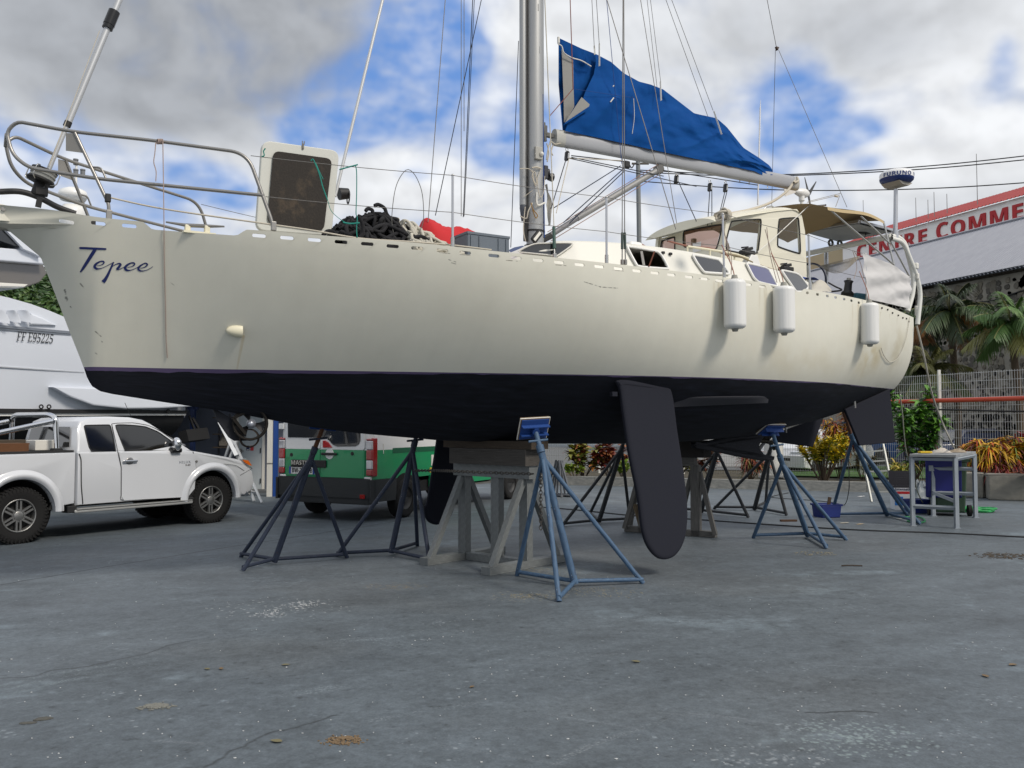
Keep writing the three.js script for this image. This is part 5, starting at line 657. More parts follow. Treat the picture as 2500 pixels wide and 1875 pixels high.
  // fenders
  const fender = (px, yT, yB, w, label, dirt) => { const c = hullHit(px, (yT + yB) / 2), D = BD + c.x * SA - c.z * CA; const k = D / FPX * .985, L = (yB - yT) * k, r = w * k / 2; const ctr = B(px, (yT + yB) / 2, Math.max(halfB(c.x, c.y), halfB(c.x, c.y + L / 2)) + r + .01); const f = thing('fender', label, 'fender', toWorld(V(ctr.x, ctr.y - L / 2, ctr.z)), AL, 'white fenders hung along the hull');
    const pr = []; for (let i = 0; i <= 8; i++) { const a = i / 8 * Math.PI / 2; pr.push([r * .55 + r * .45 * Math.sin(a), r * .42 * (1 - Math.cos(a))]); } for (let i = 0; i <= 8; i++) { const a = i / 8 * Math.PI / 2; pr.push([r * .55 + r * .45 * Math.cos(a), L - r * .42 + r * .42 * Math.sin(a)]); } pr.unshift([0, 0]); pr.push([0, L]);
    const g = lathe(pr, 72), A = g.attributes.position; for (let i = 0; i < A.count; i++) { const x = A.getX(i), z = A.getZ(i), y = A.getY(i); if (y > r * .3 && y < L - r * .3) { const a = Math.atan2(z, x); const k2 = 1 - .014 * Math.pow(Math.abs(Math.cos(a * 6)), 14); A.setX(i, x * k2); A.setZ(i, z * k2); } } g.computeVertexNormals();
    part('body', g, phy(0xffffff, .42, { map: tex(256, 256, (u, v) => { const d = dirt ? sst(.0, .35, fbm(u * 40, v * 2.5, 4, 3)) * sst(.55, .95, v + .12 * fbm(u * 30, 1, 2, 2)) * .5 : 0; const n = .02 * fbm(u * 9, v * 9, 2, 4); const c = .845 + n - d * .6; return [c, c, c * .985]; }) }), f);
    part('end_eye', [cyl(V(0, -.03, 0), V(0, .01, 0), .03, .045, 12), cyl(V(0, L - .01, 0), V(0, L + .05, 0), .045, .03, 12)], mat(0x8b8a82, .7), f);
    const top = toWorld(V(ctr.x, ctr.y + L / 2 + .04, ctr.z)).sub(f.position).applyAxisAngle(V(0, 1, 0), -AL); const up = toWorld(V(ctr.x - .02, 3.72, bsT(ctr.x) - .04)).sub(f.position).applyAxisAngle(V(0, 1, 0), -AL); part('lanyard', tube([top, top.clone().lerp(up, .35).add(V(0, 0, .02)), up], .006, 16, 5), mat(0x9c7264, .9), f); };
  fender(1794, 682, 803, 54, 'white ribbed fender with grey streaks under its top, nearest the mast shrouds', true);
  fender(1914, 699, 813, 52, 'clean white ribbed fender hanging below the gap in the bulwark', false);
  fender(2123, 740, 841, 43, 'white ribbed fender hanging by the grey weather cloth', false);
  // stern line and looped cord at the quarter
  one('looped_cord', tW(tube([hullHit(2218, 775, .02), hullHit(2208, 830, .02), hullHit(2190, 872, .02), hullHit(2170, 884, .02), hullHit(2155, 868, .02), hullHit(2148, 850, .02)], .005, 40, 5)), M.ropeWhite, 'thin pale cord looping down the stern quarter below the cloth', 'cord');
}

// ================================================================ JACK STANDS AND KEEL SUPPORTS
const paint = (c1, c2, seed) => { const a = hex(c1), b = hex(c2), rs = [.27, .18, .12], wh = [.62, .64, .66]; const t = tex(128, 512, (u, v) => { const n = clamp(.5 + 1.1 * tfbm(u, v, 6, 5, seed)); let c = a.map((x, i) => lerp(x, b[i], n)); const r = tfbm(u, v, 11, 4, seed + 20), w = tfbm(u, v, 16, 3, seed + 31); if (r > .34) c = c.map((x, i) => lerp(x, rs[i], .8)); if (w > .44) c = wh; return c; }); t.repeat.set(1, 2); return mat(0xffffff, .65, { map: t, bumpMap: grainBump, bumpScale: .002 }); };
const PB = paint(0x486580, 0x30465f, 3), PN = paint(0x1d2638, 0x2b3548, 6), PK = paint(0x212427, 0x33363a, 9);
const padWood = mat(0x6e5d48, .9);
function jackStand(label, m, foot, feet, joint, jd, top, td, opt = {}) {
  const F = gnd(...foot), o = thing('jack_stand', label, 'jack stand', [F.x, 0, F.z], 0, 'jack stands propping the sailboat'); const q = p => p.clone().sub(o.position); const f0 = q(F); f0.y = .03; const J = q(at(...joint, jd)), T = q(at(...top, td)); const r = opt.r || .03;
  const mid = f0.clone().lerp(J, 1); part('post', [cyl(f0, mid, r * 1.15, r * 1.1, 12)], m, o); part('screw', cyl(mid, T, r * .85, r * .8, 10), opt.rusty ? M.rust : m, o);
  feet.forEach(p => { const G = q(gnd(...p)); G.y = .025; part('leg', cyl(G.clone().add(V(0, -.02, 0)), J.clone().lerp(f0, .04), r * .78, r * .78, 10), m, o); part('base_tube', cyl(f0.clone().add(V(0, .03, 0)), G.clone().add(V(0, .02, 0)), r * .68, r * .68, 10), m, o); });
  const hd = J.clone().lerp(T, .55); if (opt.handle !== 0) part('handle', [cyl(hd.clone().add(V(-.1, -.01, .05)), hd.clone().add(V(.1, .01, -.02)), .014, .014, 8), cyl(J.clone(), J.clone().add(T.clone().sub(J).normalize().multiplyScalar(.08)), r * 1.25, r * 1.25, 12)], m, o);
  if (opt.pad) { const [ry, rx, rz, m2] = opt.pad; const pg = group('pad', o); pg.position.copy(T); pg.rotation.set(rx, ry, rz); part('board', bx(.33, .035, .25, 0, .06, 0), padWood, pg); part('plate', [bx(.31, .012, .23, 0, .036, 0), bx(.31, .06, .012, 0, .008, .05), bx(.31, .06, .012, 0, .008, -.05), bx(.05, .05, .1, 0, .0, 0)], m2 || m, pg); part('board_edge', [bx(.335, .012, .006, 0, .052, .126), bx(.006, .012, .255, .168, .052, 0), bx(.006, .012, .255, -.168, .052, 0)], M.whiteDull, pg); part('swivel', cyl(V(0, -.03, 0), V(0, .03, 0), .04, .04, 12), m2 || m, pg); }
  return o;
}
const navyPad = mat(0x123a78, .6);
jackStand('light blue jack stand with blue pad against the black hull amidships', PB, [1404, 1433], [[1262, 1406], [1365, 1470], [1570, 1425]], [1322, 1105], 9.05, [1307, 1052], 9.12, { r: .033, pad: [0.15, -1.05, .36, navyPad] });
jackStand('dark navy jack stand between the pickup and the rear of the van', PN, [670, 1377], [[588, 1360], [593, 1394], [847, 1362]], [764, 1107], 10.15, [789, 1042], 10.15, { rusty: true, r: .032, pad: [.3, -.35, 0, navyPad] });
jackStand('dark navy jack stand beside the van, chained across the keel block', PN, [955, 1355], [[821, 1359], [1019, 1333], [1049, 1374]], [1010, 1090], 11.0, [1017, 1062], 11.0, { r: .033, pad: [.3, -.3, 0, navyPad] });
jackStand('faded blue jack stand with T handle beneath the propeller', PB, [1972, 1312], [[1839, 1314], [2018, 1340], [2066, 1319]], [1907, 1124], 12.0, [1886, 1056], 11.8, { r: .034, pad: [.4, -.6, .25, navyPad] });
jackStand('blue jack stand with rusty screw under the rudder', PB, [2166, 1261], [[2029, 1261], [2215, 1259], [2246, 1281]], [2078, 1062], 14.6, [2059, 1004], 14.0, { r: .036, rusty: true });
jackStand('black jack stand with square tubes behind the near bilge board', PK, [1462, 1278], [[1372, 1285], [1439, 1257], [1538, 1272]], [1520, 1088], 14.2, [1526, 1066], 14.2, { r: .034, handle: 0 });
jackStand('black jack stand in front of the grey parked car', PK, [1712, 1253], [[1632, 1246], [1827, 1264], [1700, 1236]], [1752, 1095], 15.4, [1758, 1070], 15.4, { r: .036, handle: 0 });
jackStand('black jack stand in front of the white tank by the planter kerb', PK, [1842, 1246], [[1743, 1243], [1920, 1259], [1869, 1231]], [1880, 1100], 15.8, [1886, 1075], 15.6, { r: .036, handle: 0 });
{
  // galvanised keel trestle
  const galv = mat(0xffffff, .55, { metalness: .3, map: (() => { const t = mottled(0x7a7e7e, 0x626666, 4, 12, 256, .5); t.repeat.set(1, 5); return t; })() });
  const woodD = (c1, c2, s) => mat(0xffffff, .92, { map: tex(256, 64, (u, v) => { const a = hex(c1), b = hex(c2), t = clamp(.5 + .8 * fbm(u * 5, v * 26, s, 4) + .3 * fbm(u * 30, v * 60, s, 2)); return a.map((x, i) => lerp(x, b[i], t)); }), bumpMap: grainBump, bumpScale: .003 });
  const plankM = woodD(0x54483a, 0x2a241f, 3), beamM = woodD(0x575450, 0x33302d, 8);
  const c = gnd(1205, 1376); const o = thing('keel_trestle', 'galvanised steel trestle with timber blocks under the keel beside the near blue stand', 'trestle', [c.x, 0, c.z]); const q = p => p.clone().sub(o.position);
  const L = q(gnd(1134, 1364)), R = q(gnd(1284, 1386)), ax = R.clone().sub(L).normalize(), pr = V(-ax.z, 0, ax.x); const yT = 1.03;
  const up = V(0, 1, 0); const P = (b, y) => b.clone().setY(y);
  const mid = L.clone().lerp(R, .55);
  for (const b of [L, mid, R]) part('post', sqb(P(b, .07), P(b, yT), .125, .1, pr), galv, o);
  for (const b of [L, R]) { for (const s of [1, -1]) part('brace', sqb(P(b.clone().addScaledVector(pr, s * .58), .06), P(b.clone().addScaledVector(pr, s * .06), yT - .02), .07, .07, ax), galv, o); part('skid', sqb(P(b.clone().addScaledVector(pr, -.68), .045), P(b.clone().addScaledVector(pr, .68), .045), .14, .085, up), galv, o); }
  part('base_beam', sqb(P(L.clone().addScaledVector(ax, .08), .05), P(R.clone().addScaledVector(ax, -.08), .05), .11, .09, up), galv, o);
  part('top_beam', sqb(P(L.clone().addScaledVector(ax, -.12), yT + .075), P(R.clone().addScaledVector(ax, .12), yT + .075), .16, .15, up), galv, o);
  const blkL = L.clone().addScaledVector(ax, -.1), blkR = R.clone().addScaledVector(ax, .14);
  const b1 = one('timber_block', bx(blkL.distanceTo(blkR), .19, .34), beamM, 'weathered grey-brown timber beam on the galvanised trestle', 'timber'); const cc = blkL.clone().lerp(blkR, .5).add(o.position); b1.position.set(cc.x, yT + .247, cc.z); b1.rotation.y = Math.atan2(-ax.z, ax.x);
  const b2 = one('timber_plank', bx(blkL.distanceTo(blkR) + .2, .09, .3), plankM, 'dark timber plank wedged between the beam and the hull', 'timber'); b2.position.set(cc.x - .02, yT + .39, cc.z); b2.rotation.y = b1.rotation.y;
  // aft trestle
  const c2 = gnd(1640, 1305); const o2 = thing('keel_trestle', 'weathered steel trestle under the keel behind the near bilge board', 'trestle', [c2.x, 0, c2.z]); const q2 = p => p.clone().sub(o2.position); const gm = mat(0xffffff, .7, { map: mottled(0x6e6c68, 0x4c4b48, 6, 15) });
  const L2 = q2(gnd(1572, 1300)), R2 = q2(gnd(1700, 1309)); const ax2 = R2.clone().sub(L2).normalize(), pr2 = V(-ax2.z, 0, ax2.x);
  for (const b of [L2, R2]) { part('post', sqb(P(b, .0), P(b, 1.05), .13, .12, pr2), gm, o2); for (const s of [1, -1]) part('brace', sqb(P(b.clone().addScaledVector(pr2, s * .1).addScaledVector(ax2, b === L2 ? -.28 * 1 : .32 * s), .05), P(b.clone().addScaledVector(ax2, b === L2 ? -.05 : .06 * s), .95), .06, .06, pr2), gm, o2); part('skid', sqb(P(b.clone().addScaledVector(ax2, -.3), .045), P(b.clone().addScaledVector(ax2, .3), .045), .12, .085, up), gm, o2); }
  part('top_beam', sqb(P(L2, 1.1), P(R2, 1.1), .14, .13, up), gm, o2);
  const b3 = one('timber_block', bx(1.0, .25, .34), mat(0x2a2725, .9), 'blackened timber block between the aft trestle and the keel', 'timber'); const c3 = L2.clone().lerp(R2, .5).add(o2.position); b3.position.set(c3.x + .1, 1.29, c3.z); b3.rotation.y = Math.atan2(-ax2.z, ax2.x);
  const wd = one('broken_board', ext([[0, 0], [.1, .02], [.02, .42], [-.1, .45], [-.06, .38]], .012), mat(0x9c8a70, .9), 'splintered pale board leaning on the aft trestle post', 'board'); const wp = gnd(1562, 1298); wd.position.copy(wp); wd.rotation.z = .1;
  // chain from stand to stand
  const ch = []; const pts = [at(1012, 1149, 10.9), at(1060, 1149, 10.5), at(1120, 1151, 9.75), at(1200, 1154, 9.5), at(1298, 1157, 9.15)]; const cv = new THREE.CatmullRomCurve3(pts); const n = 62; for (let k = 0; k <= n; k++) { const p = cv.getPointAt(k / n), tg = cv.getTangentAt(k / n); const g = new THREE.TorusGeometry(.016, .0048, 5, 10); g.scale(1.5, 1, 1); g.rotateX(k % 2 ? .3 : 1.87); g.applyQuaternion(new THREE.Quaternion().setFromUnitVectors(V(1, 0, 0), tg)); g.translate(p.x, p.y, p.z); ch.push(g); }
  const d0 = at(1320, 1160, 9.05); for (let k = 0; k < 16; k++) { const g = new THREE.TorusGeometry(.016, .0048, 5, 10); g.scale(1, 1.5, 1); g.rotateY(k % 2 ? .2 : 1.7); g.translate(d0.x, d0.y - .036 * k, d0.z); ch.push(g); }
  one('stand_chain', ch, mat(0x4a4744, .6, { metalness: .5 }), 'galvanised chain strung between two jack stands across the keel block', 'chain');
  // folded stands stacked at the back
  const f = gnd(1368, 1212); const fs = thing('folded_trestles', 'bundle of grey folded trestle frames standing by the planter kerb', 'trestle', [f.x, 0, f.z]); const qq = p => p.clone().sub(fs.position); const apex = qq(at(1366, 1124, -f.z)); const fm = mat(0xffffff, .65, { map: mottled(0x6c7178, 0x4b4c50, 6, 21) });
  [[1330, 1207], [1342, 1210], [1352, 1208], [1360, 1211], [1371, 1213], [1380, 1210], [1394, 1214], [1388, 1205]].forEach((p, i) => { const g0 = qq(gnd(...p)); part('leg', bentTube([g0, g0.clone().lerp(apex, .85).add(V((i - 4) * .012, 0, 0)), apex.clone().add(V((i - 4) * .02, -.02 * (i % 3), 0))], .024, 8, .2), fm, fs); });
  part('foot_rail', [sqb(qq(gnd(1342, 1210)).setY(.03), qq(gnd(1394, 1214)).setY(.03), .08, .05), sqb(qq(gnd(1330, 1207)).setY(.03), qq(gnd(1372, 1214)).setY(.03), .06, .05)], fm, fs);
}

// ================================================================ PICKUP
// ray against a plane of a turned frame: k = 'x' | 'z' fixed at value v -> local point
function onPlane(o, px, py, k, v) { const d = dirOf(px, py), dw = V(d[0], d[1], -d[2]), q = o.rotation.y, c = Math.cos(q), s = Math.sin(q); const ox = -o.position.x, oz = -o.position.z, oy = EYE - o.position.y; const L = (x, z) => [x * c - z * s, x * s + z * c]; const [lx, lz] = L(ox, oz), [dx, dz] = L(dw.x, dw.z); const t = k === 'x' ? (v - lx) / dx : (v - lz) / dz; return V(lx + dx * t, oy + dw.y * t, lz + dz * t); }
function alloyWheel(parent, x, z, r, w, out, spokes) { const wg = group('wheel', parent); wg.position.set(x, r, z); if (out < 0) wg.rotation.y = Math.PI;
  const hw = w / 2, ri = r * .6; const g = lathe([[ri, -hw * .8], [r * .8, -hw], [r * .95, -hw * .92], [r, -hw * .7], [r, hw * .7], [r * .95, hw * .92], [r * .8, hw], [ri, hw * .8]], 48).rotateX(Math.PI / 2); const tr = [g]; for (let k = 0; k < 44; k++) { const a = k / 44 * 6.283; for (const s of [-1, 1]) tr.push(bx(.028, .022, w * .4, 0, r - .002, s * w * .27, 0, 0, 0).rotateZ(a + s * .04)); for (const s of [1]) tr.push(bx(.02, .05, .02, 0, r * .9, s * hw * .94, 0, 0, 0).rotateZ(a)); }
  part('tyre', tr, M.rubber, wg);
  const rm = mat(0x8e8e8c, .35, { metalness: .75 }); const rim = [lathe([[ri, hw * .78], [ri * .97, hw * .9], [ri * .9, hw * .8], [ri * .88, hw * .2]], 40).rotateX(Math.PI / 2)]; for (let k = 0; k < spokes; k++) for (const s of [-1, 1]) { const a = k / spokes * 6.283; rim.push(bx(.026, ri * .78, .03, s * .026, ri * .52, hw * .62).rotateZ(a)); } rim.push(lathe([[0, hw * .8], [ri * .25, hw * .78], [ri * .3, hw * .6], [ri * .3, 0]], 24).rotateX(Math.PI / 2)); for (let k = 0; k < 6; k++) { const a = k / 6 * 6.283 + .5; rim.push(cyl(V(Math.cos(a) * ri * .34, Math.sin(a) * ri * .34, hw * .5), V(Math.cos(a) * ri * .34, Math.sin(a) * ri * .34, hw * .72), .014, .014, 6)); }
  part('rim', rim, rm, wg); part('brake_disc', lathe([[0, hw * .15], [ri * .85, hw * .15]], 24).rotateX(Math.PI / 2), mat(0x1b1b1b, .7, { side: THREE.DoubleSide }), wg); return wg; }
{
  const cR = gnd(40, 1327), cF = gnd(522, 1275); const dx = cF.x - cR.x, dz = cF.z - cR.z, th = Math.atan2(-dz, dx); const wb = Math.hypot(dx, dz), k = wb / 3.085;
  const t = thing('pickup_truck', 'white extended cab pickup truck with chrome roll bar in its bed', 'pickup', [cR.x - .78 * k * Math.sin(th), 0, cR.z - .78 * k * Math.cos(th)], th);
  const WP = phy(0xc6c9cd, .28, { clearcoat: .8, clearcoatRoughness: .12, side: THREE.DoubleSide }); const PL = mat(0x191a1b, .7), CH = M.chrome;
  const arc = (cx, cy, r, a0, a1, n) => { const o = []; for (let i = 0; i <= n; i++) { const a = lerp(a0, a1, i / n); o.push([cx + Math.cos(a) * r, cy + Math.sin(a) * r]); } return o; };
  const HW = .86, HB = .895;
  const shape = (g, fn) => { const A = g.attributes.position; for (let i = 0; i < A.count; i++) { const p = fn(A.getX(i), A.getY(i), A.getZ(i)); A.setXYZ(i, ...p); } g.computeVertexNormals(); return g; };
  const side2 = (x, y) => 1 - .075 * Math.pow(clamp((x - 3.2) / .75), 2);
  const bod = (pts, bev = .035) => { const g = ext(pts, 2 * HW, bev); g.translate(0, 0, -HW); return toCreasedNormals(shape(g, (x, y, z) => [x, y, z * side2(x, y)]), .7); };
  // bed
  part('bed', bod([[-1.15, .58], [-1.17, .8], [-1.15, 1.24], [.765, 1.245], [.765, .5], [.52, .47], ...arc(0, .42, .475, .1, Math.PI - .1, 20), [-1.05, .55]]), WP, t);
  part('bed_liner', [bx(1.75, .012, 1.5, -.2, 1.248, 0), bx(1.9, .03, .07, -.2, 1.262, .8), bx(1.9, .03, .07, -.2, 1.262, -.8), bx(.05, .03, 1.66, .74, 1.262, 0)], PL, t);
  // cab and nose
  part('cab', bod([[.795, .47], [.79, 1.245], [2.55, 1.235], [2.72, 1.215], [3.0, 1.165], [3.35, 1.10], [3.66, 1.04], [3.84, .95], [3.95, .82], [3.99, .66], [3.95, .5], [3.76, .42], ...arc(3.085, .42, .465, .12, Math.PI - .12, 20), [2.58, .47]]), WP, t);
  const gh = ext([[.8, 1.235], [.845, 1.58], [.9, 1.70], [1.02, 1.755], [1.35, 1.775], [1.7, 1.765], [1.92, 1.725], [2.06, 1.655], [2.72, 1.215]], 1.62, .04); gh.translate(0, 0, -.81);
  const gz = y => 1 - .17 * clamp((y - 1.24) / .53); part('greenhouse', toCreasedNormals(shape(gh, (x, y, z) => [x, y, z * gz(y)]), .6), WP, t);
  part('hood_bulge', toCreasedNormals(ext([[2.75, 1.19], [3.2, 1.15], [3.45, 1.09], [3.3, 1.04], [2.8, 1.1]], .8, .03).translate(0, .02, -.4), .6), WP, t);
  const T = (px, py, z = .82) => onPlane(t, px, py, 'z', z); const Z5 = (x, y) => [x * .36158, 780 + y * .36158];
  // side glass, both sides, following the tumblehome
  const tint = phy(0x0c0d0f, .08, { clearcoat: 1, clearcoatRoughness: .04, side: THREE.DoubleSide });
  const sheetOn = (pts, off, m, name, parent, zf) => { for (const s of [1, -1]) { const g = new THREE.ShapeGeometry(shp(pts)); const A = g.attributes.position; for (let i = 0; i < A.count; i++) A.setZ(i, s * (zf(A.getX(i), A.getY(i)) + off)); g.computeVertexNormals(); part(name, g, m, parent); } };
  const zG = (x, y) => .85 * gz(y), q5 = l => l.map(q => { const p = T(...Z5(...q), .74); return [p.x, p.y]; });
  const w1 = q5([[575, 715], [735, 712], [745, 735], [750, 893], [600, 890], [580, 860], [567, 730]]), w2 = q5([[780, 715], [900, 715], [980, 725], [1060, 760], [1130, 815], [1195, 880], [1195, 900], [835, 895], [818, 880]]);
  sheetOn(w1, .004, tint, 'quarter_window', t, zG); sheetOn(w2, .004, tint, 'door_window', t, zG);
  for (const w of [w1, w2]) part('window_seal', tube(w.map(p => V(p[0], p[1], zG(...p) + .004)), .009, 80, 5, true, .15), PL, t);
  part('windscreen', sheet((u, v) => { const x = lerp(2.10, 2.66, v), y = lerp(1.645, 1.275, v); const w = .81 * gz(y) * .9; return V(x + .03, y + .03, lerp(-w, w, u)); }, 6, 6), tint, t); part('rear_window', sheet((u, v) => { const y = lerp(1.32, 1.62, v); const w = .81 * gz(y) * .82; return V(lerp(.8, .84, v) - .012, y, lerp(-w, w, u)); }, 4, 4), tint, t);
  // door: a proud panel on the body side, with seam
  const zB = (x, y) => HB * side2(x, y); const dpts = q5([[770, 700], [765, 900], [785, 1010], [782, 1195], [800, 1218], [1230, 1195], [1275, 1140], [1285, 1000], [1270, 905]]).map(p => [p[0], Math.min(p[1], 1.23)]);
  const seam = (pts, r = .006, cl = false) => part('panel_gap', tube(pts.map(p => V(p[0], p[1], (p[1] > 1.245 ? zG(...p) : zB(...p)) + .0015)), r, pts.length * 9, 4, cl, .2), mat(0x2a2a2b, .8), t);
  seam(q5([[755, 705], [760, 900], [780, 1000], [780, 1185], [790, 1215], [1232, 1195], [1272, 1150], [1285, 1080], [1285, 1000], [1265, 890]])); seam(q5([[498, 905], [510, 950], [512, 1120], [522, 1240]]), .009); seam(q5([[755, 705], [790, 700], [900, 698], [1000, 715], [1080, 755], [1200, 850]]), .005); seam(q5([[1400, 990], [1480, 975], [1560, 985], [1620, 1020]]), .004); seam(q5([[1590, 1050], [1630, 1030], [1680, 1005]]), .004);
  part('door_skin', (() => { const g = ext(dpts, .01, .004); const A = g.attributes.position; for (let i = 0; i < A.count; i++) A.setZ(i, zB(A.getX(i), A.getY(i)) - .006 + A.getZ(i)); g.computeVertexNormals(); return g; })(), WP, t);
  // flares
  for (const [cx, r, a0, a1] of [[0, .475, -.02, Math.PI + .02], [3.085, .465, -.05, Math.PI + .05]]) for (const s of [1, -1]) { const g = sheet((u, v) => { const a = lerp(a0, a1, u); const rr = r + v * .13; const x = cx + Math.cos(a) * rr, y = .42 + Math.sin(a) * rr; return V(x, y, s * (zB(x, y) + .05 * Math.sin(Math.PI * Math.min(1, .12 + v * .95)) * (v < .99 ? 1 : 0) + .004)); }, 30, 8); part('wheel_arch_flare', [g, sheet((u, v) => { const a = lerp(a0, a1, u); const x = cx + Math.cos(a) * r, y = .42 + Math.sin(a) * r; return V(x, y, s * lerp(zB(x, y) + .022, zB(x, y) - .12, v)); }, 30, 1)], WP, t); }
  for (const cx of [0, 3.085]) part('wheel_well', (() => { const g = new THREE.CylinderGeometry(.46, .46, 1.62, 24, 1, true, 0, Math.PI); g.rotateX(Math.PI / 2); g.rotateZ(0); g.translate(cx, .42, 0); return g; })(), mat(0x0d0d0d, .95, { side: THREE.DoubleSide }), t);
  for (const [x, s] of [[0, 1], [3.085, 1], [0, -1], [3.085, -1]]) alloyWheel(t, x, s * .76, .388, .265, s, 6);
  part('chassis', [bx(4.4, .14, .9, 1.3, .48, 0), bx(.12, .12, 1.4, 0, .39, 0), bx(.12, .12, 1.4, 3.085, .39, 0), rbx(.9, .22, .5, .05, -.6, .45, .2)], mat(0x141414, .9), t);
  part('splash_guard', [ext([[.42, .42], [.55, .47], [.95, .46], [.5, .66]], .02).translate(0, 0, .8)], PL, t);
  part('running_board', [rbx(1.95, .05, .16, .02, 1.72, .385, .86), bx(1.9, .012, .17, 1.72, .42, .87)], mat(0xa7a8a6, .4, { metalness: .3 }), t); part('board_bracket', [rbx(.14, .1, .18, .01, .72, .42, .82), rbx(.2, .1, .18, .03, 2.62, .42, .84)], PL, t); part('running_board', [rbx(1.95, .05, .16, .02, 1.72, .385, -.86)], mat(0xa7a8a6, .4, { metalness: .3 }), t);
  // roll bar
  for (const s of [1, -1]) { const z = s * .69; part('roll_bar', bentTube([V(-.42, 1.26, z), V(-.41, 1.42, z), V(-.3, 1.52, z), V(.52, 1.70, z * .98)], .038, 14, .1), CH, t); part('roll_bar_foot', [rbx(.14, .05, .12, .015, .58, 1.285, z), rbx(.14, .04, .12, .015, -.42, 1.28, z)], PL, t); }
  part('roll_hoop', bentTube([V(.58, 1.28, .7), V(.57, 1.76, .66), V(.55, 1.80, .5), V(.55, 1.80, -.5), V(.57, 1.76, -.66), V(.58, 1.28, -.7)], .038, 14, .1), CH, t);
  // mirror, handle, lamps, bars
  const mg = group('door_mirror', t); part('shell', new THREE.SphereGeometry(.1, 18, 14).scale(.7, 1.15, .9).translate(2.38, 1.33, .93), CH, mg); part('base', rbx(.18, .08, .18, .03, 2.38, 1.235, .88), M.blackGloss, mg); const mg2 = group('door_mirror', t); part('shell', new THREE.SphereGeometry(.1, 18, 14).scale(.7, 1.15, .9).translate(2.38, 1.33, -.93), CH, mg2);
  const hp = T(...Z5(860, 955), .84); const hd = group('door_handle', t); part('cup', new THREE.SphereGeometry(.075, 16, 12).scale(.9, .75, .16).translate(hp.x, hp.y, zB(hp.x, hp.y) + .008), mat(0x8c8c8c, .3, { metalness: .8 }), hd); part('grip', [rbx(.24, .035, .03, .014, hp.x, hp.y, zB(hp.x, hp.y) + .035)], CH, hd);
  const hl = q5([[1595, 945], [1640, 938], [1665, 970], [1685, 1005], [1650, 990], [1615, 965]]); const hg = ext(hl, .02, .006); { const A = hg.attributes.position; for (let i = 0; i < A.count; i++) { const x = A.getX(i); A.setXYZ(i, x, A.getY(i), HB * side2(Math.min(x, 3.7), .95) - .03 - Math.max(0, x - 3.55) * .1 + A.getZ(i)); } hg.computeVertexNormals(); } const hgp = group('headlight', t); part('lens', hg, phy(0x9aa6a8, .08, { clearcoat: 1, metalness: .4 }), hgp); const oc = T(...Z5(1625, 965), .82); part('indicator', ext(q5([[1600, 945], [1640, 950], [1665, 985], [1645, 982], [1615, 962]]), .012).translate(0, 0, HB * side2(3.6, .95) + .004 - .02 + .018), phy(0xd4681c, .15, { clearcoat: 1 }), hgp);
  part('headlight', rbx(.2, .16, .3, .05, 3.72, .93, -.6), phy(0x9aa6a8, .08, { clearcoat: 1 }), t);
  part('nudge_bar', bentTube([V(3.78, .47, .84), V(3.98, .40, .68), V(4.04, .40, 0), V(3.98, .40, -.68), V(3.78, .47, -.84)], .032, 12, .2), CH, t); part('nudge_bar', bentTube([V(3.97, .40, .72), V(4.03, .6, .68), V(3.98, .75, .64)], .022, 10, .1), CH, t);
  const rp = T(...Z5(1313, 958), .84); part('repeater', cyl(V(rp.x, rp.y, zB(rp.x, rp.y) - .01), V(rp.x, rp.y, zB(rp.x, rp.y) + .01), .022, .02, 12), mat(0x6a6a68, .3), t);
  const bp = T(...Z5(1192, 968), .84); const tg = textGeo('HILUX', .042, .006); tg.scale(1.25, 1, 1); tg.translate(bp.x, bp.y - .01, zB(bp.x + .1, bp.y) + .004); part('badge', tg, CH, t); const tg2 = textGeo('D-4D', .03, .005); tg2.translate(bp.x + .12, bp.y - .055, zB(bp.x + .12, bp.y) + .005); part('badge', tg2, mat(0x4a4440, .4), t);
  part('grille', [rbx(.04, .2, 1.0, .02, 3.84, .84, 0)], M.blackGloss, t); part('tail_lamp', rbx(.05, .35, .12, .02, -1.15, 1.0, .76), phy(0x7d0d10, .2), t);
  const at2 = T(...Z5(782, 655), .3); part('aerial', cyl(V(2.0, 1.7, .3), V(1.85, 2.0, .3), .004), M.black, t);
  // load in the bed
  t.updateMatrixWorld(true);
  const crate = (w, h, d, x, y, z, c, label) => { const p = V(x, y, z).applyMatrix4(t.matrixWorld); const o = thing('wooden_box', label, 'box', p, th); const wm = mat(0xffffff, .9, { map: tex(128, 64, (u, v) => { const a = hex(c), n = .9 + .25 * fbm(u * 5, v * 22, 4, 3); return a.map(q => q * n); }) }); for (const s of [1, -1]) part('plank', bx(w, h, .02, 0, h / 2, s * d / 2), wm, o); for (const s of [1, -1]) part('end_board', bx(.02, h - .002, d - .022, s * w / 2, h / 2, 0), wm, o); part('lid_board', bx(w + .02, .018, d + .02, 0, h + .009, 0), wm, o); };
  crate(.5, .1, .35, -.02, 1.27, .42, 0x6b472c, 'low brown wooden box in the pickup bed'); crate(.42, .14, .3, .22, 1.27, .05, 0x4e4438, 'grey-brown wooden box behind the roll bar of the pickup'); crate(.34, .11, .3, -.66, 1.27, .3, 0x5e3c26, 'small brown wooden box by the pickup roll bar foot'); 
  const wb2 = one('white_box', rbx(.3, .15, .3, .01), M.whiteDull, 'white box behind the pickup cab window', 'box'); wb2.position.copy(V(.52, 1.35, .35).applyMatrix4(t.matrixWorld)); wb2.rotation.y = th;
}
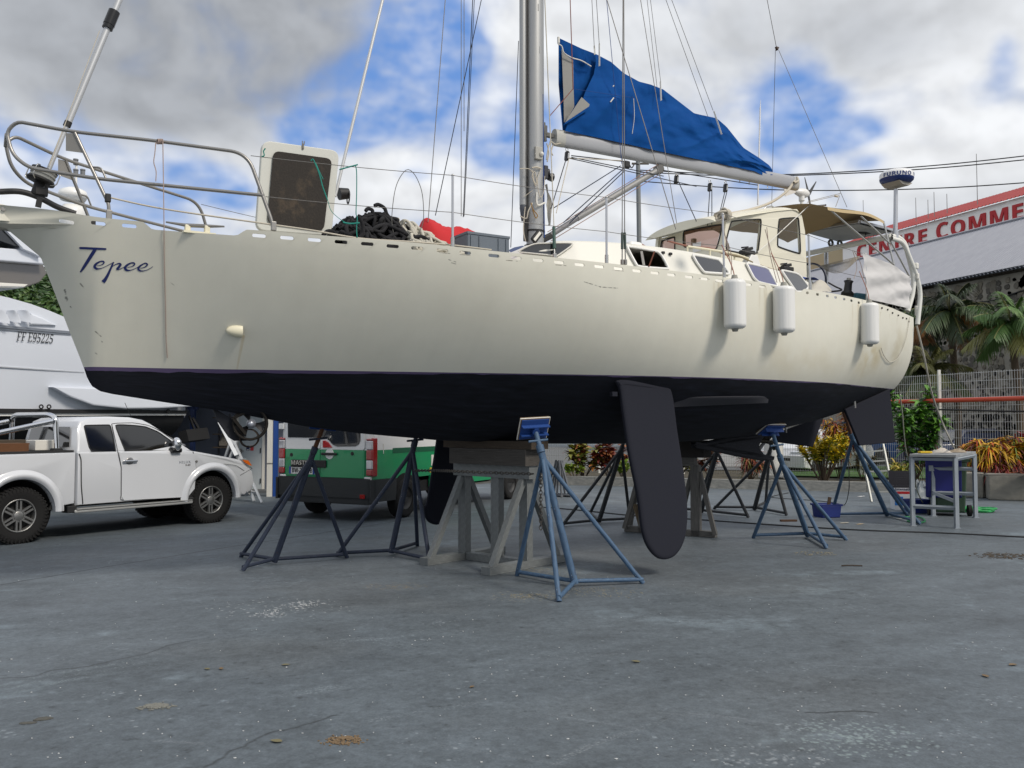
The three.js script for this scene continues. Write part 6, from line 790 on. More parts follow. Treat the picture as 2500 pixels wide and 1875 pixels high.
// ================================================================ VAN
{
  const th = Math.atan2(.892, .453); const v = thing('panel_van', 'white and green panel van seen from its rear corner', 'van', [-3.245, 0, -15.1], th);
  const GR = phy(0x0b8452, .35, { clearcoat: .6, side: THREE.DoubleSide }), WH = phy(0xd2d3d3, .35, { clearcoat: .5, side: THREE.DoubleSide }), BK = mat(0x26292b, .75, { bumpMap: grainBump, bumpScale: .002 });
  const X = (px, py) => onPlane(v, px, py, 'x', -.0), SD = (px, py) => onPlane(v, px, py, 'z', 1.0); const Z6 = (x, y) => [540 + x * .28933, 960 + y * .28933];
  const yG = X(...Z6(1020, 478)).y, yB = .70, L = 6.0, H = 2.45;
  // shell: section in (z,y) swept along x, rounded rear corners
  const sec = (y0, y1, inset = 0) => sheet((u, w) => { const y = lerp(y0, y1, w); const hw = 1.0 - .06 * Math.pow(clamp((y - 1.2) / 1.2), 2) - inset; const P = [[.0 + .25, -hw], [.12, -hw]]; const per = u; // path: left front -> left rear -> right rear -> right front
    const R = .09; const Ls = L - .9; const seg = [Ls, R * 1.57, 2 * (hw - R), R * 1.57, Ls], tot = seg.reduce((a, b) => a + b); let d = per * tot; if (d < seg[0]) return V(Ls - d + R, y, -hw); d -= seg[0]; if (d < seg[1]) { const a = d / R; return V(R - R * Math.sin(a), y, -hw + R - R * Math.cos(a)); } d -= seg[1]; if (d < seg[2]) return V(0, y, -hw + R + d); d -= seg[2]; if (d < seg[3]) { const a = d / R; return V(R - R * Math.cos(a), y, hw - R + R * Math.sin(a)); } d -= seg[3]; return V(R + d, y, hw); }, 220, 10);
  const cutWheels = g => g;
  part('lower_body', sec(yB, yG), GR, v); part('upper_body', sec(yG, H), WH, v);
  part('roof', sheet((a, b) => V(lerp(.02, L - .7, a), H + .05 * Math.sin(b * Math.PI), lerp(-.95, .95, b)), 10, 10), WH, v); part('nose', [rbx(.9, 1.15, 1.9, .12, L - .5, 1.0, 0), bx(.7, .9, 1.75, L - .75, 1.9, 0, 0, 0, .35)], WH, v); part('floor', bx(L - .4, .2, 1.9, L / 2, .52, 0), mat(0x101112, .9), v);
  part('sill', [bx(2.4, .22, .04, 3.0, .6, 1.0), bx(2.4, .22, .04, 3.0, .6, -1.0)], GR, v);
  // bumper
  const yb0 = X(...Z6(700, 910)).y; const bumper = (y0, y1, o) => sheet((u, w) => { const hw = 1.0 + o, R = .12; const z = lerp(-hw, hw, u); const e = clamp((Math.abs(z) - (hw - R)) / R); return V(-o - .02 + R * (1 - Math.sqrt(1 - e * e)), lerp(y0, y1, w), z); }, 50, 4);
  part('rear_bumper', [bumper(yb0 + .1, .72, .05), bumper(yb0, yb0 + .16, .03), bx(.3, .02, 1.96, .1, .725, 0), bx(.3, .02, 1.9, .1, yb0, 0), bx(.75, .38, .03, .3, .53, 1.02), bx(.75, .38, .03, .3, .53, -1.02)], BK, v);
  const rf = X(...Z6(1205, 870)); part('reflector', rbx(.02, .07, .1, .005, -.085, rf.y, rf.z + .03), phy(0x8e1512, .2), v);
  // rear doors: proud panels with a gap between
  const rr = (z0, z1, y0, y1, r) => { const p = []; const c = [[z1 - r, y1 - r, 0], [z0 + r, y1 - r, 1], [z0 + r, y0 + r, 2], [z1 - r, y0 + r, 3]]; for (const [a, b, k] of c) for (let i = 0; i <= 4; i++) { const q = (k + i / 4) * Math.PI / 2; p.push([a + Math.cos(q) * r, b + Math.sin(q) * r]); } return p; };
  const rear = (pts, d, m, name, off = 0, par = v, bev = .004) => { const g = ext(pts, d, bev); g.rotateY(-Math.PI / 2); g.translate(off, 0, 0); return part(name, g, m, par); };
  const zc = X(...Z6(840, 600)).z, zl = -.86, zr = .86;
  for (const [a, b] of [[zl, zc - .006], [zc + .006, zr]]) { const d = group('rear_door', v); rear(rr(a, b, yB + .04, yG, .02), .016, GR, 'lower_panel', -.0, d); rear(rr(a, b, yG + .002, H - .12, .05), .016, WH, 'upper_panel', -.0, d); }
  const gl = phy(0x0e1012, .08, { clearcoat: 1 });
  const w1 = [[572, 372], [840, 376], [840, -260], [572, -260]].map(q => X(...Z6(...q))), w2 = [[858, 376], [890, 378], [920, 400], [950, 435], [985, 450], [1140, 448], [1170, 430], [1182, 400], [1182, -260], [858, -260]].map(q => X(...Z6(...q)));
  for (const w of [w1, w2]) { const wd = group('rear_window', v); rear(w.map(p => [p.z, Math.min(p.y, H - .25)]), .006, gl, 'pane', -.022, wd, 0); }
  // lamps: stacked lenses
  for (const [s, pts] of [[1, [[1222, 385], [1270, 388], [1295, 440], [1318, 700], [1220, 695]]]]) { const P = pts.map(q => X(...Z6(...q))); const y0 = P[3].y, y1 = P[0].y; for (const sg of [1, -1]) { const lg = group('tail_lamp', v); const sl = (a, b, m, x = 0) => { const g = rbx(.12, (b - a) * (y1 - y0), .13, .02, .03, lerp(y0, y1, (a + b) / 2), sg * .955); part('lens', g, m, lg); }; const red = phy(0x8d0f14, .12, { clearcoat: 1 }), clr = phy(0xb9b9bd, .1, { clearcoat: 1, metalness: .3 }); sl(0, .17, red); sl(.17, .42, clr); sl(.42, .7, red); sl(.7, .95, clr); sl(.95, 1, red); part('housing', rbx(.14, y1 - y0 + .03, .05, .02, .06, (y0 + y1) / 2, sg * 1.0), red, lg); part('bolt_block', rbx(.05, .1, .13, .01, -.0, y0 - .07, sg * .92), WH, lg); } }
  const tri = [[866, 400], [885, 398], [910, 412], [943, 455], [940, 460], [866, 458]].map(q => X(...Z6(...q))); rear(tri.map(p => [p.z, p.y]), .012, phy(0xa01219, .15, { clearcoat: 1 }), 'brake_lamp', -.02);
  const hp = X(...Z6(922, 512)); part('door_handle', [cyl(V(-.02, hp.y, hp.z), V(-.026, hp.y, hp.z), .09, .09, 24)], WH, v); part('handle_grip', rbx(.03, .045, .34, .015, -.045, hp.y, hp.z), M.black, v);
  const nb = X(...Z6(700, 592)); part('name_strip', rbx(.03, .13, .78, .03, -.035, nb.y, -.33), M.black, v); const tg = textGeo('MASTER', .075, .006); tg.scale(1.15, 1, 1); tg.rotateY(-Math.PI / 2); const nb2 = X(...Z6(605, 600)); tg.translate(-.051, nb2.y, nb2.z); part('name_lettering', tg, M.steel, v);
  const np = X(...Z6(580, 645)); const pl = group('number_plate', v); part('plate', bx(.01, .13, .58, -.03, np.y, np.z + .30), mat(0xd5d5d2, .5), pl); part('plate_strip', bx(.004, .128, .04, -.038, np.y, np.z + .035), mat(0x1a3d8a, .5), pl); part('plate_strip', bx(.004, .128, .04, -.038, np.y, np.z + .565), mat(0x1a3d8a, .5), pl); const tp = textGeo('BW-220-FB', .082, .002); tp.scale(.8, 1, 1); tp.rotateY(-Math.PI / 2); tp.translate(-.037, np.y - .042, np.z + .075); part('characters', tp, M.black, pl);
  for (const q of [[600, 518], [1113, 510]]) { const p = X(...Z6(...q)); part('lock', cyl(V(-.01, p.y, p.z), V(-.03, p.y, p.z), .035, .03, 14), M.black, v); }
  const hg = X(...Z6(527, 280)); part('hinge', rbx(.05, .1, .12, .01, .0, hg.y, -.97), WH, v);
  // side details
  const s1 = SD(...Z6(1330, 500)), s2 = SD(...Z6(1810, 470)); part('side_rail', [bx(2.6, .09, .012, 1.9, s1.y + .02, 1.0)], phy(0x085236, .4), v); part('sticker', bx(1.2, .2, .008, 2.45, .98, 1.006), M.whiteDull, v); part('sticker_mark', [bx(.05, .09, .004, 2.15, .98, 1.014), bx(.05, .04, .004, 1.95, 1.04, 1.014), bx(.04, .03, .004, 2.1, .91, 1.014), bx(.04, .03, .004, 1.9, .91, 1.014)], M.black, v); part('yellow_stripe', bx(1.6, .09, .006, 2.6, .80, 1.005), mat(0xb8a032, .5), v); part('fuel_tick', bx(.015, .17, .006, .32, s1.y + .06, 1.005), M.whiteDull, v);
  part('white_side_step', [bx(2.3, .03, .1, 3.3, .44, 1.0)], M.steelDull, v);
  for (const cx of [.98, 5.1]) for (const s of [1, -1]) { const w = group('wheel', v); w.position.set(cx, .345, s * .86); const g = lathe([[.2, -.1], [.3, -.115], [.345, -.08], [.345, .08], [.3, .115], [.2, .1]], 36).rotateX(Math.PI / 2); part('tyre', g, M.rubber, w); part('rim', [lathe([[0, .06], [.08, .07], [.12, .03], [.19, .05], [.2, .09]], 28).rotateX(Math.PI / 2).scale(1, 1, s)], mat(0x3a3b3c, .6, { metalness: .3, side: THREE.DoubleSide }), w);
    part('wheel_arch', [ext([...Array.from({ length: 19 }, (_, i) => [cx + Math.cos(i / 18 * Math.PI) * .42, .36 + Math.sin(i / 18 * Math.PI) * .43])], .012).translate(0, 0, s > 0 ? .998 : -1.01)], mat(0x0c0c0d, .9), v); w.position.z = s * .94; }
}
// ================================================================ MOTOR YACHT
{
  const o0 = at(455, 1004, 19.4); const th = 57.6 * Math.PI / 180; const y = thing('motor_yacht', 'large white motor yacht with registration number on its side behind the pickup', 'motor yacht', [o0.x, 0, o0.z], th);
  const P = (px, py, z = 0) => onPlane(y, px, py, 'z', z); const gel = phy(0xcfd4dc, .3, { clearcoat: .6, clearcoatRoughness: .15, side: THREE.DoubleSide });
  const yL = px => P(px, tab([-200, 0, 455, 500], [992, 998, 1003, 1000])(px)).y;
  const topPx = tab([-260, 0, 60, 105, 150, 200, 320, 460, 520], [690, 727, 744, 760, 779, 800, 850, 905, 930]);
  // hull side as curved sheet between boot line and sheer
  part('hull', [sheet((u, v) => { const px = lerp(-260, 505, u); const b = P(px, tab([-200, 0, 455, 505], [990, 998, 1003, 996])(px)), t = P(px, topPx(px)); const p = b.clone().lerp(t, v); p.z = .10 * Math.sin(v * Math.PI * .6) + .12 * v - Math.pow(clamp((u - .86) / .14), 2) * .9; return p; }, 60, 20), sheet((u, v) => { const px = lerp(-260, 505, u); const t = P(px, topPx(px)); return V(t.x, t.y - .02 * v, lerp(.10 * Math.sin(Math.PI * .6) + .12 - Math.pow(clamp((u - .86) / .14), 2) * .9, -4.4, v)); }, 40, 4), bx(.1, 2.2, 4, .6, 2.9, -2.9)], gel, y);
  part('bottom', [sheet((u, v) => { const px = lerp(-260, 452, u); const a = P(px, 1006), b = P(px, 1100); const p = a.clone().lerp(b, v); p.z = -.02 - 1.2 * v * v; return p; }, 20, 8), sheet((u, v) => V(P(452, 1006).x, lerp(P(452, 1006).y, P(452, 1100).y, v), lerp(-.02 - 1.2 * v * v, -3, u)), 4, 4), sheet((u, v) => V(lerp(P(-260, 1100).x, P(452, 1100).x, u), P(100, 1100).y, lerp(-1.2, -3.2, v)), 2, 2)], mat(0xffffff, .85, { map: mottled(0x17181a, 0x232426, 8, 31), side: THREE.DoubleSide }), y);
  part('boot_line', [sqb(P(-260, 1000, .03), P(455, 1006, .03), .07, .05), sqb(P(-260, 1004, .035), P(452, 1007, .035), .05, .05)], M.black, y); part('white_line', sqb(P(-260, 1013, .0), P(452, 1011, .0), .05, .05), M.white, y);
  part('rub_rail', [sqb(P(-200, 779, .2), P(172, 812, .2), .05, .05), sqb(P(-200, 786, .19), P(172, 818, .19), .03, .03)], mat(0x8a8e94, .3, { metalness: .7 }), y); part('styling_line', sqb(P(-200, 882, .125), P(205, 909, .125), .02, .02), mat(0xa9adb2, .4), y);
  // spray rail wedge
  const sr = [[120, 945], [230, 947], [360, 955], [500, 988], [470, 992], [380, 997], [300, 998], [220, 990], [165, 970]].map(q => P(q[0], q[1], .1)); part('spray_rail', ext(sr.map(p => [p.x, p.y]), .14, .03).translate(0, 0, .05), gel, y);
  for (const q of [[102, 993], [121, 993], [412, 1003]]) { const p = P(q[0], q[1], .12); part('outlet', new THREE.TorusGeometry(.035, .014, 6, 16).translate(p.x, p.y, p.z - .02), M.black, y); }
  // registration
  const rp = P(43, 831, .24), rp2 = P(131, 838, .24); const tg = textGeo('FF E95225', .185, .004, fontSerif); const bw = tg.boundingBox.max.x; const wl = rp2.x - rp.x; tg.applyMatrix4(new THREE.Matrix4().makeShear(0, 0, .22, 0, 0, 0)); tg.scale(wl / bw, .95, 1); tg.rotateZ(Math.atan2(rp2.y - rp.y, wl)); tg.translate(rp.x, rp.y, .194); part('registration_lettering', tg, mat(0x26282b, .5), y);
  // engine room louvres
  const lz = .21; for (const [x0, x1] of [[-30, 15], [15, 42], [42, 72]]) { const a = P(x0, 790, lz), b = P(x1, 770, lz); part('louvre', sheet((u, v) => { const yy = lerp(P(x0, lerp(786, 791, u)).y, P(x1, lerp(774, 764, 1)).y, v); return V(lerp(a.x, b.x - .12 * v * v, u), yy, lz + .01 + .13 * Math.sin(u * 1.57)); }, 8, 8), gel, y); }
  part('louvre_fairing', ext([[72, 765], [100, 775], [135, 795], [72, 793]].map(q => { const p = P(q[0], q[1], lz); return [p.x, p.y]; }), .07, .03).translate(0, 0, .16), gel, y);
  // superstructure
  const ps = (pts, z, d, m, name, bev = .02) => part(name, ext(pts.map(q => { const p = P(q[0], q[1], z + d); return [p.x, p.y]; }), d, bev).translate(0, 0, z), m, y);
  ps([[-260, 560], [-60, 590], [0, 605], [82, 612], [106, 632], [108, 645], [0, 636], [-260, 615]], -3.2, 2.8, gel, 'flybridge_deck'); ps([[-80, 470], [2, 548], [57, 607], [0, 588], [-80, 565]], -2.6, 2.25, phy(0x0f1216, .1, { clearcoat: 1 }), 'windscreen', .004); ps([[-80, 455], [0, 540], [100, 628], [82, 618], [58, 608], [2, 549], [-80, 472]], -2.7, 2.42, gel, 'windscreen_frame', .004);
  ps([[-260, 620], [0, 637], [104, 645], [114, 668], [95, 690], [60, 702], [0, 697], [-260, 685]], -3.0, 2.4, phy(0x5e5a55, .15, { clearcoat: 1 }), 'smoked_overhang', .02); ps([[-60, 697], [60, 700], [68, 694], [0, 690]], -.7, .3, M.whiteDull, 'overhang_lip', .01);
  ps([[-60, 700], [0, 720], [40, 738], [-60, 735]], -2, 1.2, M.cream, 'side_deck_cushion', .02); part('grab_hook', tube([P(13, 735, -.3), P(14, 727, -.3), P(17, 727, -.3)], .01, 8, 5), M.steelDull, y);
  // domes and lamps on the yacht's mast
  const dm = group('radar_mast', y); const c = P(185, 470, -1.6); part('post', [cyl(V(c.x, 4.5, c.z), V(c.x, c.y + .6, c.z), .025)], M.white, dm); part('dome', lathe([[0, -.12], [.25, -.1], [.3, 0], [.27, .1], [.12, .17], [0, .18]], 28).translate(P(178, 478, -1.6).x, P(178, 478, -1.6).y, -1.6), M.white, dm); part('dome', lathe([[0, -.5], [.24, -.5], [.26, -.1], [.2, .05], [0, .1]], 24).translate(P(178, 508, -1.6).x, P(178, 508, -1.6).y, -1.6), M.white, dm); for (const q of [[185, 395], [185, 420], [202, 420]]) { const p = P(q[0], q[1], -1.6); part('lamp', [cyl(V(p.x, p.y - .07, p.z), V(p.x, p.y + .02, p.z), .05, .05, 12), cyl(V(p.x, p.y + .03, p.z), V(p.x, p.y + .06, p.z), .055, .055, 12)], mat(0x6e7072, .4), dm); }
  // trim cylinder and shelf at the aft end, cradle below
  const sh = P(478, 1070, -.2); part('trim_tab', [sqb(P(448, 1066, 0), P(500, 1060, -.2), .26, .22), sqb(P(470, 1020, -.1), P(492, 1060, -.1), .05, .05), sqb(P(462, 1015, -.1), P(478, 1058, -.1), .04, .04)], mat(0x17181a, .85), y);
  const cr = thing('boat_cradle', 'dark steel cradle holding up the motor yacht', 'cradle', [o0.x, 0, o0.z], th); const cm = mat(0x17191c, .8); for (const x of [-8, -5.2, -2.6, -.7]) { part('upright', sqb(V(x, 0, -.7), V(x, 1.3, -.6), .14), cm, cr); part('upright', sqb(V(x, 0, -2.8), V(x, 1.3, -2.9), .14), cm, cr); part('cross_beam', sqb(V(x, .2, -.72), V(x, .2, -2.78), .16), cm, cr); part('bearer', sqb(V(x - .3, 1.27, -.85), V(x + .3, 1.27, -.85), .3, .08), cm, cr); } for (const z of [-.9, -2.6]) part('rail', sqb(V(-9, .12, z), V(0, .12, z), .18), cm, cr);
}
// ================================================================ WORKSHOP
{
  const D = 21.4; const b = thing('workshop_building', 'grey-blue workshop wall with white door and blue post behind the pickup', 'building', [-6.4, 0, -D]); const P = (px, py, z = 0) => { const p = at(px, py, D - z); return V(p.x + 6.4, p.y, z); };
  const wall = mat(0xffffff, .8, { map: (() => { const t = mottled(0x5c6270, 0x535966, 3, 41); t.repeat.set(3, 2); return t; })() });
  part('wall', [bx(7, 4.4, .25, -.8, 2.2, -.13), bx(.25, 4.4, 4, 2.6, 2.2, -2.2), bx(.25, 4.4, 4, -4.2, 2.2, -2.2)], wall, b); part('roof', bx(7.4, .14, 4.8, -.8, 4.46, -1.9), mat(0x7d8185, .6), b); for (let k = 0; k < 0; k++);
  const d0 = P(583, 1190), d1 = P(640, 1190); const dr = group('door', b); part('leaf', bx(d1.x - d0.x, 2.15, .04, (d0.x + d1.x) / 2, 1.1, .03), mat(0xaab2b6, .6), dr); part('frame', [bx(.05, 2.2, .07, d1.x + .03, 1.11, .03), bx(.05, 2.2, .07, d0.x - .03, 1.11, .03), bx(d1.x - d0.x + .1, .05, .07, (d0.x + d1.x) / 2, 2.23, .03)], M.whiteDull, dr); for (const py of [1174, 1100]) { const p = P(636, py, .05); part('hinge', bx(.02, .12, .02, p.x, p.y, .06), M.black, dr); } const hk2 = P(588, 1101, .06); part('handle', [rbx(.05, .12, .03, .01, hk2.x, hk2.y, .07), cyl(V(hk2.x, hk2.y, .07), V(hk2.x + .08, hk2.y, .11), .012)], M.steelDull, dr);
  const s1 = P(605, 1094, .06), s2 = P(615, 1094, .06); part('notice', bx(.075, .12, .004, s1.x, s1.y, .055, 0, 0, -.05), mat(0x1b2550, .6), dr); part('notice', bx(.08, .125, .004, s2.x, s2.y, .055, 0, 0, -.05), mat(0xb03038, .6), dr); part('notice_text', bx(.05, .02, .003, s1.x, s1.y - .04, .06), M.whiteDull, dr);
  part('step', bx(2.2, .06, .5, (d0.x + d1.x) / 2 + .2, .03, .3), mat(0x5b5e60, .9), b);
  const cp = gnd(659, 1212); part('column', bx(.12, 3.0, .13, cp.x + 6.4, 1.5, cp.z + D), M.whiteDull, b); part('blue_post', bx(.09, 3.0, .1, cp.x + 6.4 + .115, 1.5, cp.z + D - .01), mat(0x123f86, .5), b); part('column_collar', bx(.125, .03, .135, cp.x + 6.4, .75, cp.z + D), M.steelDull, b);
  const bp = P(470, 1090, 1.0); part('blue_post', sqb(V(bp.x, 0, 1), V(bp.x, 3.0, 1), .1), mat(0x0d2148, .5), b); part('brace', [sqb(V(bp.x, 1.9, 1), V(bp.x - .5, 2.6, 1), .06), sqb(V(bp.x, 1.9, 1), V(bp.x + .5, 2.6, 1), .06)], mat(0x0d2148, .5), b); part('canopy', bx(5.2, .1, 2.0, -.6, 3.05, 1.0), mat(0x75797d, .6), b);
  const sl = group('shelf_rack', b); for (const px of [534, 560]) { const p = P(px, 1100, .5); part('post', sqb(V(p.x, 0, .5), V(p.x, 1.9, .5), .04), mat(0x3a3b40, .8), sl); } for (const py of [1020, 1060, 1092]) { const p = P(547, py, .5); part('shelf', bx(.42, .03, .4, p.x, p.y, .5), mat(0x4a4036, .8), sl); } const p1 = P(546, 1085, .55); part('clutter', [rbx(.2, .12, .2, .02, p1.x, p1.y + .02, .5), cyl(V(p1.x - .03, p1.y + .05, .5), V(p1.x - .02, p1.y + .28, .5), .09, .02, 10)], mat(0x8e8578, .8), sl);
  // stepladder
  const f1 = gnd(640, 1228), f2 = gnd(614, 1224); const lad = thing('step_ladder', 'white aluminium step ladder open beside the pickup nose', 'ladder', [f1.x, 0, f1.z]); const q = p => p.clone().sub(lad.position); const lm = mat(0xbfc2c4, .4, { metalness: .3 });
  const A0 = q(at(566, 1066, 18.9)), g1 = q(f1), g2 = q(f2); const A1 = A0.clone().add(V(-.12, 0, -.32)); const g2b = g1.clone().add(V(-.3, 0, -.45));
  const rail = (a, b2) => part('rail', sqb(a, b2, .035, .08), lm, lad); rail(g1, A0); rail(g2b, A1); const h1 = q(gnd(520, 1222)), h2 = h1.clone().add(V(-.2, 0, -.4)); rail(h1, q(at(590, 1045, 18.9))); rail(h2, A1.clone().add(V(.1, .2, 0))); for (let k = 1; k < 7; k++) part('rung', sqb(g1.clone().lerp(A0, k / 7), g2b.clone().lerp(A1, k / 7), .03, .05), lm, lad); rail(q(at(536, 1031, 18.9)), q(at(577, 1112, 18.6)));
}

// ================================================================ PLANTER, KERB, FENCES
const XD = (x, d, h = 0) => V(x, h, -d);
const conc = (c1, c2, s) => mat(0xffffff, .9, { map: mottled(c1, c2, 5, s), bumpMap: grainBump, bumpScale: .004 });
{
  const a = gnd(1386, 1184), b = gnd(2096, 1201); const u = b.clone().sub(a).normalize(), n = V(-u.z, 0, u.x).multiplyScalar(-1); if (n.z > 0) n.multiplyScalar(-1);   // n points away from the camera
  const K = (s, o, h) => a.clone().addScaledVector(u, s).addScaledVector(n, o).setY(h);
  const kb = mat(0xffffff, .9, { map: (() => { const t = mottled(0x6a6c6a, 0x9a9993, 5, 51, 256, .4); t.repeat.set(1, 3); return t; })(), bumpMap: grainBump, bumpScale: .006 });
  const kerb = thing('kerb_wall', 'low concrete kerb wall along the planted bed', 'kerb'); for (let k = 0; k < 7; k++) { const s0 = -6 + k * 2.25, s1 = s0 + 2.24; part('kerb_stone', sqb(K(s0, .1, .115 + (k % 3) * .004), K(s1, .1, .115 + (k % 2) * .004), .2, .24, V(0, 1, 0)), kb, kerb); }
  const soil = sheet((x, y) => K(lerp(-6, 11, x), lerp(.2, 6, y), .17 + .03 * fbm(x * 30, y * 8, 3, 4)), 60, 14); const so = struct('planter_soil', soil, mat(0xffffff, 1, { map: (() => { const t = mottled(0x3a352c, 0x4f4a38, 7, 53); t.repeat.set(14, 5); return t; })(), bumpMap: grainBump, bumpScale: .02 }));
  struct('lawn_strip', sheet((x, y) => K(lerp(5.5, 11, x), lerp(2.6, 9, y), .21), 20, 10), mat(0x3c5a24, 1));
  struct('car_park', sheet((x, y) => V(lerp(-3, 40, x), .03, lerp(-26.9, -60, y)), 4, 4), mat(0x5d5f60, .95));
  // weld mesh fences
  const wireM = mat(0xb9bcbc, .5, { metalness: .2 }); const wireD = mat(0x8d908e, .6, { metalness: .2 });
  const fence = (name, label, P0, P1, h, base, m, post) => { const f = thing(name, label, 'fence', [P0.x, 0, P0.z]); const d = P1.clone().sub(P0), L = d.length(); d.normalize(); const Q = (s, y, o = 0) => V(d.x * s + d.z * o, y, d.z * s - d.x * o); const np = Math.max(1, Math.round(L / 2.5)), pl = L / np;
    for (let k = 0; k < np; k++) { const w = []; const nv = Math.round(pl / .068); for (let i = 0; i <= nv; i++) { const s = k * pl + i * pl / nv; w.push(cyl(Q(s, base), Q(s, h), .0042, .0042, 4)); } for (let y = base + .1; y < h; y += .2) w.push(cyl(Q(k * pl, y, .006), Q((k + 1) * pl, y, .006), .005, .005, 4)); const pp = part('mesh_panel', w, m, f); }
    for (let k = 0; k <= np; k++) part('post', [bx(.06, h + .1 - base * .3, .06).translate(Q(k * pl, 0).x, (h + .1) / 2 + base * .15, Q(k * pl, 0).z)], post || M.whiteDull, f); return f; };
  const FB0 = XD(12.9, 17.4), FB1 = XD(9.95, 24.6);
  fence('mesh_fence', 'tall white weld mesh fence in front of the stone wall', FB0, FB1, 2.93, .2, wireM); fence('mesh_fence', 'white weld mesh fence behind the planted bed and parked cars', XD(9.9, 24.7), XD(0.2, 26.6), 2.9, .2, wireD);
  const dd = FB1.clone().sub(FB0); const orn = mat(0xb8462c, .6); const pipe = thing('orange_pipe', 'orange plastic pipe run along the white mesh fence', 'pipe'); const off = V(-.12, 0, .02); for (let k = 0; k < 4; k++) part('pipe_length', cyl(FB0.clone().addScaledVector(dd, k / 4 - .02).add(off).setY(2.24), FB0.clone().addScaledVector(dd, (k + 1) / 4 - .025).add(off).setY(2.24), .055, .055, 12), orn, pipe);
  one('fence_cable', tube([0, .2, .4, .6, .8, 1].map(t => FB0.clone().addScaledVector(dd, t).add(off).setY(1.98 - .05 * Math.sin(t * 6))), .02, 40, 6), M.black, 'black cable clipped along the mesh fence below the orange pipe', 'cable');
  // concrete blocks
  const bm = conc(0x8a877d, 0x6f6d66, 57); const blk = (px0, px1, yB, yT, label) => { const p = gnd(px0, yB), q = gnd(px1, yB + 3); const D = -p.z, h = .56, w = p.distanceTo(q); const g = rbx(w - .02, h, .6, .03); const A = g.attributes.position; for (let i = 0; i < A.count; i++) { const k = .012 * fbm(A.getX(i) * 4 + px0, A.getY(i) * 4, 2, 3); A.setZ(i, A.getZ(i) + k); } g.computeVertexNormals(); const o = one('concrete_block', g, bm, label, 'concrete block'); o.position.set((p.x + q.x) / 2, h / 2, (p.z + q.z) / 2 - .3); o.rotation.y = Math.atan2(-(q.z - p.z), q.x - p.x); };
  blk(2352, 2424, 1214, 1153, 'grey concrete block beside the table at the planter edge'); blk(2427, 2530, 1221, 1157, 'stained concrete block with chipped face next to the croton'); one('edge_board', bx(2.2, .02, .25).rotateY(.12).translate(11.1, .575, -18.6), mat(0x4d4a45, .9), 'dark board lying along the top of the concrete blocks', 'board');
}
// ================================================================ PLANTS
function leaves(list) { // list of [origin, dir, L, W, droop, roll]; each leaf folded along its midrib
  const pos = [], nor = []; const up = V(0, 1, 0), a = V(0, 0, 0), s = V(0, 0, 0), nn = V(0, 0, 0); const seg = 4;
  for (const [o, d, L, W, dr, roll] of list) { s.crossVectors(d, up); if (s.lengthSq() < 1e-4) s.set(1, 0, 0); s.normalize(); nn.crossVectors(s, d).normalize(); const c = Math.cos(roll), q = Math.sin(roll); const sx = s.clone().multiplyScalar(c).addScaledVector(nn, q), nx = nn.clone().multiplyScalar(c).addScaledVector(s, -q);
    const P = []; for (let i = 0; i <= seg; i++) { const t = i / seg; const w = W * .5 * Math.pow(Math.sin(Math.PI * Math.min(.97, .08 + .9 * Math.pow(t, .85))), .8); const m = o.clone().addScaledVector(d, L * t).addScaledVector(up, -dr * L * t * t); P.push([m, m.clone().addScaledVector(sx, w).addScaledVector(nx, w * .25), m.clone().addScaledVector(sx, -w).addScaledVector(nx, w * .25)]); }
    for (let i = 0; i < seg; i++) for (const k of [1, 2]) { const A = P[i][0], B2 = P[i][k], C = P[i + 1][k], E = P[i + 1][0]; for (const t of k === 1 ? [[A, E, C], [A, C, B2]] : [[A, B2, C], [A, C, E]]) for (const v of t) pos.push(v.x, v.y, v.z); } }
  const g = new THREE.BufferGeometry(); g.setAttribute('position', new THREE.Float32BufferAttribute(pos, 3)); g.computeVertexNormals(); g.setAttribute('uv', new THREE.Float32BufferAttribute(new Float32Array(pos.length / 3 * 2), 2)); return g; }
const leafMat = c => new THREE.MeshPhysicalMaterial({ color: c, roughness: .5, side: THREE.DoubleSide });
const LM = {}; const lm = c => LM[c] || (LM[c] = leafMat(c)); const bark = mat(0x4f4336, .95, { bumpMap: grainBump, bumpScale: .01 });
let plantN = 0;
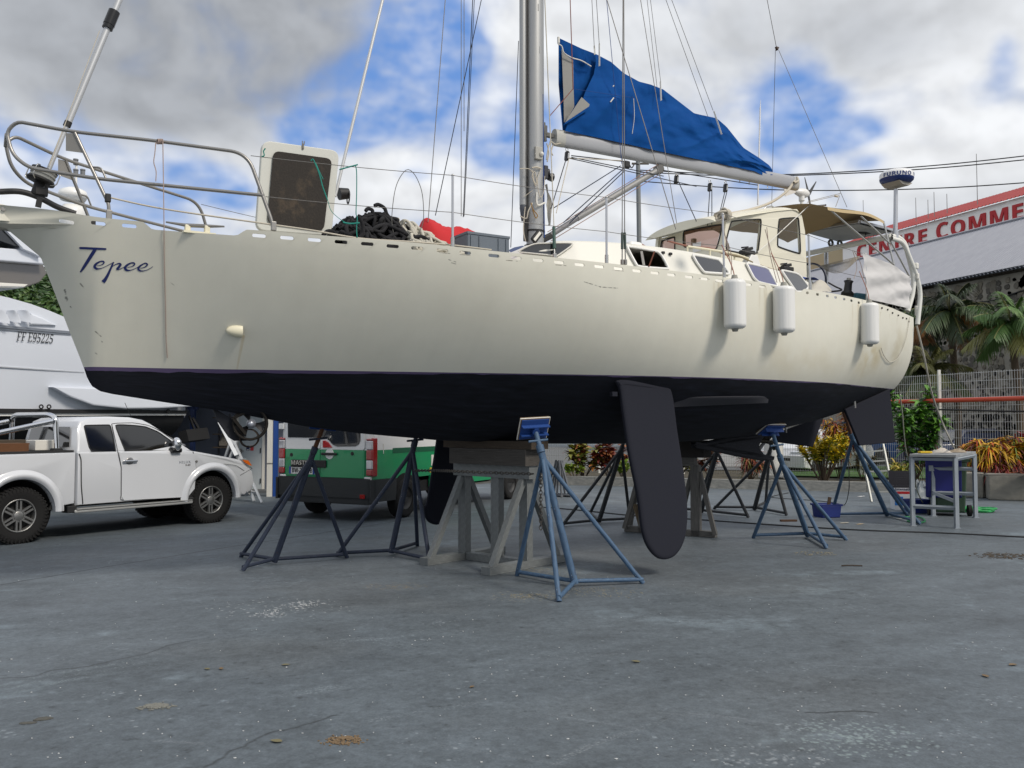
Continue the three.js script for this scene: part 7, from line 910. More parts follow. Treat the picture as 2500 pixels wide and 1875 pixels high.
function plant(kind, label, px, py, D, hgt, wid, cols, opt = {}) { const R = rng(100 + plantN++); const base = at(px, py, D); base.y = opt.base ?? .18; const o = thing(kind, label, opt.cat || 'plant', base, 0, opt.group); const nst = opt.stems || 7; const lists = cols.map(() => []); const st = [];
  for (let k = 0; k < nst; k++) { const an = R() * 6.28, rr = Math.sqrt(R()) * .5 * wid * (opt.spread ?? 1); const tip = V(Math.cos(an) * rr, hgt * (.55 + .45 * R()) * (1 - .3 * (rr / wid)), Math.sin(an) * rr * .8); const b0 = V(tip.x * .15, 0, tip.z * .15); st.push(tube([b0, b0.clone().lerp(tip, .5).add(V((R() - .5) * .05, .02, 0)), tip], opt.sr || .012, 8, 5));
    const n = opt.n || 40; for (let i = 0; i < n; i++) { const t = (opt.from ?? .35) + (1 - (opt.from ?? .35)) * Math.sqrt(R()); const p = b0.clone().lerp(tip, t); const a2 = i * 2.4 + R(), el = (opt.el ?? .5) + (R() - .5) * .9; const d = V(Math.cos(a2) * Math.cos(el), Math.sin(el), Math.sin(a2) * Math.cos(el)).normalize(); const L = opt.L * (.6 + .6 * R()); const ci = Math.min(cols.length - 1, Math.floor(Math.pow(R(), opt.bias || 1) * cols.length)); lists[t > .8 && opt.tip !== undefined && R() < .6 ? opt.tip : ci].push([p, d, L, opt.W * (.7 + .5 * R()), (opt.droop ?? .4) * (.5 + R()), (R() - .5) * 1.2]); } }
  part('stem', st, bark, o).userData.kind = 'stuff'; lists.forEach((l, i) => { if (l.length) { const f = part('foliage', leaves(l), lm(cols[i]), o); f.userData.kind = 'stuff'; } }); return o; }
plant('dracaena_shrub', 'dark green broad leaved shrub behind the rudder', 2228, 1150, 22.6, 2.6, 1.7, [0x2c561f, 0x406e28, 0x5c8c2e, 0x234219], { L: .34, W: .09, stems: 14, n: 70, el: .6, droop: .5, tip: 2, from: .25 });
plant('croton_bush', 'tall orange and red narrow leaved croton beside the rudder', 2052, 1165, 23.4, 2.1, .9, [0x7d2a08, 0x964a0a, 0x56140a, 0xa67c10], { L: .34, W: .036, stems: 10, n: 100, el: .4, droop: .7, tip: 3 });
plant('croton_bush', 'rounded yellow green croton bush on bare trunks behind the blue bucket', 2010, 1172, 22.3, 1.35, 1.5, [0xa09414, 0x667a1a, 0xbfa618, 0x465618], { L: .19, W: .05, stems: 18, n: 120, el: .7, droop: .3, tip: 2, from: .5, sr: .02 });
plant('croton_bush', 'dark leafless lower croton beside the ladder', 2105, 1172, 22.8, .8, .9, [0x3b4420, 0x5a4a20], { L: .16, W: .03, stems: 8, n: 26 });
plant('spiky_dracaena', 'small yellow green spiky plant behind the table', 2195, 1165, 21.6, .62, .6, [0x8a8427, 0x5f6f22, 0xa08a2c], { L: .42, W: .035, stems: 5, n: 40, el: .9, droop: .9, from: .55 });
plant('croton_bush', 'low orange broad leaved croton beneath the blue car', 2330, 1150, 21.2, .98, .95, [0x9a4a0a, 0xb06c0e, 0x70380c, 0x525212], { L: .26, W: .09, stems: 10, n: 60, el: .8, droop: .25 });
plant('croton_bush', 'large drooping red and yellow narrow leaved croton above the concrete blocks', 2425, 1150, 20.2, 1.35, 1.25, [0x8a200a, 0xb0480a, 0x66741a, 0x500e0a, 0xbf9412], { L: .42, W: .036, stems: 16, n: 110, el: .5, droop: .95, tip: 4 });
plant('croton_bush', 'dark red narrow leaved croton hanging low by the chipped block', 2455, 1160, 19.6, .8, 1.0, [0x4c100c, 0x70180c, 0x7a3a12], { L: .36, W: .028, stems: 9, n: 60, el: .2, droop: .9 });
plant('croton_bush', 'bright yellow broad leaved croton at the end of the bed', 2512, 1150, 20.0, 1.2, .8, [0xa88e0a, 0x857c10, 0x643212], { L: .24, W: .1, stems: 9, n: 40, el: .8, droop: .3 });
plant('ti_plant', 'dark red ti plant standing above the yellow croton', 2492, 1100, 20.8, 1.65, .5, [0x6b0f1e, 0x8a1528], { L: .34, W: .1, stems: 3, n: 22, el: .7, droop: .4, from: .75 });
plant('croton_bush', 'red and green broad leaved croton beside the folded trestles', 1425, 1162, 24.2, 1.0, 1.15, [0x5c2418, 0x6a6a20, 0x48551f, 0x8a5a2a], { L: .26, W: .1, stems: 11, n: 42, el: .6, tip: 1 });
plant('croton_bush', 'copper leaved croton behind the black jack stand', 1490, 1164, 24.0, 1.05, 1.0, [0x7a3a28, 0x5c2018, 0x80502c], { L: .24, W: .11, stems: 9, n: 40, el: .5 });
plant('fern_clump', 'small bright green leafy clump at the kerb', 1521, 1168, 23.4, .45, .55, [0x5a7a24, 0x7d8c2a], { L: .24, W: .07, stems: 6, n: 22, el: .9 });
plant('fern_clump', 'small green leafy clump beneath the broad croton', 1402, 1166, 23.6, .4, .6, [0x5f7a26, 0x8a8a2a], { L: .22, W: .08, stems: 6, n: 22, el: .9 });
plant('croton_bush', 'dark red spiky croton in front of the grey parked car', 1832, 1168, 22.9, .85, .8, [0x6a2a1c, 0x8a4a24, 0x5a5a20], { L: .34, W: .03, stems: 8, n: 50, droop: .8 });
plant('croton_bush', 'sparse copper croton in front of the white tank', 1735, 1168, 23.2, .95, .7, [0x5a2a1c, 0x7a4a30, 0x4a3a1c], { L: .22, W: .1, stems: 7, n: 22 });
plant('croton_bush', 'low red green croton between the aft jack stands', 1650, 1168, 23.5, .8, 1.2, [0x4a2a1c, 0x5a5a20, 0x36421c], { L: .22, W: .09, stems: 9, n: 36 });
// ================================================================ PALMS
function palm(label, px, py, D, hc, R0, nf, cols, seed) { const R = rng(seed); const c = at(px, py, D); const base = V(c.x + .15, .2, c.z); const o = thing('palm_tree', label, 'palm tree', base, 0, 'palms in front of the stone wall'); const top = V(-.15, c.y - .2, 0);
  const tr = tube([V(0, 0, 0), V(.05, top.y * .4, 0), V(-.08, top.y * .75, .02), top], .1, 24, 9); part('trunk', tr, bark, o);
  for (let k = 0; k < nf; k++) { const an = k * 2.399 + R() * .4, el = lerp(1.25, -.35, Math.pow(k / nf, .9)) + (R() - .5) * .2, L = R0 * (.8 + .35 * R()); const dir = V(Math.cos(an) * Math.cos(el), Math.sin(el), Math.sin(an) * Math.cos(el)); const pts = []; for (let i = 0; i <= 12; i++) { const t = i / 12; pts.push(top.clone().addScaledVector(dir, L * t).add(V(0, -L * .55 * t * t * (1 - .3 * Math.sin(el)), 0))); }
    const cv = new THREE.CatmullRomCurve3(pts); const lf = []; const side3 = V(0, 0, 0); for (let i = 2; i < 46; i++) { const t = i / 46, p = cv.getPoint(t), tg = cv.getTangent(t); side3.crossVectors(tg, V(0, 1, 0)).normalize(); for (const s of [1, -1]) { const d = side3.clone().multiplyScalar(s * .8).addScaledVector(tg, .75).add(V(0, .12 - .25 * R(), 0)).normalize(); lf.push([p, d, R0 * .34 * Math.sin(Math.PI * (.15 + .8 * t)) * (.8 + .4 * R()), .035, .55 + .4 * R(), s * .3]); } }
    const f = group('frond', o); const old = k > nf * .78; const m = lm(old && R() < .6 ? cols[2] : cols[Math.floor(R() * 2)]); const lp = part('leaflets', leaves(lf), m, f); lp.userData.kind = 'stuff'; part('midrib', tube(pts, .013, 14, 5), lm(0x6a6a34), f); }
  return o; }
palm('green palm with brown hanging fronds between the stern and the stone wall', 2318, 760, 27, 5, 1.5, 20, [0x2b3a1e, 0x384a26, 0x7a5224], 301);
palm('leafy green palm overlapping the stone wall by the fence post', 2468, 790, 25, 4.5, 1.5, 21, [0x3c5a24, 0x507030, 0x66662e], 302);
palm('short palm with dry brown fronds close behind the stern', 2262, 905, 26.5, 4, 1.35, 18, [0x5a5a2a, 0x3d4a22, 0x7a5024], 303);
palm('narrow palm trunk with thin crown near the stern arch', 2232, 800, 29, 4, 1.3, 14, [0x33481f, 0x46602a, 0x7a5024], 304);
// ================================================================ STONE BUILDING AND SHOPPING CENTRE
const SL = -.35, BW0 = XD(17.9, 29.0); const bu = V(SL, 0, -1).normalize(), bn = V(-bu.z, 0, bu.x).multiplyScalar(1);   // bu: along the facade, away from the camera
const nRight = V(-bu.z, 0, bu.x).x > 0 ? V(-bu.z, 0, bu.x) : V(bu.z, 0, -bu.x);
const FB = (s, o, h) => BW0.clone().addScaledVector(bu, s).addScaledVector(nRight, o).setY(h);
{
  const sb = thing('stone_building', 'rubble stone building with grey corrugated roof behind the palms', 'building', [BW0.x, 0, BW0.z]); const q = p => p.clone().sub(sb.position);
  const s0 = -3, s1 = 32, He = 6.9; const wallM = mat(0xffffff, .95, { map: (() => { const t = mottled(0x807c72, 0x959086, 6, 71); t.repeat.set(6, 3); return t; })(), bumpMap: grainBump, bumpScale: .02 });
  const rot = Math.atan2(-bu.z, bu.x);
  part('wall', bx(s1 - s0, He, .4).rotateY(rot).translate(q(FB((s0 + s1) / 2, .22, He / 2)).x, He / 2, q(FB((s0 + s1) / 2, .22, 0)).z), wallM, sb);
  // stones: irregular facets set proud of the mortar; the largest ones as parts, the rest joined
  const R = rng(91); const variants = []; for (let k = 0; k < 8; k++) { const n = 7, pts = []; for (let i = 0; i < n; i++) { const a = i / n * 6.283 + (R() - .5) * .5; pts.push([Math.cos(a) * (.75 + .35 * R()), Math.sin(a) * (.7 + .35 * R())]); } const g = ext(pts, .5, .16); variants.push(prep(g)); }
  const cols = [0x67635a, 0x5a574f, 0x756f62, 0x4e4b46, 0x7b7466].map((c, i) => mat(0xffffff, .92, { map: mottled(c, [0x746f64, 0x4c4943, 0x857f72, 0x625e56, 0x6a645a][i], 3, 80 + i, 64), bumpMap: grainBump, bumpScale: .02 }));
  const pl = []; for (let y = .4; y < He - .15; y += .215) for (let s = -1.8; s < 9; s += .27) { if (R() < .08) continue; pl.push([s + (R() - .5) * .2, y + (R() - .5) * .13, .06 + .1 * R() * (R() < .25 ? 1.5 : 1), R() * 6.28, .75 + .5 * R()]); }
  const vis = pl.map(p => { const w = FB(p[0], 0, p[1]); const py = HOR - (p[1] - EYE) / -w.z * FPX, px = 1250 + w.x / -w.z * FPX; return [p, px > 2240 && px < 2500 && py > 680 && py < 1010 ? p[2] / -w.z : 0]; }).sort((a, b) => b[1] - a[1]);
  const basis = new THREE.Matrix4().makeBasis(bu.clone(), V(0, 1, 0), nRight.clone().multiplyScalar(-1)); const rest = cols.map(() => []);
  vis.forEach(([p, v], i) => { const m4 = new THREE.Matrix4().copy(basis).setPosition(q(FB(p[0], .035, p[1]))); m4.multiply(new THREE.Matrix4().makeRotationZ(p[3])).multiply(new THREE.Matrix4().makeScale(p[2] * p[4], p[2], .09)); const g = variants[i % 8]; if (i < 300 && v > 0) { const o = part(i ? 'stone_' + String(i).padStart(3, '0') : 'stone', g, cols[i % 5], sb); o.applyMatrix4(m4); } else rest[i % 5].push(g.clone().applyMatrix4(m4)); });
  rest.forEach((l, i) => { if (l.length) part('small_stones', l, cols[i], sb).userData.kind = 'stuff'; });
  part('corner_quoin', [bx(.3, He, .5).rotateY(rot).translate(q(FB(-1.9, .15, 0)).x, He / 2, q(FB(-1.9, .15, 0)).z)], wallM, sb);
  part('gutter', [sqb(q(FB(s0, -.34, 7.0)), q(FB(s1, -.34, 7.0)), .1, .1)], mat(0x3a3d42, .7), sb); part('wall_cable', tube([q(FB(.4, -.05, 6.25)), q(FB(1, -.05, 6.2)), q(FB(2, -.05, 6.05)), q(FB(4.5, -.05, 6.1))], .025, 30, 5), M.black, sb);
  // corrugated roof sheets
  const roofM = mat(0xffffff, .6, { metalness: .2, map: (() => { const t = mottled(0x90929a, 0xa0a2a8, 4, 73); t.repeat.set(2, 2); return t; })(), side: THREE.DoubleSide }); const sw = (s1 - s0) / 14; for (let k = 0; k < 14; k++) { const a = s0 + k * sw; const g = sheet((u, v) => { const s = a + u * sw; const o = lerp(-.42, 4.1, v), h = lerp(6.98, 9.85, v); return q(FB(s, o, h + .028 * Math.cos(s / .16 * 6.283))); }, 96, 1); part('roof_sheet', g, roofM, sb); }
  part('ridge_cap', sqb(q(FB(s0, 4.1, 9.87)), q(FB(s1, 4.1, 9.87)), .3, .06), roofM, sb); part('back_wall', bx(s1 - s0, 9.7, .3).rotateY(rot).translate(q(FB((s0 + s1) / 2, 4.6, 0)).x, 4.85, q(FB((s0 + s1) / 2, 4.6, 0)).z), wallM, sb);
}
{
  const pA = at(2490, 522, 38), pB = at(2093, 614, 47.5); const d0 = pA.clone().sub(pB); const hC = (pA.y + pB.y) / 2; const dl = V(d0.x, 0, d0.z), L = dl.length(); dl.normalize(); const nr = V(-dl.z, 0, dl.x); const face = nr.z > 0 || nr.x < 0 ? nr : nr.clone().multiplyScalar(-1); const fo = face.dot(V(-pA.x, 0, -pA.z)) > 0 ? face : face.clone().multiplyScalar(-1);
  const sc = thing('shopping_centre', 'red roofed shopping centre with white sign band and red letters', 'building', [pB.x, 0, pB.z]); const Q = (s, o, h) => V(dl.x * s + fo.x * o, h, dl.z * s + fo.z * o); const rot = Math.atan2(-dl.z, dl.x);
  const bar = (s0, s1, h0, h1, o0, o1, m, name) => { const g = bx(s1 - s0, h1 - h0, o1 - o0).rotateY(rot); const c = Q((s0 + s1) / 2, (o0 + o1) / 2, (h0 + h1) / 2); g.translate(c.x, c.y, c.z); return part(name, g, m, sc); };
  const tilt = (pA.y - pB.y) / L;
  bar(-9, 14, 0, hC + .55, -6, -.06, mat(0xb9ab8a, .85), 'wall'); bar(-1.1, 14, hC - .55, hC + .62, -.06, .04, mat(0xf8f8f5, .6), 'sign_band');
  const txt = 'CENTRE COMMERCIAL'; const red = mat(0xb3161f, .5); const wid = {}; let tot = 0; for (const ch of txt) { if (ch === ' ') { wid[ch] = .45; continue; } const g = textGeo(ch, 1, .1); wid[ch] = g.boundingBox.max.x + .1; } const upto = [...'CENTRE COMM'].reduce((a, c) => a + wid[c], 0); const pM = at(2471, 525, 38.4); const span = V(pM.x - pB.x, 0, pM.z - pB.z).dot(dl); const kx = span / upto; let s = 0; for (const ch of txt) { if (ch !== ' ') { const first = s === 0 || ch === 'C' && s > kx * 3 && s < kx * 5.5; const H = (s < .01 || (Math.abs(s - kx * ([...'CENTRE '].reduce((a, c) => a + wid[c], 0))) < .01)) ? .78 : .70; const g = textGeo(ch, H, .06); g.scale(kx * .97 / H * 1, 1, 1); g.rotateY(rot); const c = Q(s, .045, hC - .36); if (fo.dot(V(Math.sin(rot), 0, Math.cos(rot))) < 0) { /* faces away */ } g.translate(c.x, c.y, c.z); if (s < 13.5) part('sign_letter', g, red, sc); } s += wid[ch] * kx; }
  const rr = mat(0xffffff, .6, { map: mottled(0x8a2b2a, 0x9c3a36, 6, 77), side: THREE.DoubleSide }); for (let k = 0; k < 10; k++) { const a = -1.2 + k * 1.53; part('roof_sheet', sheet((u, v) => Q(a + u * 1.5, lerp(.25, -3.5, v), lerp(hC + .62, hC + 2.1, v) + .03 * Math.cos(u * 1.5 / .2 * 6.283)), 60, 1), rr, sc); }
  for (let k = 0; k < 5; k++) { const a = -9 + k * 1.56; part('lower_roof_sheet', sheet((u, v) => Q(a + u * 1.53, lerp(1.6, -3, v), lerp(hC - 1.5, hC + .3, v) + .03 * Math.cos(u * 1.53 / .2 * 6.283)), 60, 1), rr, sc); } bar(-9.1, -1.15, hC - 1.95, hC - 1.5, 1.45, 1.65, rr, 'fascia'); bar(-9, -1.15, 0, hC - 1.9, -.05, 1.2, mat(0xb9ab8a, .85), 'wall'); const e2 = bar(-7.6, -6.6, hC - 3.2, hC - 2.6, 1.2, 1.26, mat(0x6a7680, .3), 'window');
  for (const [x, h0] of [[3.2, .8], [4, .5], [4.4, .8], [5.2, .5], [7, 2.0], [-.6, 1.6]]) part('rod', cyl(Q(x, -1, hC + .9), Q(x, -1, hC + 1.6 + h0), .02, .015, 5), M.steelDull, sc);
}
// ================================================================ UTILITY POLE AND LINES
{
  const p = at(1561, 590, 30); const up = thing('utility_pole', 'plain grey utility pole rising behind the boom', 'pole', [p.x, 0, p.z]); const top = at(1556, 396, 30).y; part('shaft', cyl(V(0.05, 0, 0), V(-.03, top + .1, 0), .1, .075, 14), mat(0x767a7b, .7), up); part('cross_arm', sqb(V(-.25, top - .05, 0), V(.35, top - .05, 0), .06), mat(0x55504a, .8), up);
  const ln = (y1, xm, ym, y2, r, label) => { const a = at(1556, y1, 30), m = at(xm, ym, 28.2), b = at(2640, y2, 25.5); one('power_line', tube([a, a.clone().lerp(m, .5).add(V(0, -.06, 0)), m, m.clone().lerp(b, .5).add(V(0, -.1, 0)), b], r, 60, 5), M.black, label, 'cable', 'overhead cables'); };
  ln(415, 1950, 425, 365, .018, 'topmost overhead cable sagging past the boom end'); ln(420, 1950, 428, 376, .018, 'overhead cable just under the topmost one'); ln(442, 1990, 465, 436, .018, 'lowest overhead cable passing behind the radar dome');
}
// ================================================================ CARS BEYOND THE FENCE, WHITE TANK
function car(label, pos, ry, col) { const c = thing('parked_car', label, 'car', pos, ry, 'cars parked beyond the fence'); const pm = phy(col, .3, { clearcoat: .8 }); const body = ext([[-2.1, .3], [-2.15, .7], [-2.0, .92], [-1.2, .96], [-.7, 1.4], [.6, 1.46], [1.25, .98], [1.95, .88], [2.1, .65], [2.05, .3], [1.7, .25], ...Array.from({ length: 9 }, (_, i) => [1.3 + Math.cos(i / 8 * Math.PI) * .36, .3 + Math.sin(i / 8 * Math.PI) * .36]), [.9, .25], [-.9, .25], ...Array.from({ length: 9 }, (_, i) => [-1.3 + Math.cos(i / 8 * Math.PI) * .36, .3 + Math.sin(i / 8 * Math.PI) * .36]), [-1.75, .25]], 1.66, .05).translate(0, 0, -.83); const A = body.attributes.position; for (let i = 0; i < A.count; i++) A.setZ(i, A.getZ(i) * (1 - .16 * clamp((A.getY(i) - .9) / .55))); body.computeVertexNormals(); part('body', toCreasedNormals(body, .6), pm, c); for (const s of [1, -1]) part('side_window', ext([[-1.05, 1.0], [-.65, 1.33], [.5, 1.38], [1.0, 1.0]], .02).translate(0, 0, s > 0 ? .755 : -.775), M.glassDark, c); part('windscreen', bx(.02, .5, 1.3, .98, 1.2, 0, 0, 0, .93), M.glassDark, c); part('rear_window', bx(.02, .45, 1.3, -.99, 1.19, 0, 0, 0, -.85), M.glassDark, c); for (const x of [1.3, -1.3]) for (const s of [1, -1]) part('wheel', cyl(V(x, .31, s * .68), V(x, .31, s * .84), .31, .31, 20), M.rubber, c); for (const s of [1, -1]) { part('headlight', rbx(.1, .14, .36, .04, 2.02, .72, s * .58), phy(0xc8ccd0, .08, { clearcoat: 1 }), c); part('tail_light', rbx(.08, .16, .28, .03, -2.1, .78, s * .6), phy(0x7d1015, .15), c); } part('grille', bx(.04, .16, .8, 2.07, .58, 0), M.black, c); part('number_plate', bx(.02, .1, .5, 2.11, .42, 0), M.whiteDull, c); return c; }
car('silver parked car seen low behind the aft jack stands', XD(6.7, 28.2, .03), .12, 0xb4b7ba); car('white parked car with its headlight by the yellow croton', XD(9.75, 28.0, .03), Math.PI + .7, 0xd2d4d6); car('dark blue parked car behind the low orange croton', XD(15.6, 30.0, .03), .3, 0x1d2a4a); car('bright blue parked car beyond the fence behind the far rudder', XD(13.2, 35, .03), .2, 0x1a5a9c);
{ const p = at(1890, 1165, 23.6); const t = thing('white_tank', 'white moulded plastic tank standing on the planter bed', 'tank', [p.x, .18, p.z]); part('body', lathe([[0, 0], [.36, 0], [.34, .08], [.30, .12], [.27, .6], [.26, 1.2], [.23, 1.32], [0, 1.36]], 5).rotateY(.4), mat(0xcfcfca, .5), t); part('base', rbx(.7, .12, .6, .03, 0, .05, 0), mat(0xb9b7b0, .7), t); }
// ================================================================ WORK TABLE AND YARD CLUTTER
{
  const l1 = gnd(2229, 1284), l2 = gnd(2336, 1290), l3 = gnd(2382, 1264), l4 = gnd(2279, 1260); const t = thing('work_table', 'galvanised steel work table spattered with paint by the planter', 'table', [l1.x, 0, l1.z]); const q = p => p.clone().sub(t.position); const gm = mat(0xffffff, .5, { metalness: .25, map: mottled(0x7f8891, 0xa2a8ad, 5, 61, 256, .44) }); const H = 1.13; const C = [l1, l2, l3, l4].map(q);
  C.forEach(p => { part('leg', sqb(p.clone().setY(0.01), p.clone().setY(H), .06), gm, t); part('foot', bx(.09, .012, .09, p.x, .006, p.z), gm, t); });
  const rail = (a, b, y, y2 = y) => part('rail', sqb(a.clone().setY(y), b.clone().setY(y2), .05), gm, t); rail(C[0], C[1], .32); rail(C[3], C[2], .42); rail(C[1], C[3].clone().lerp(C[0], .0), .42); for (let i = 0; i < 4; i++) rail(C[i], C[(i + 1) % 4], H - .03); rail(C[3], C[2], .86); part('gusset', bx(.16, .1, .01).translate(C[3].x, .86, C[3].z + .03), gm, t);
  const cen = C.reduce((a, b) => a.add(b), V(0, 0, 0)).multiplyScalar(.25); const ex = C.map(p => p.clone().sub(cen).multiplyScalar(1.06).add(cen)); const top = ext([ex[0], ex[1], ex[2], ex[3]].map(p => [p.x, -p.z]), .035, .004).rotateX(-Math.PI / 2).translate(0, H, 0); part('top', top, mat(0xffffff, .6, { metalness: .1, map: mottled(0x75797c, 0x9a9c9c, 6, 64, 256, .35) }), t);
  const onTop = (px, py) => { const d = dirOf(px, py), k = (H + .04 - EYE) / d[1]; return V(d[0] * k, H + .04, -d[2] * k); };
  const rag = (p, sx, h, seed) => sheet((u, v) => { const a = u * 6.283, r = v * (1 + .35 * fbm(Math.cos(a) * 1.4 + seed, Math.sin(a) * 1.4, seed, 3)); return V(p.x + Math.cos(a) * r * sx, p.y + h * (1 - v * v) * (.7 + .9 * fbm(Math.cos(a) * v * 2.5, Math.sin(a) * v * 2.5, seed, 3)) + .004, p.z + Math.sin(a) * r * sx * .7); }, 24, 8);
  one('table_rag', rag(V(l2.x + .15, H + .045, l2.z - .75), .16, .09, 4), mat(0xb5aea4, .95), 'crumpled off-white rag on the work table', 'rag'); one('table_rag', rag(V(l2.x + .5, H + .045, l2.z - .9), .16, .08, 7), mat(0x8f8270, .95), 'brown stained rag on the work table corner', 'rag'); one('sponge', rbx(.2, .035, .11, .01).translate(l2.x - .22, H + .06, l2.z - .55), mat(0xc9a92e, .9), 'flat yellow sponge on the work table', 'sponge');
  // wheelie bin
  const bp = gnd(2312, 1256); const bn2 = thing('wheelie_bin', 'dark green wheelie bin with its blue lid hanging open behind the table', 'bin', [bp.x, 0, bp.z], -.25); const gm2 = mat(0x1f3a26, .6); const body = ext([[-.24, .06], [.24, .06], [.29, 1.0], [-.29, 1.0]], .56, .03).translate(0, 0, -.28); part('body', body, gm2, bn2); part('rim', [bx(.66, .05, .03, 0, 1.0, .3), bx(.66, .05, .03, 0, 1.0, -.3), bx(.03, .05, .63, .325, 1.0, 0), bx(.03, .05, .63, -.325, 1.0, 0)], gm2, bn2); part('lid', rbx(.6, .78, .06, .03, -.12, .72, .36, .06, .0, 0), mat(0x0e1668, .5), bn2); for (const s of [1, -1]) part('wheel', cyl(V(s * .3, .1, .2), V(s * .36, .1, .2), .1, .1, 16), M.rubber, bn2); part('handle', cyl(V(-.25, .98, .36), V(.25, .98, .36), .015), gm2, bn2);
  // ladder against the plants
  const f1 = gnd(2128, 1226), f2 = gnd(2185, 1226); const ld = thing('leaning_ladder', 'thin aluminium ladder standing under the near rudder', 'ladder', [f1.x, 0, f1.z]); const lq = p => p.clone().sub(ld.position); const lt1 = lq(at(2100, 1090, 19.2)), lt2 = lq(at(2156, 1085, 19.2)), b1 = V(0, 0, 0), b2 = lq(f2); const am = mat(0x9a9c98, .5, { metalness: .5 }); part('rail', sqb(b1, lt1, .03, .06), am, ld); part('rail', sqb(b2, lt2, .03, .06), am, ld); for (let k = 1; k < 6; k++) part('rung', sqb(b1.clone().lerp(lt1, k / 5.6), b2.clone().lerp(lt2, k / 5.6), .03, .03), am, ld);
  // buckets, crates, tins
  const bucket = (p, label, w, h, m, stick) => { const o = thing('plastic_bucket', label, 'bucket', [p.x, 0, p.z], .2); const g = ext([[-w * .42, 0], [w * .42, 0], [w * .5, h], [-w * .5, h]], w * .75, .02).translate(0, 0, -w * .375); part('body', g, m, o); part('rim', [bx(w * 1.1, .03, .03, 0, h, w * .39), bx(w * 1.1, .03, .03, 0, h, -w * .39), bx(.03, .03, w * .78, w * .53, h, 0), bx(.03, .03, w * .78, -w * .53, h, 0)], m, o); if (stick) part('brush_handle', sqb(V(.03, h * .6, .0), V(.07, h + .13, 0), .06, .02), mat(0x4a3a2a, .9), o); };
  const bb = mat(0x10266e, .5); bucket(gnd(2018, 1262), 'blue rectangular bucket with a brush handle sticking out', .4, .22, bb, true); bucket(gnd(2238, 1252), 'blue rectangular bucket beside the work table leg', .36, .24, bb, false);
  const pp = gnd(2203, 1243); const tin = thing('paint_carton', 'white red and blue paint carton beneath the far blue stand', 'carton', [pp.x, 0, pp.z], -.15); part('carton', bx(.36, .42, .3, 0, .21, 0), mat(0xc9ccd2, .6), tin); part('red_band', bx(.362, .05, .302, 0, .33, 0), mat(0xb01c24, .6), tin); part('blue_panel', bx(.15, .17, .304, -.1, .17, 0), mat(0x1f6fc0, .6), tin); const tt = textGeo('International', .045, .003); tt.translate(-.17, .375, .152); part('lettering', tt, mat(0x3a3a52, .6), tin);
  const kp = gnd(2203, 1200); const kr = thing('slotted_crate', 'dark slotted plastic crate on top of the paint carton', 'crate', [pp.x + .02, .425, pp.z - .02], -.1); const km = mat(0x1c1c26, .7); part('base', bx(.4, .03, .3, 0, .015, 0), km, kr); for (let k = 0; k < 6; k++) part('slat', [bx(.4, .022, .012, 0, .05 + k * .045, .15)], km, kr); for (const x of [-.195, .195]) for (const z of [.15, -.15]) part('corner_post', bx(.02, .32, .02, x, .16, z), km, kr); part('back', bx(.4, .3, .012, 0, .16, -.15), km, kr); 
  const tp = gnd(2254, 1226); one('tarpaulin', sheet((u, v) => { const a = u * 6.283, r = v * (1 + .3 * fbm(Math.cos(a) * 2, Math.sin(a) * 2, 6, 3)); return V(tp.x + Math.cos(a) * r * .42, .02 + .55 * (1 - v * v) * (.7 + .8 * fbm(Math.cos(a) * v * 3, Math.sin(a) * v * 3, 8, 4)), tp.z - .1 + Math.sin(a) * r * .3); }, 44, 14), mat(0x5d666c, .5, { side: THREE.DoubleSide }), 'heap of crumpled grey tarpaulin behind the table', 'tarpaulin');
  const hs3 = (c, n, r, seed) => { const R = rng(seed), p = []; for (let i = 0; i < n * 14; i++) { const a = i / 14 * 6.283; const rr = r * (.75 + .35 * R()); p.push(V(c.x + Math.cos(a) * rr * 1.5, .02 + .012 * Math.floor(i / 14) + .012 * R(), c.z + Math.sin(a) * rr * .8)); } return p; };
  one('garden_hose', tube(hs3(gnd(2385, 1250), 5, .24, 8), .016, 320, 6), mat(0x0f8a44, .5), 'coiled bright green garden hose beside the table', 'hose'); one('garden_hose', tube([gnd(2165, 1247, .02), gnd(2180, 1258, .02), gnd(2210, 1262, .02), gnd(2245, 1262, .02), gnd(2258, 1272, .02), gnd(2240, 1276, .02), gnd(2215, 1272, .02)], .014, 60, 6), mat(0x157a44, .5), 'loose green hose winding round the blue stand foot', 'hose');
  // cables
  one('ground_cable', tube([[1280, 1235], [1400, 1244], [1540, 1258], [1700, 1268], [1900, 1282], [2100, 1294], [2300, 1301], [2520, 1312]].map(p => gnd(p[0], p[1], .012)), .010, 90, 6), M.black, 'long black cable laid straight across the yard', 'cable');
  one('mooring_rope', tube([at(2238, 795, 13.2), at(2256, 870, 13.3), at(2275, 960, 13.6), at(2300, 1030, 14.0), at(2325, 1085, 14.3), onTop(2330, 1094)], .014, 50, 7), mat(0x9a978e, .9), 'grey rope running from the stern quarter down to the table', 'rope'); one('thin_hose', tube([at(2195, 950, 13.4), at(2203, 1010, 13.6), at(2207, 1060, 13.8), at(2213, 1105, 14.2), at(2225, 1140, 14.8), at(2240, 1200, 15.5), gnd(2262, 1245, .02)], .01, 40, 6), mat(0x8d8f80, .8), 'thin pale hose dropping from the stern behind the rudder', 'hose');
  one('electric_lead', tube([at(2071, 1090, 15.2), at(2073, 1160, 15.4), at(2072, 1200, 15.6), gnd(2062, 1232, .02), gnd(2040, 1228, .01), gnd(1990, 1222, .01), gnd(1900, 1216, .01), gnd(1885, 1212, .01), gnd(1925, 1203, .01)], .008, 80, 5), M.black, 'thin black cord hanging from the stern and trailing over the yard', 'cord');
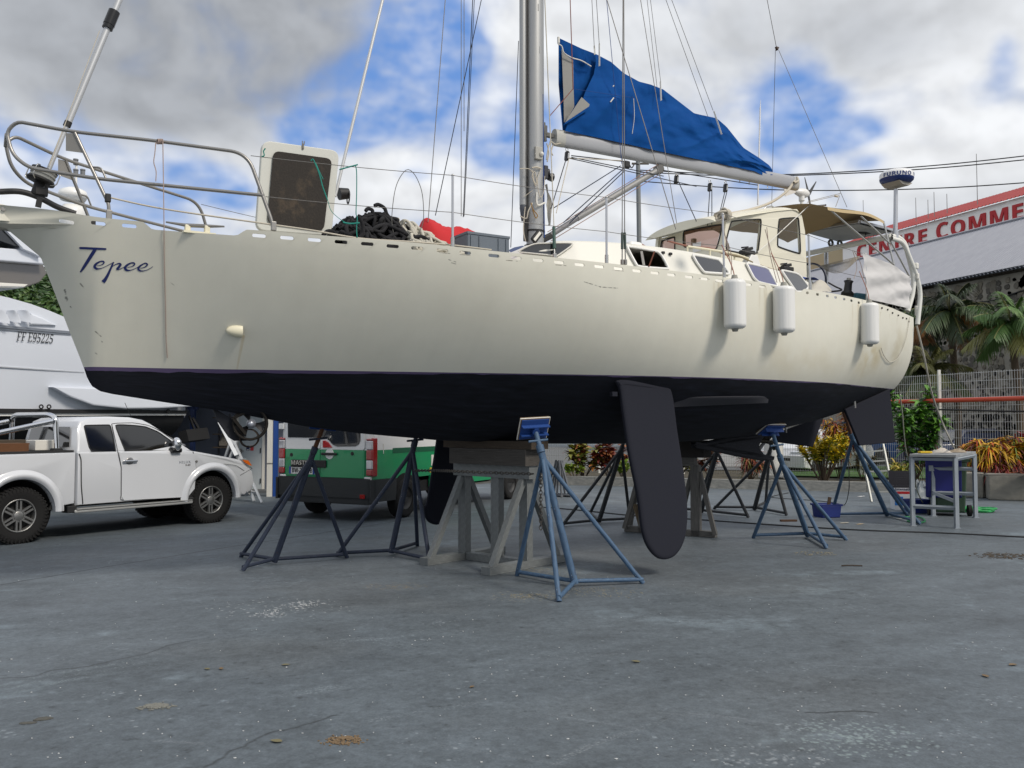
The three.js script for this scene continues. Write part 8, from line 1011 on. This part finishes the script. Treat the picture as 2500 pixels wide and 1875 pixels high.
  const sc = gnd(1925, 1273); one('scrap_timber', bx(.28, .03, .07).rotateY(.1).translate(sc.x, .016, sc.z), mat(0x4a3424, .9), 'short brown timber offcut lying by the faded blue stand', 'timber'); const tw = gnd(2075, 1383); one('twig', tube([tw.clone().add(V(-.1, .01, 0)), tw.clone().add(V(0, .015, .01)), tw.clone().add(V(.14, .01, .01))], .008, 12, 5), mat(0x3a3026, .9), 'dark twig lying alone on the open concrete', 'twig');
  const fl = (px, py, w, c, label) => { const p = gnd(px, py); one('paper_scrap', sheet((u, v) => V(p.x + (u - .5) * w, .008 + .012 * fbm(u * 3, v * 3, px, 2) + .01 * u, p.z + (v - .5) * w * .5), 6, 4), mat(c, .9, { side: THREE.DoubleSide }), label, 'scrap'); }; fl(2062, 1278, .13, 0xb5ad98, 'pale paper scrap near the blue bucket'); fl(2100, 1281, .12, 0xb59f78, 'tan paper scrap between the two blue stands'); fl(2102, 1213, .16, 0xd5d5d2, 'white paper scrap under the thin ladder'); fl(2195, 1268, .08, 0xc5c2b8, 'small paper scrap by the blue stand foot'); fl(1590, 1243, .1, 0x5f7fa8, 'bluish plastic scrap by the near bilge board');
}
// ================================================================ WOODED HILL
{
  const R = rng(444); const hx = (x, d) => { const e = Math.exp(-Math.pow((x + 95) / 60, 2)) * 17 + Math.exp(-Math.pow((x - .8) / 3.2, 2)) * 15; return (8 + e) * sst(70, 140, d); };
  const g = sheet((u, v) => { const x = lerp(-170, 60, u), d = lerp(70, 220, v); return V(x, hx(x, d) + .8 * fbm(x * .1, d * .1, 2, 3) - .2, -d); }, 60, 20); struct('hill', g, mat(0x33452a, 1));
  const lists = [[], [], [], []]; for (let k = 0; k < 900; k++) { const x = k < 700 ? lerp(-80, -38, R()) : lerp(-4, 5, R()), d = lerp(88, 140, R()); const c = V(x, hx(x, d) + 1.2 + R() * 2.2, -d), rr = .9 + 1.1 * R(); const li = Math.floor(R() * 4); for (let i = 0; i < 46; i++) { const a = R() * 6.28, e = Math.acos(2 * R() - 1); const n = V(Math.cos(a) * Math.sin(e), Math.cos(e) * .8, Math.sin(a) * Math.sin(e)); lists[li].push([c.clone().addScaledVector(n, rr * (.7 + .3 * R())), n,   .55 + .4 * R(), .4, .3, R() * 3]); } }
  const wm = [0x2f4a1e, 0x3f5c28, 0x26401c, 0x4c6430]; const wood = new THREE.Group(); wood.name = 'hillside_wood'; scene.add(wood); tag(wood, 'dense green woodland covering the hill behind the motor yacht', 'woodland', null, 'stuff'); lists.forEach((l, i) => { part('foliage', leaves(l), lm(wm[i]), wood).userData.kind = 'stuff'; });
}

scene.traverse(o => { if (o.isMesh) { o.castShadow = true; o.receiveShadow = true; } });
renderer.render(scene, camera);
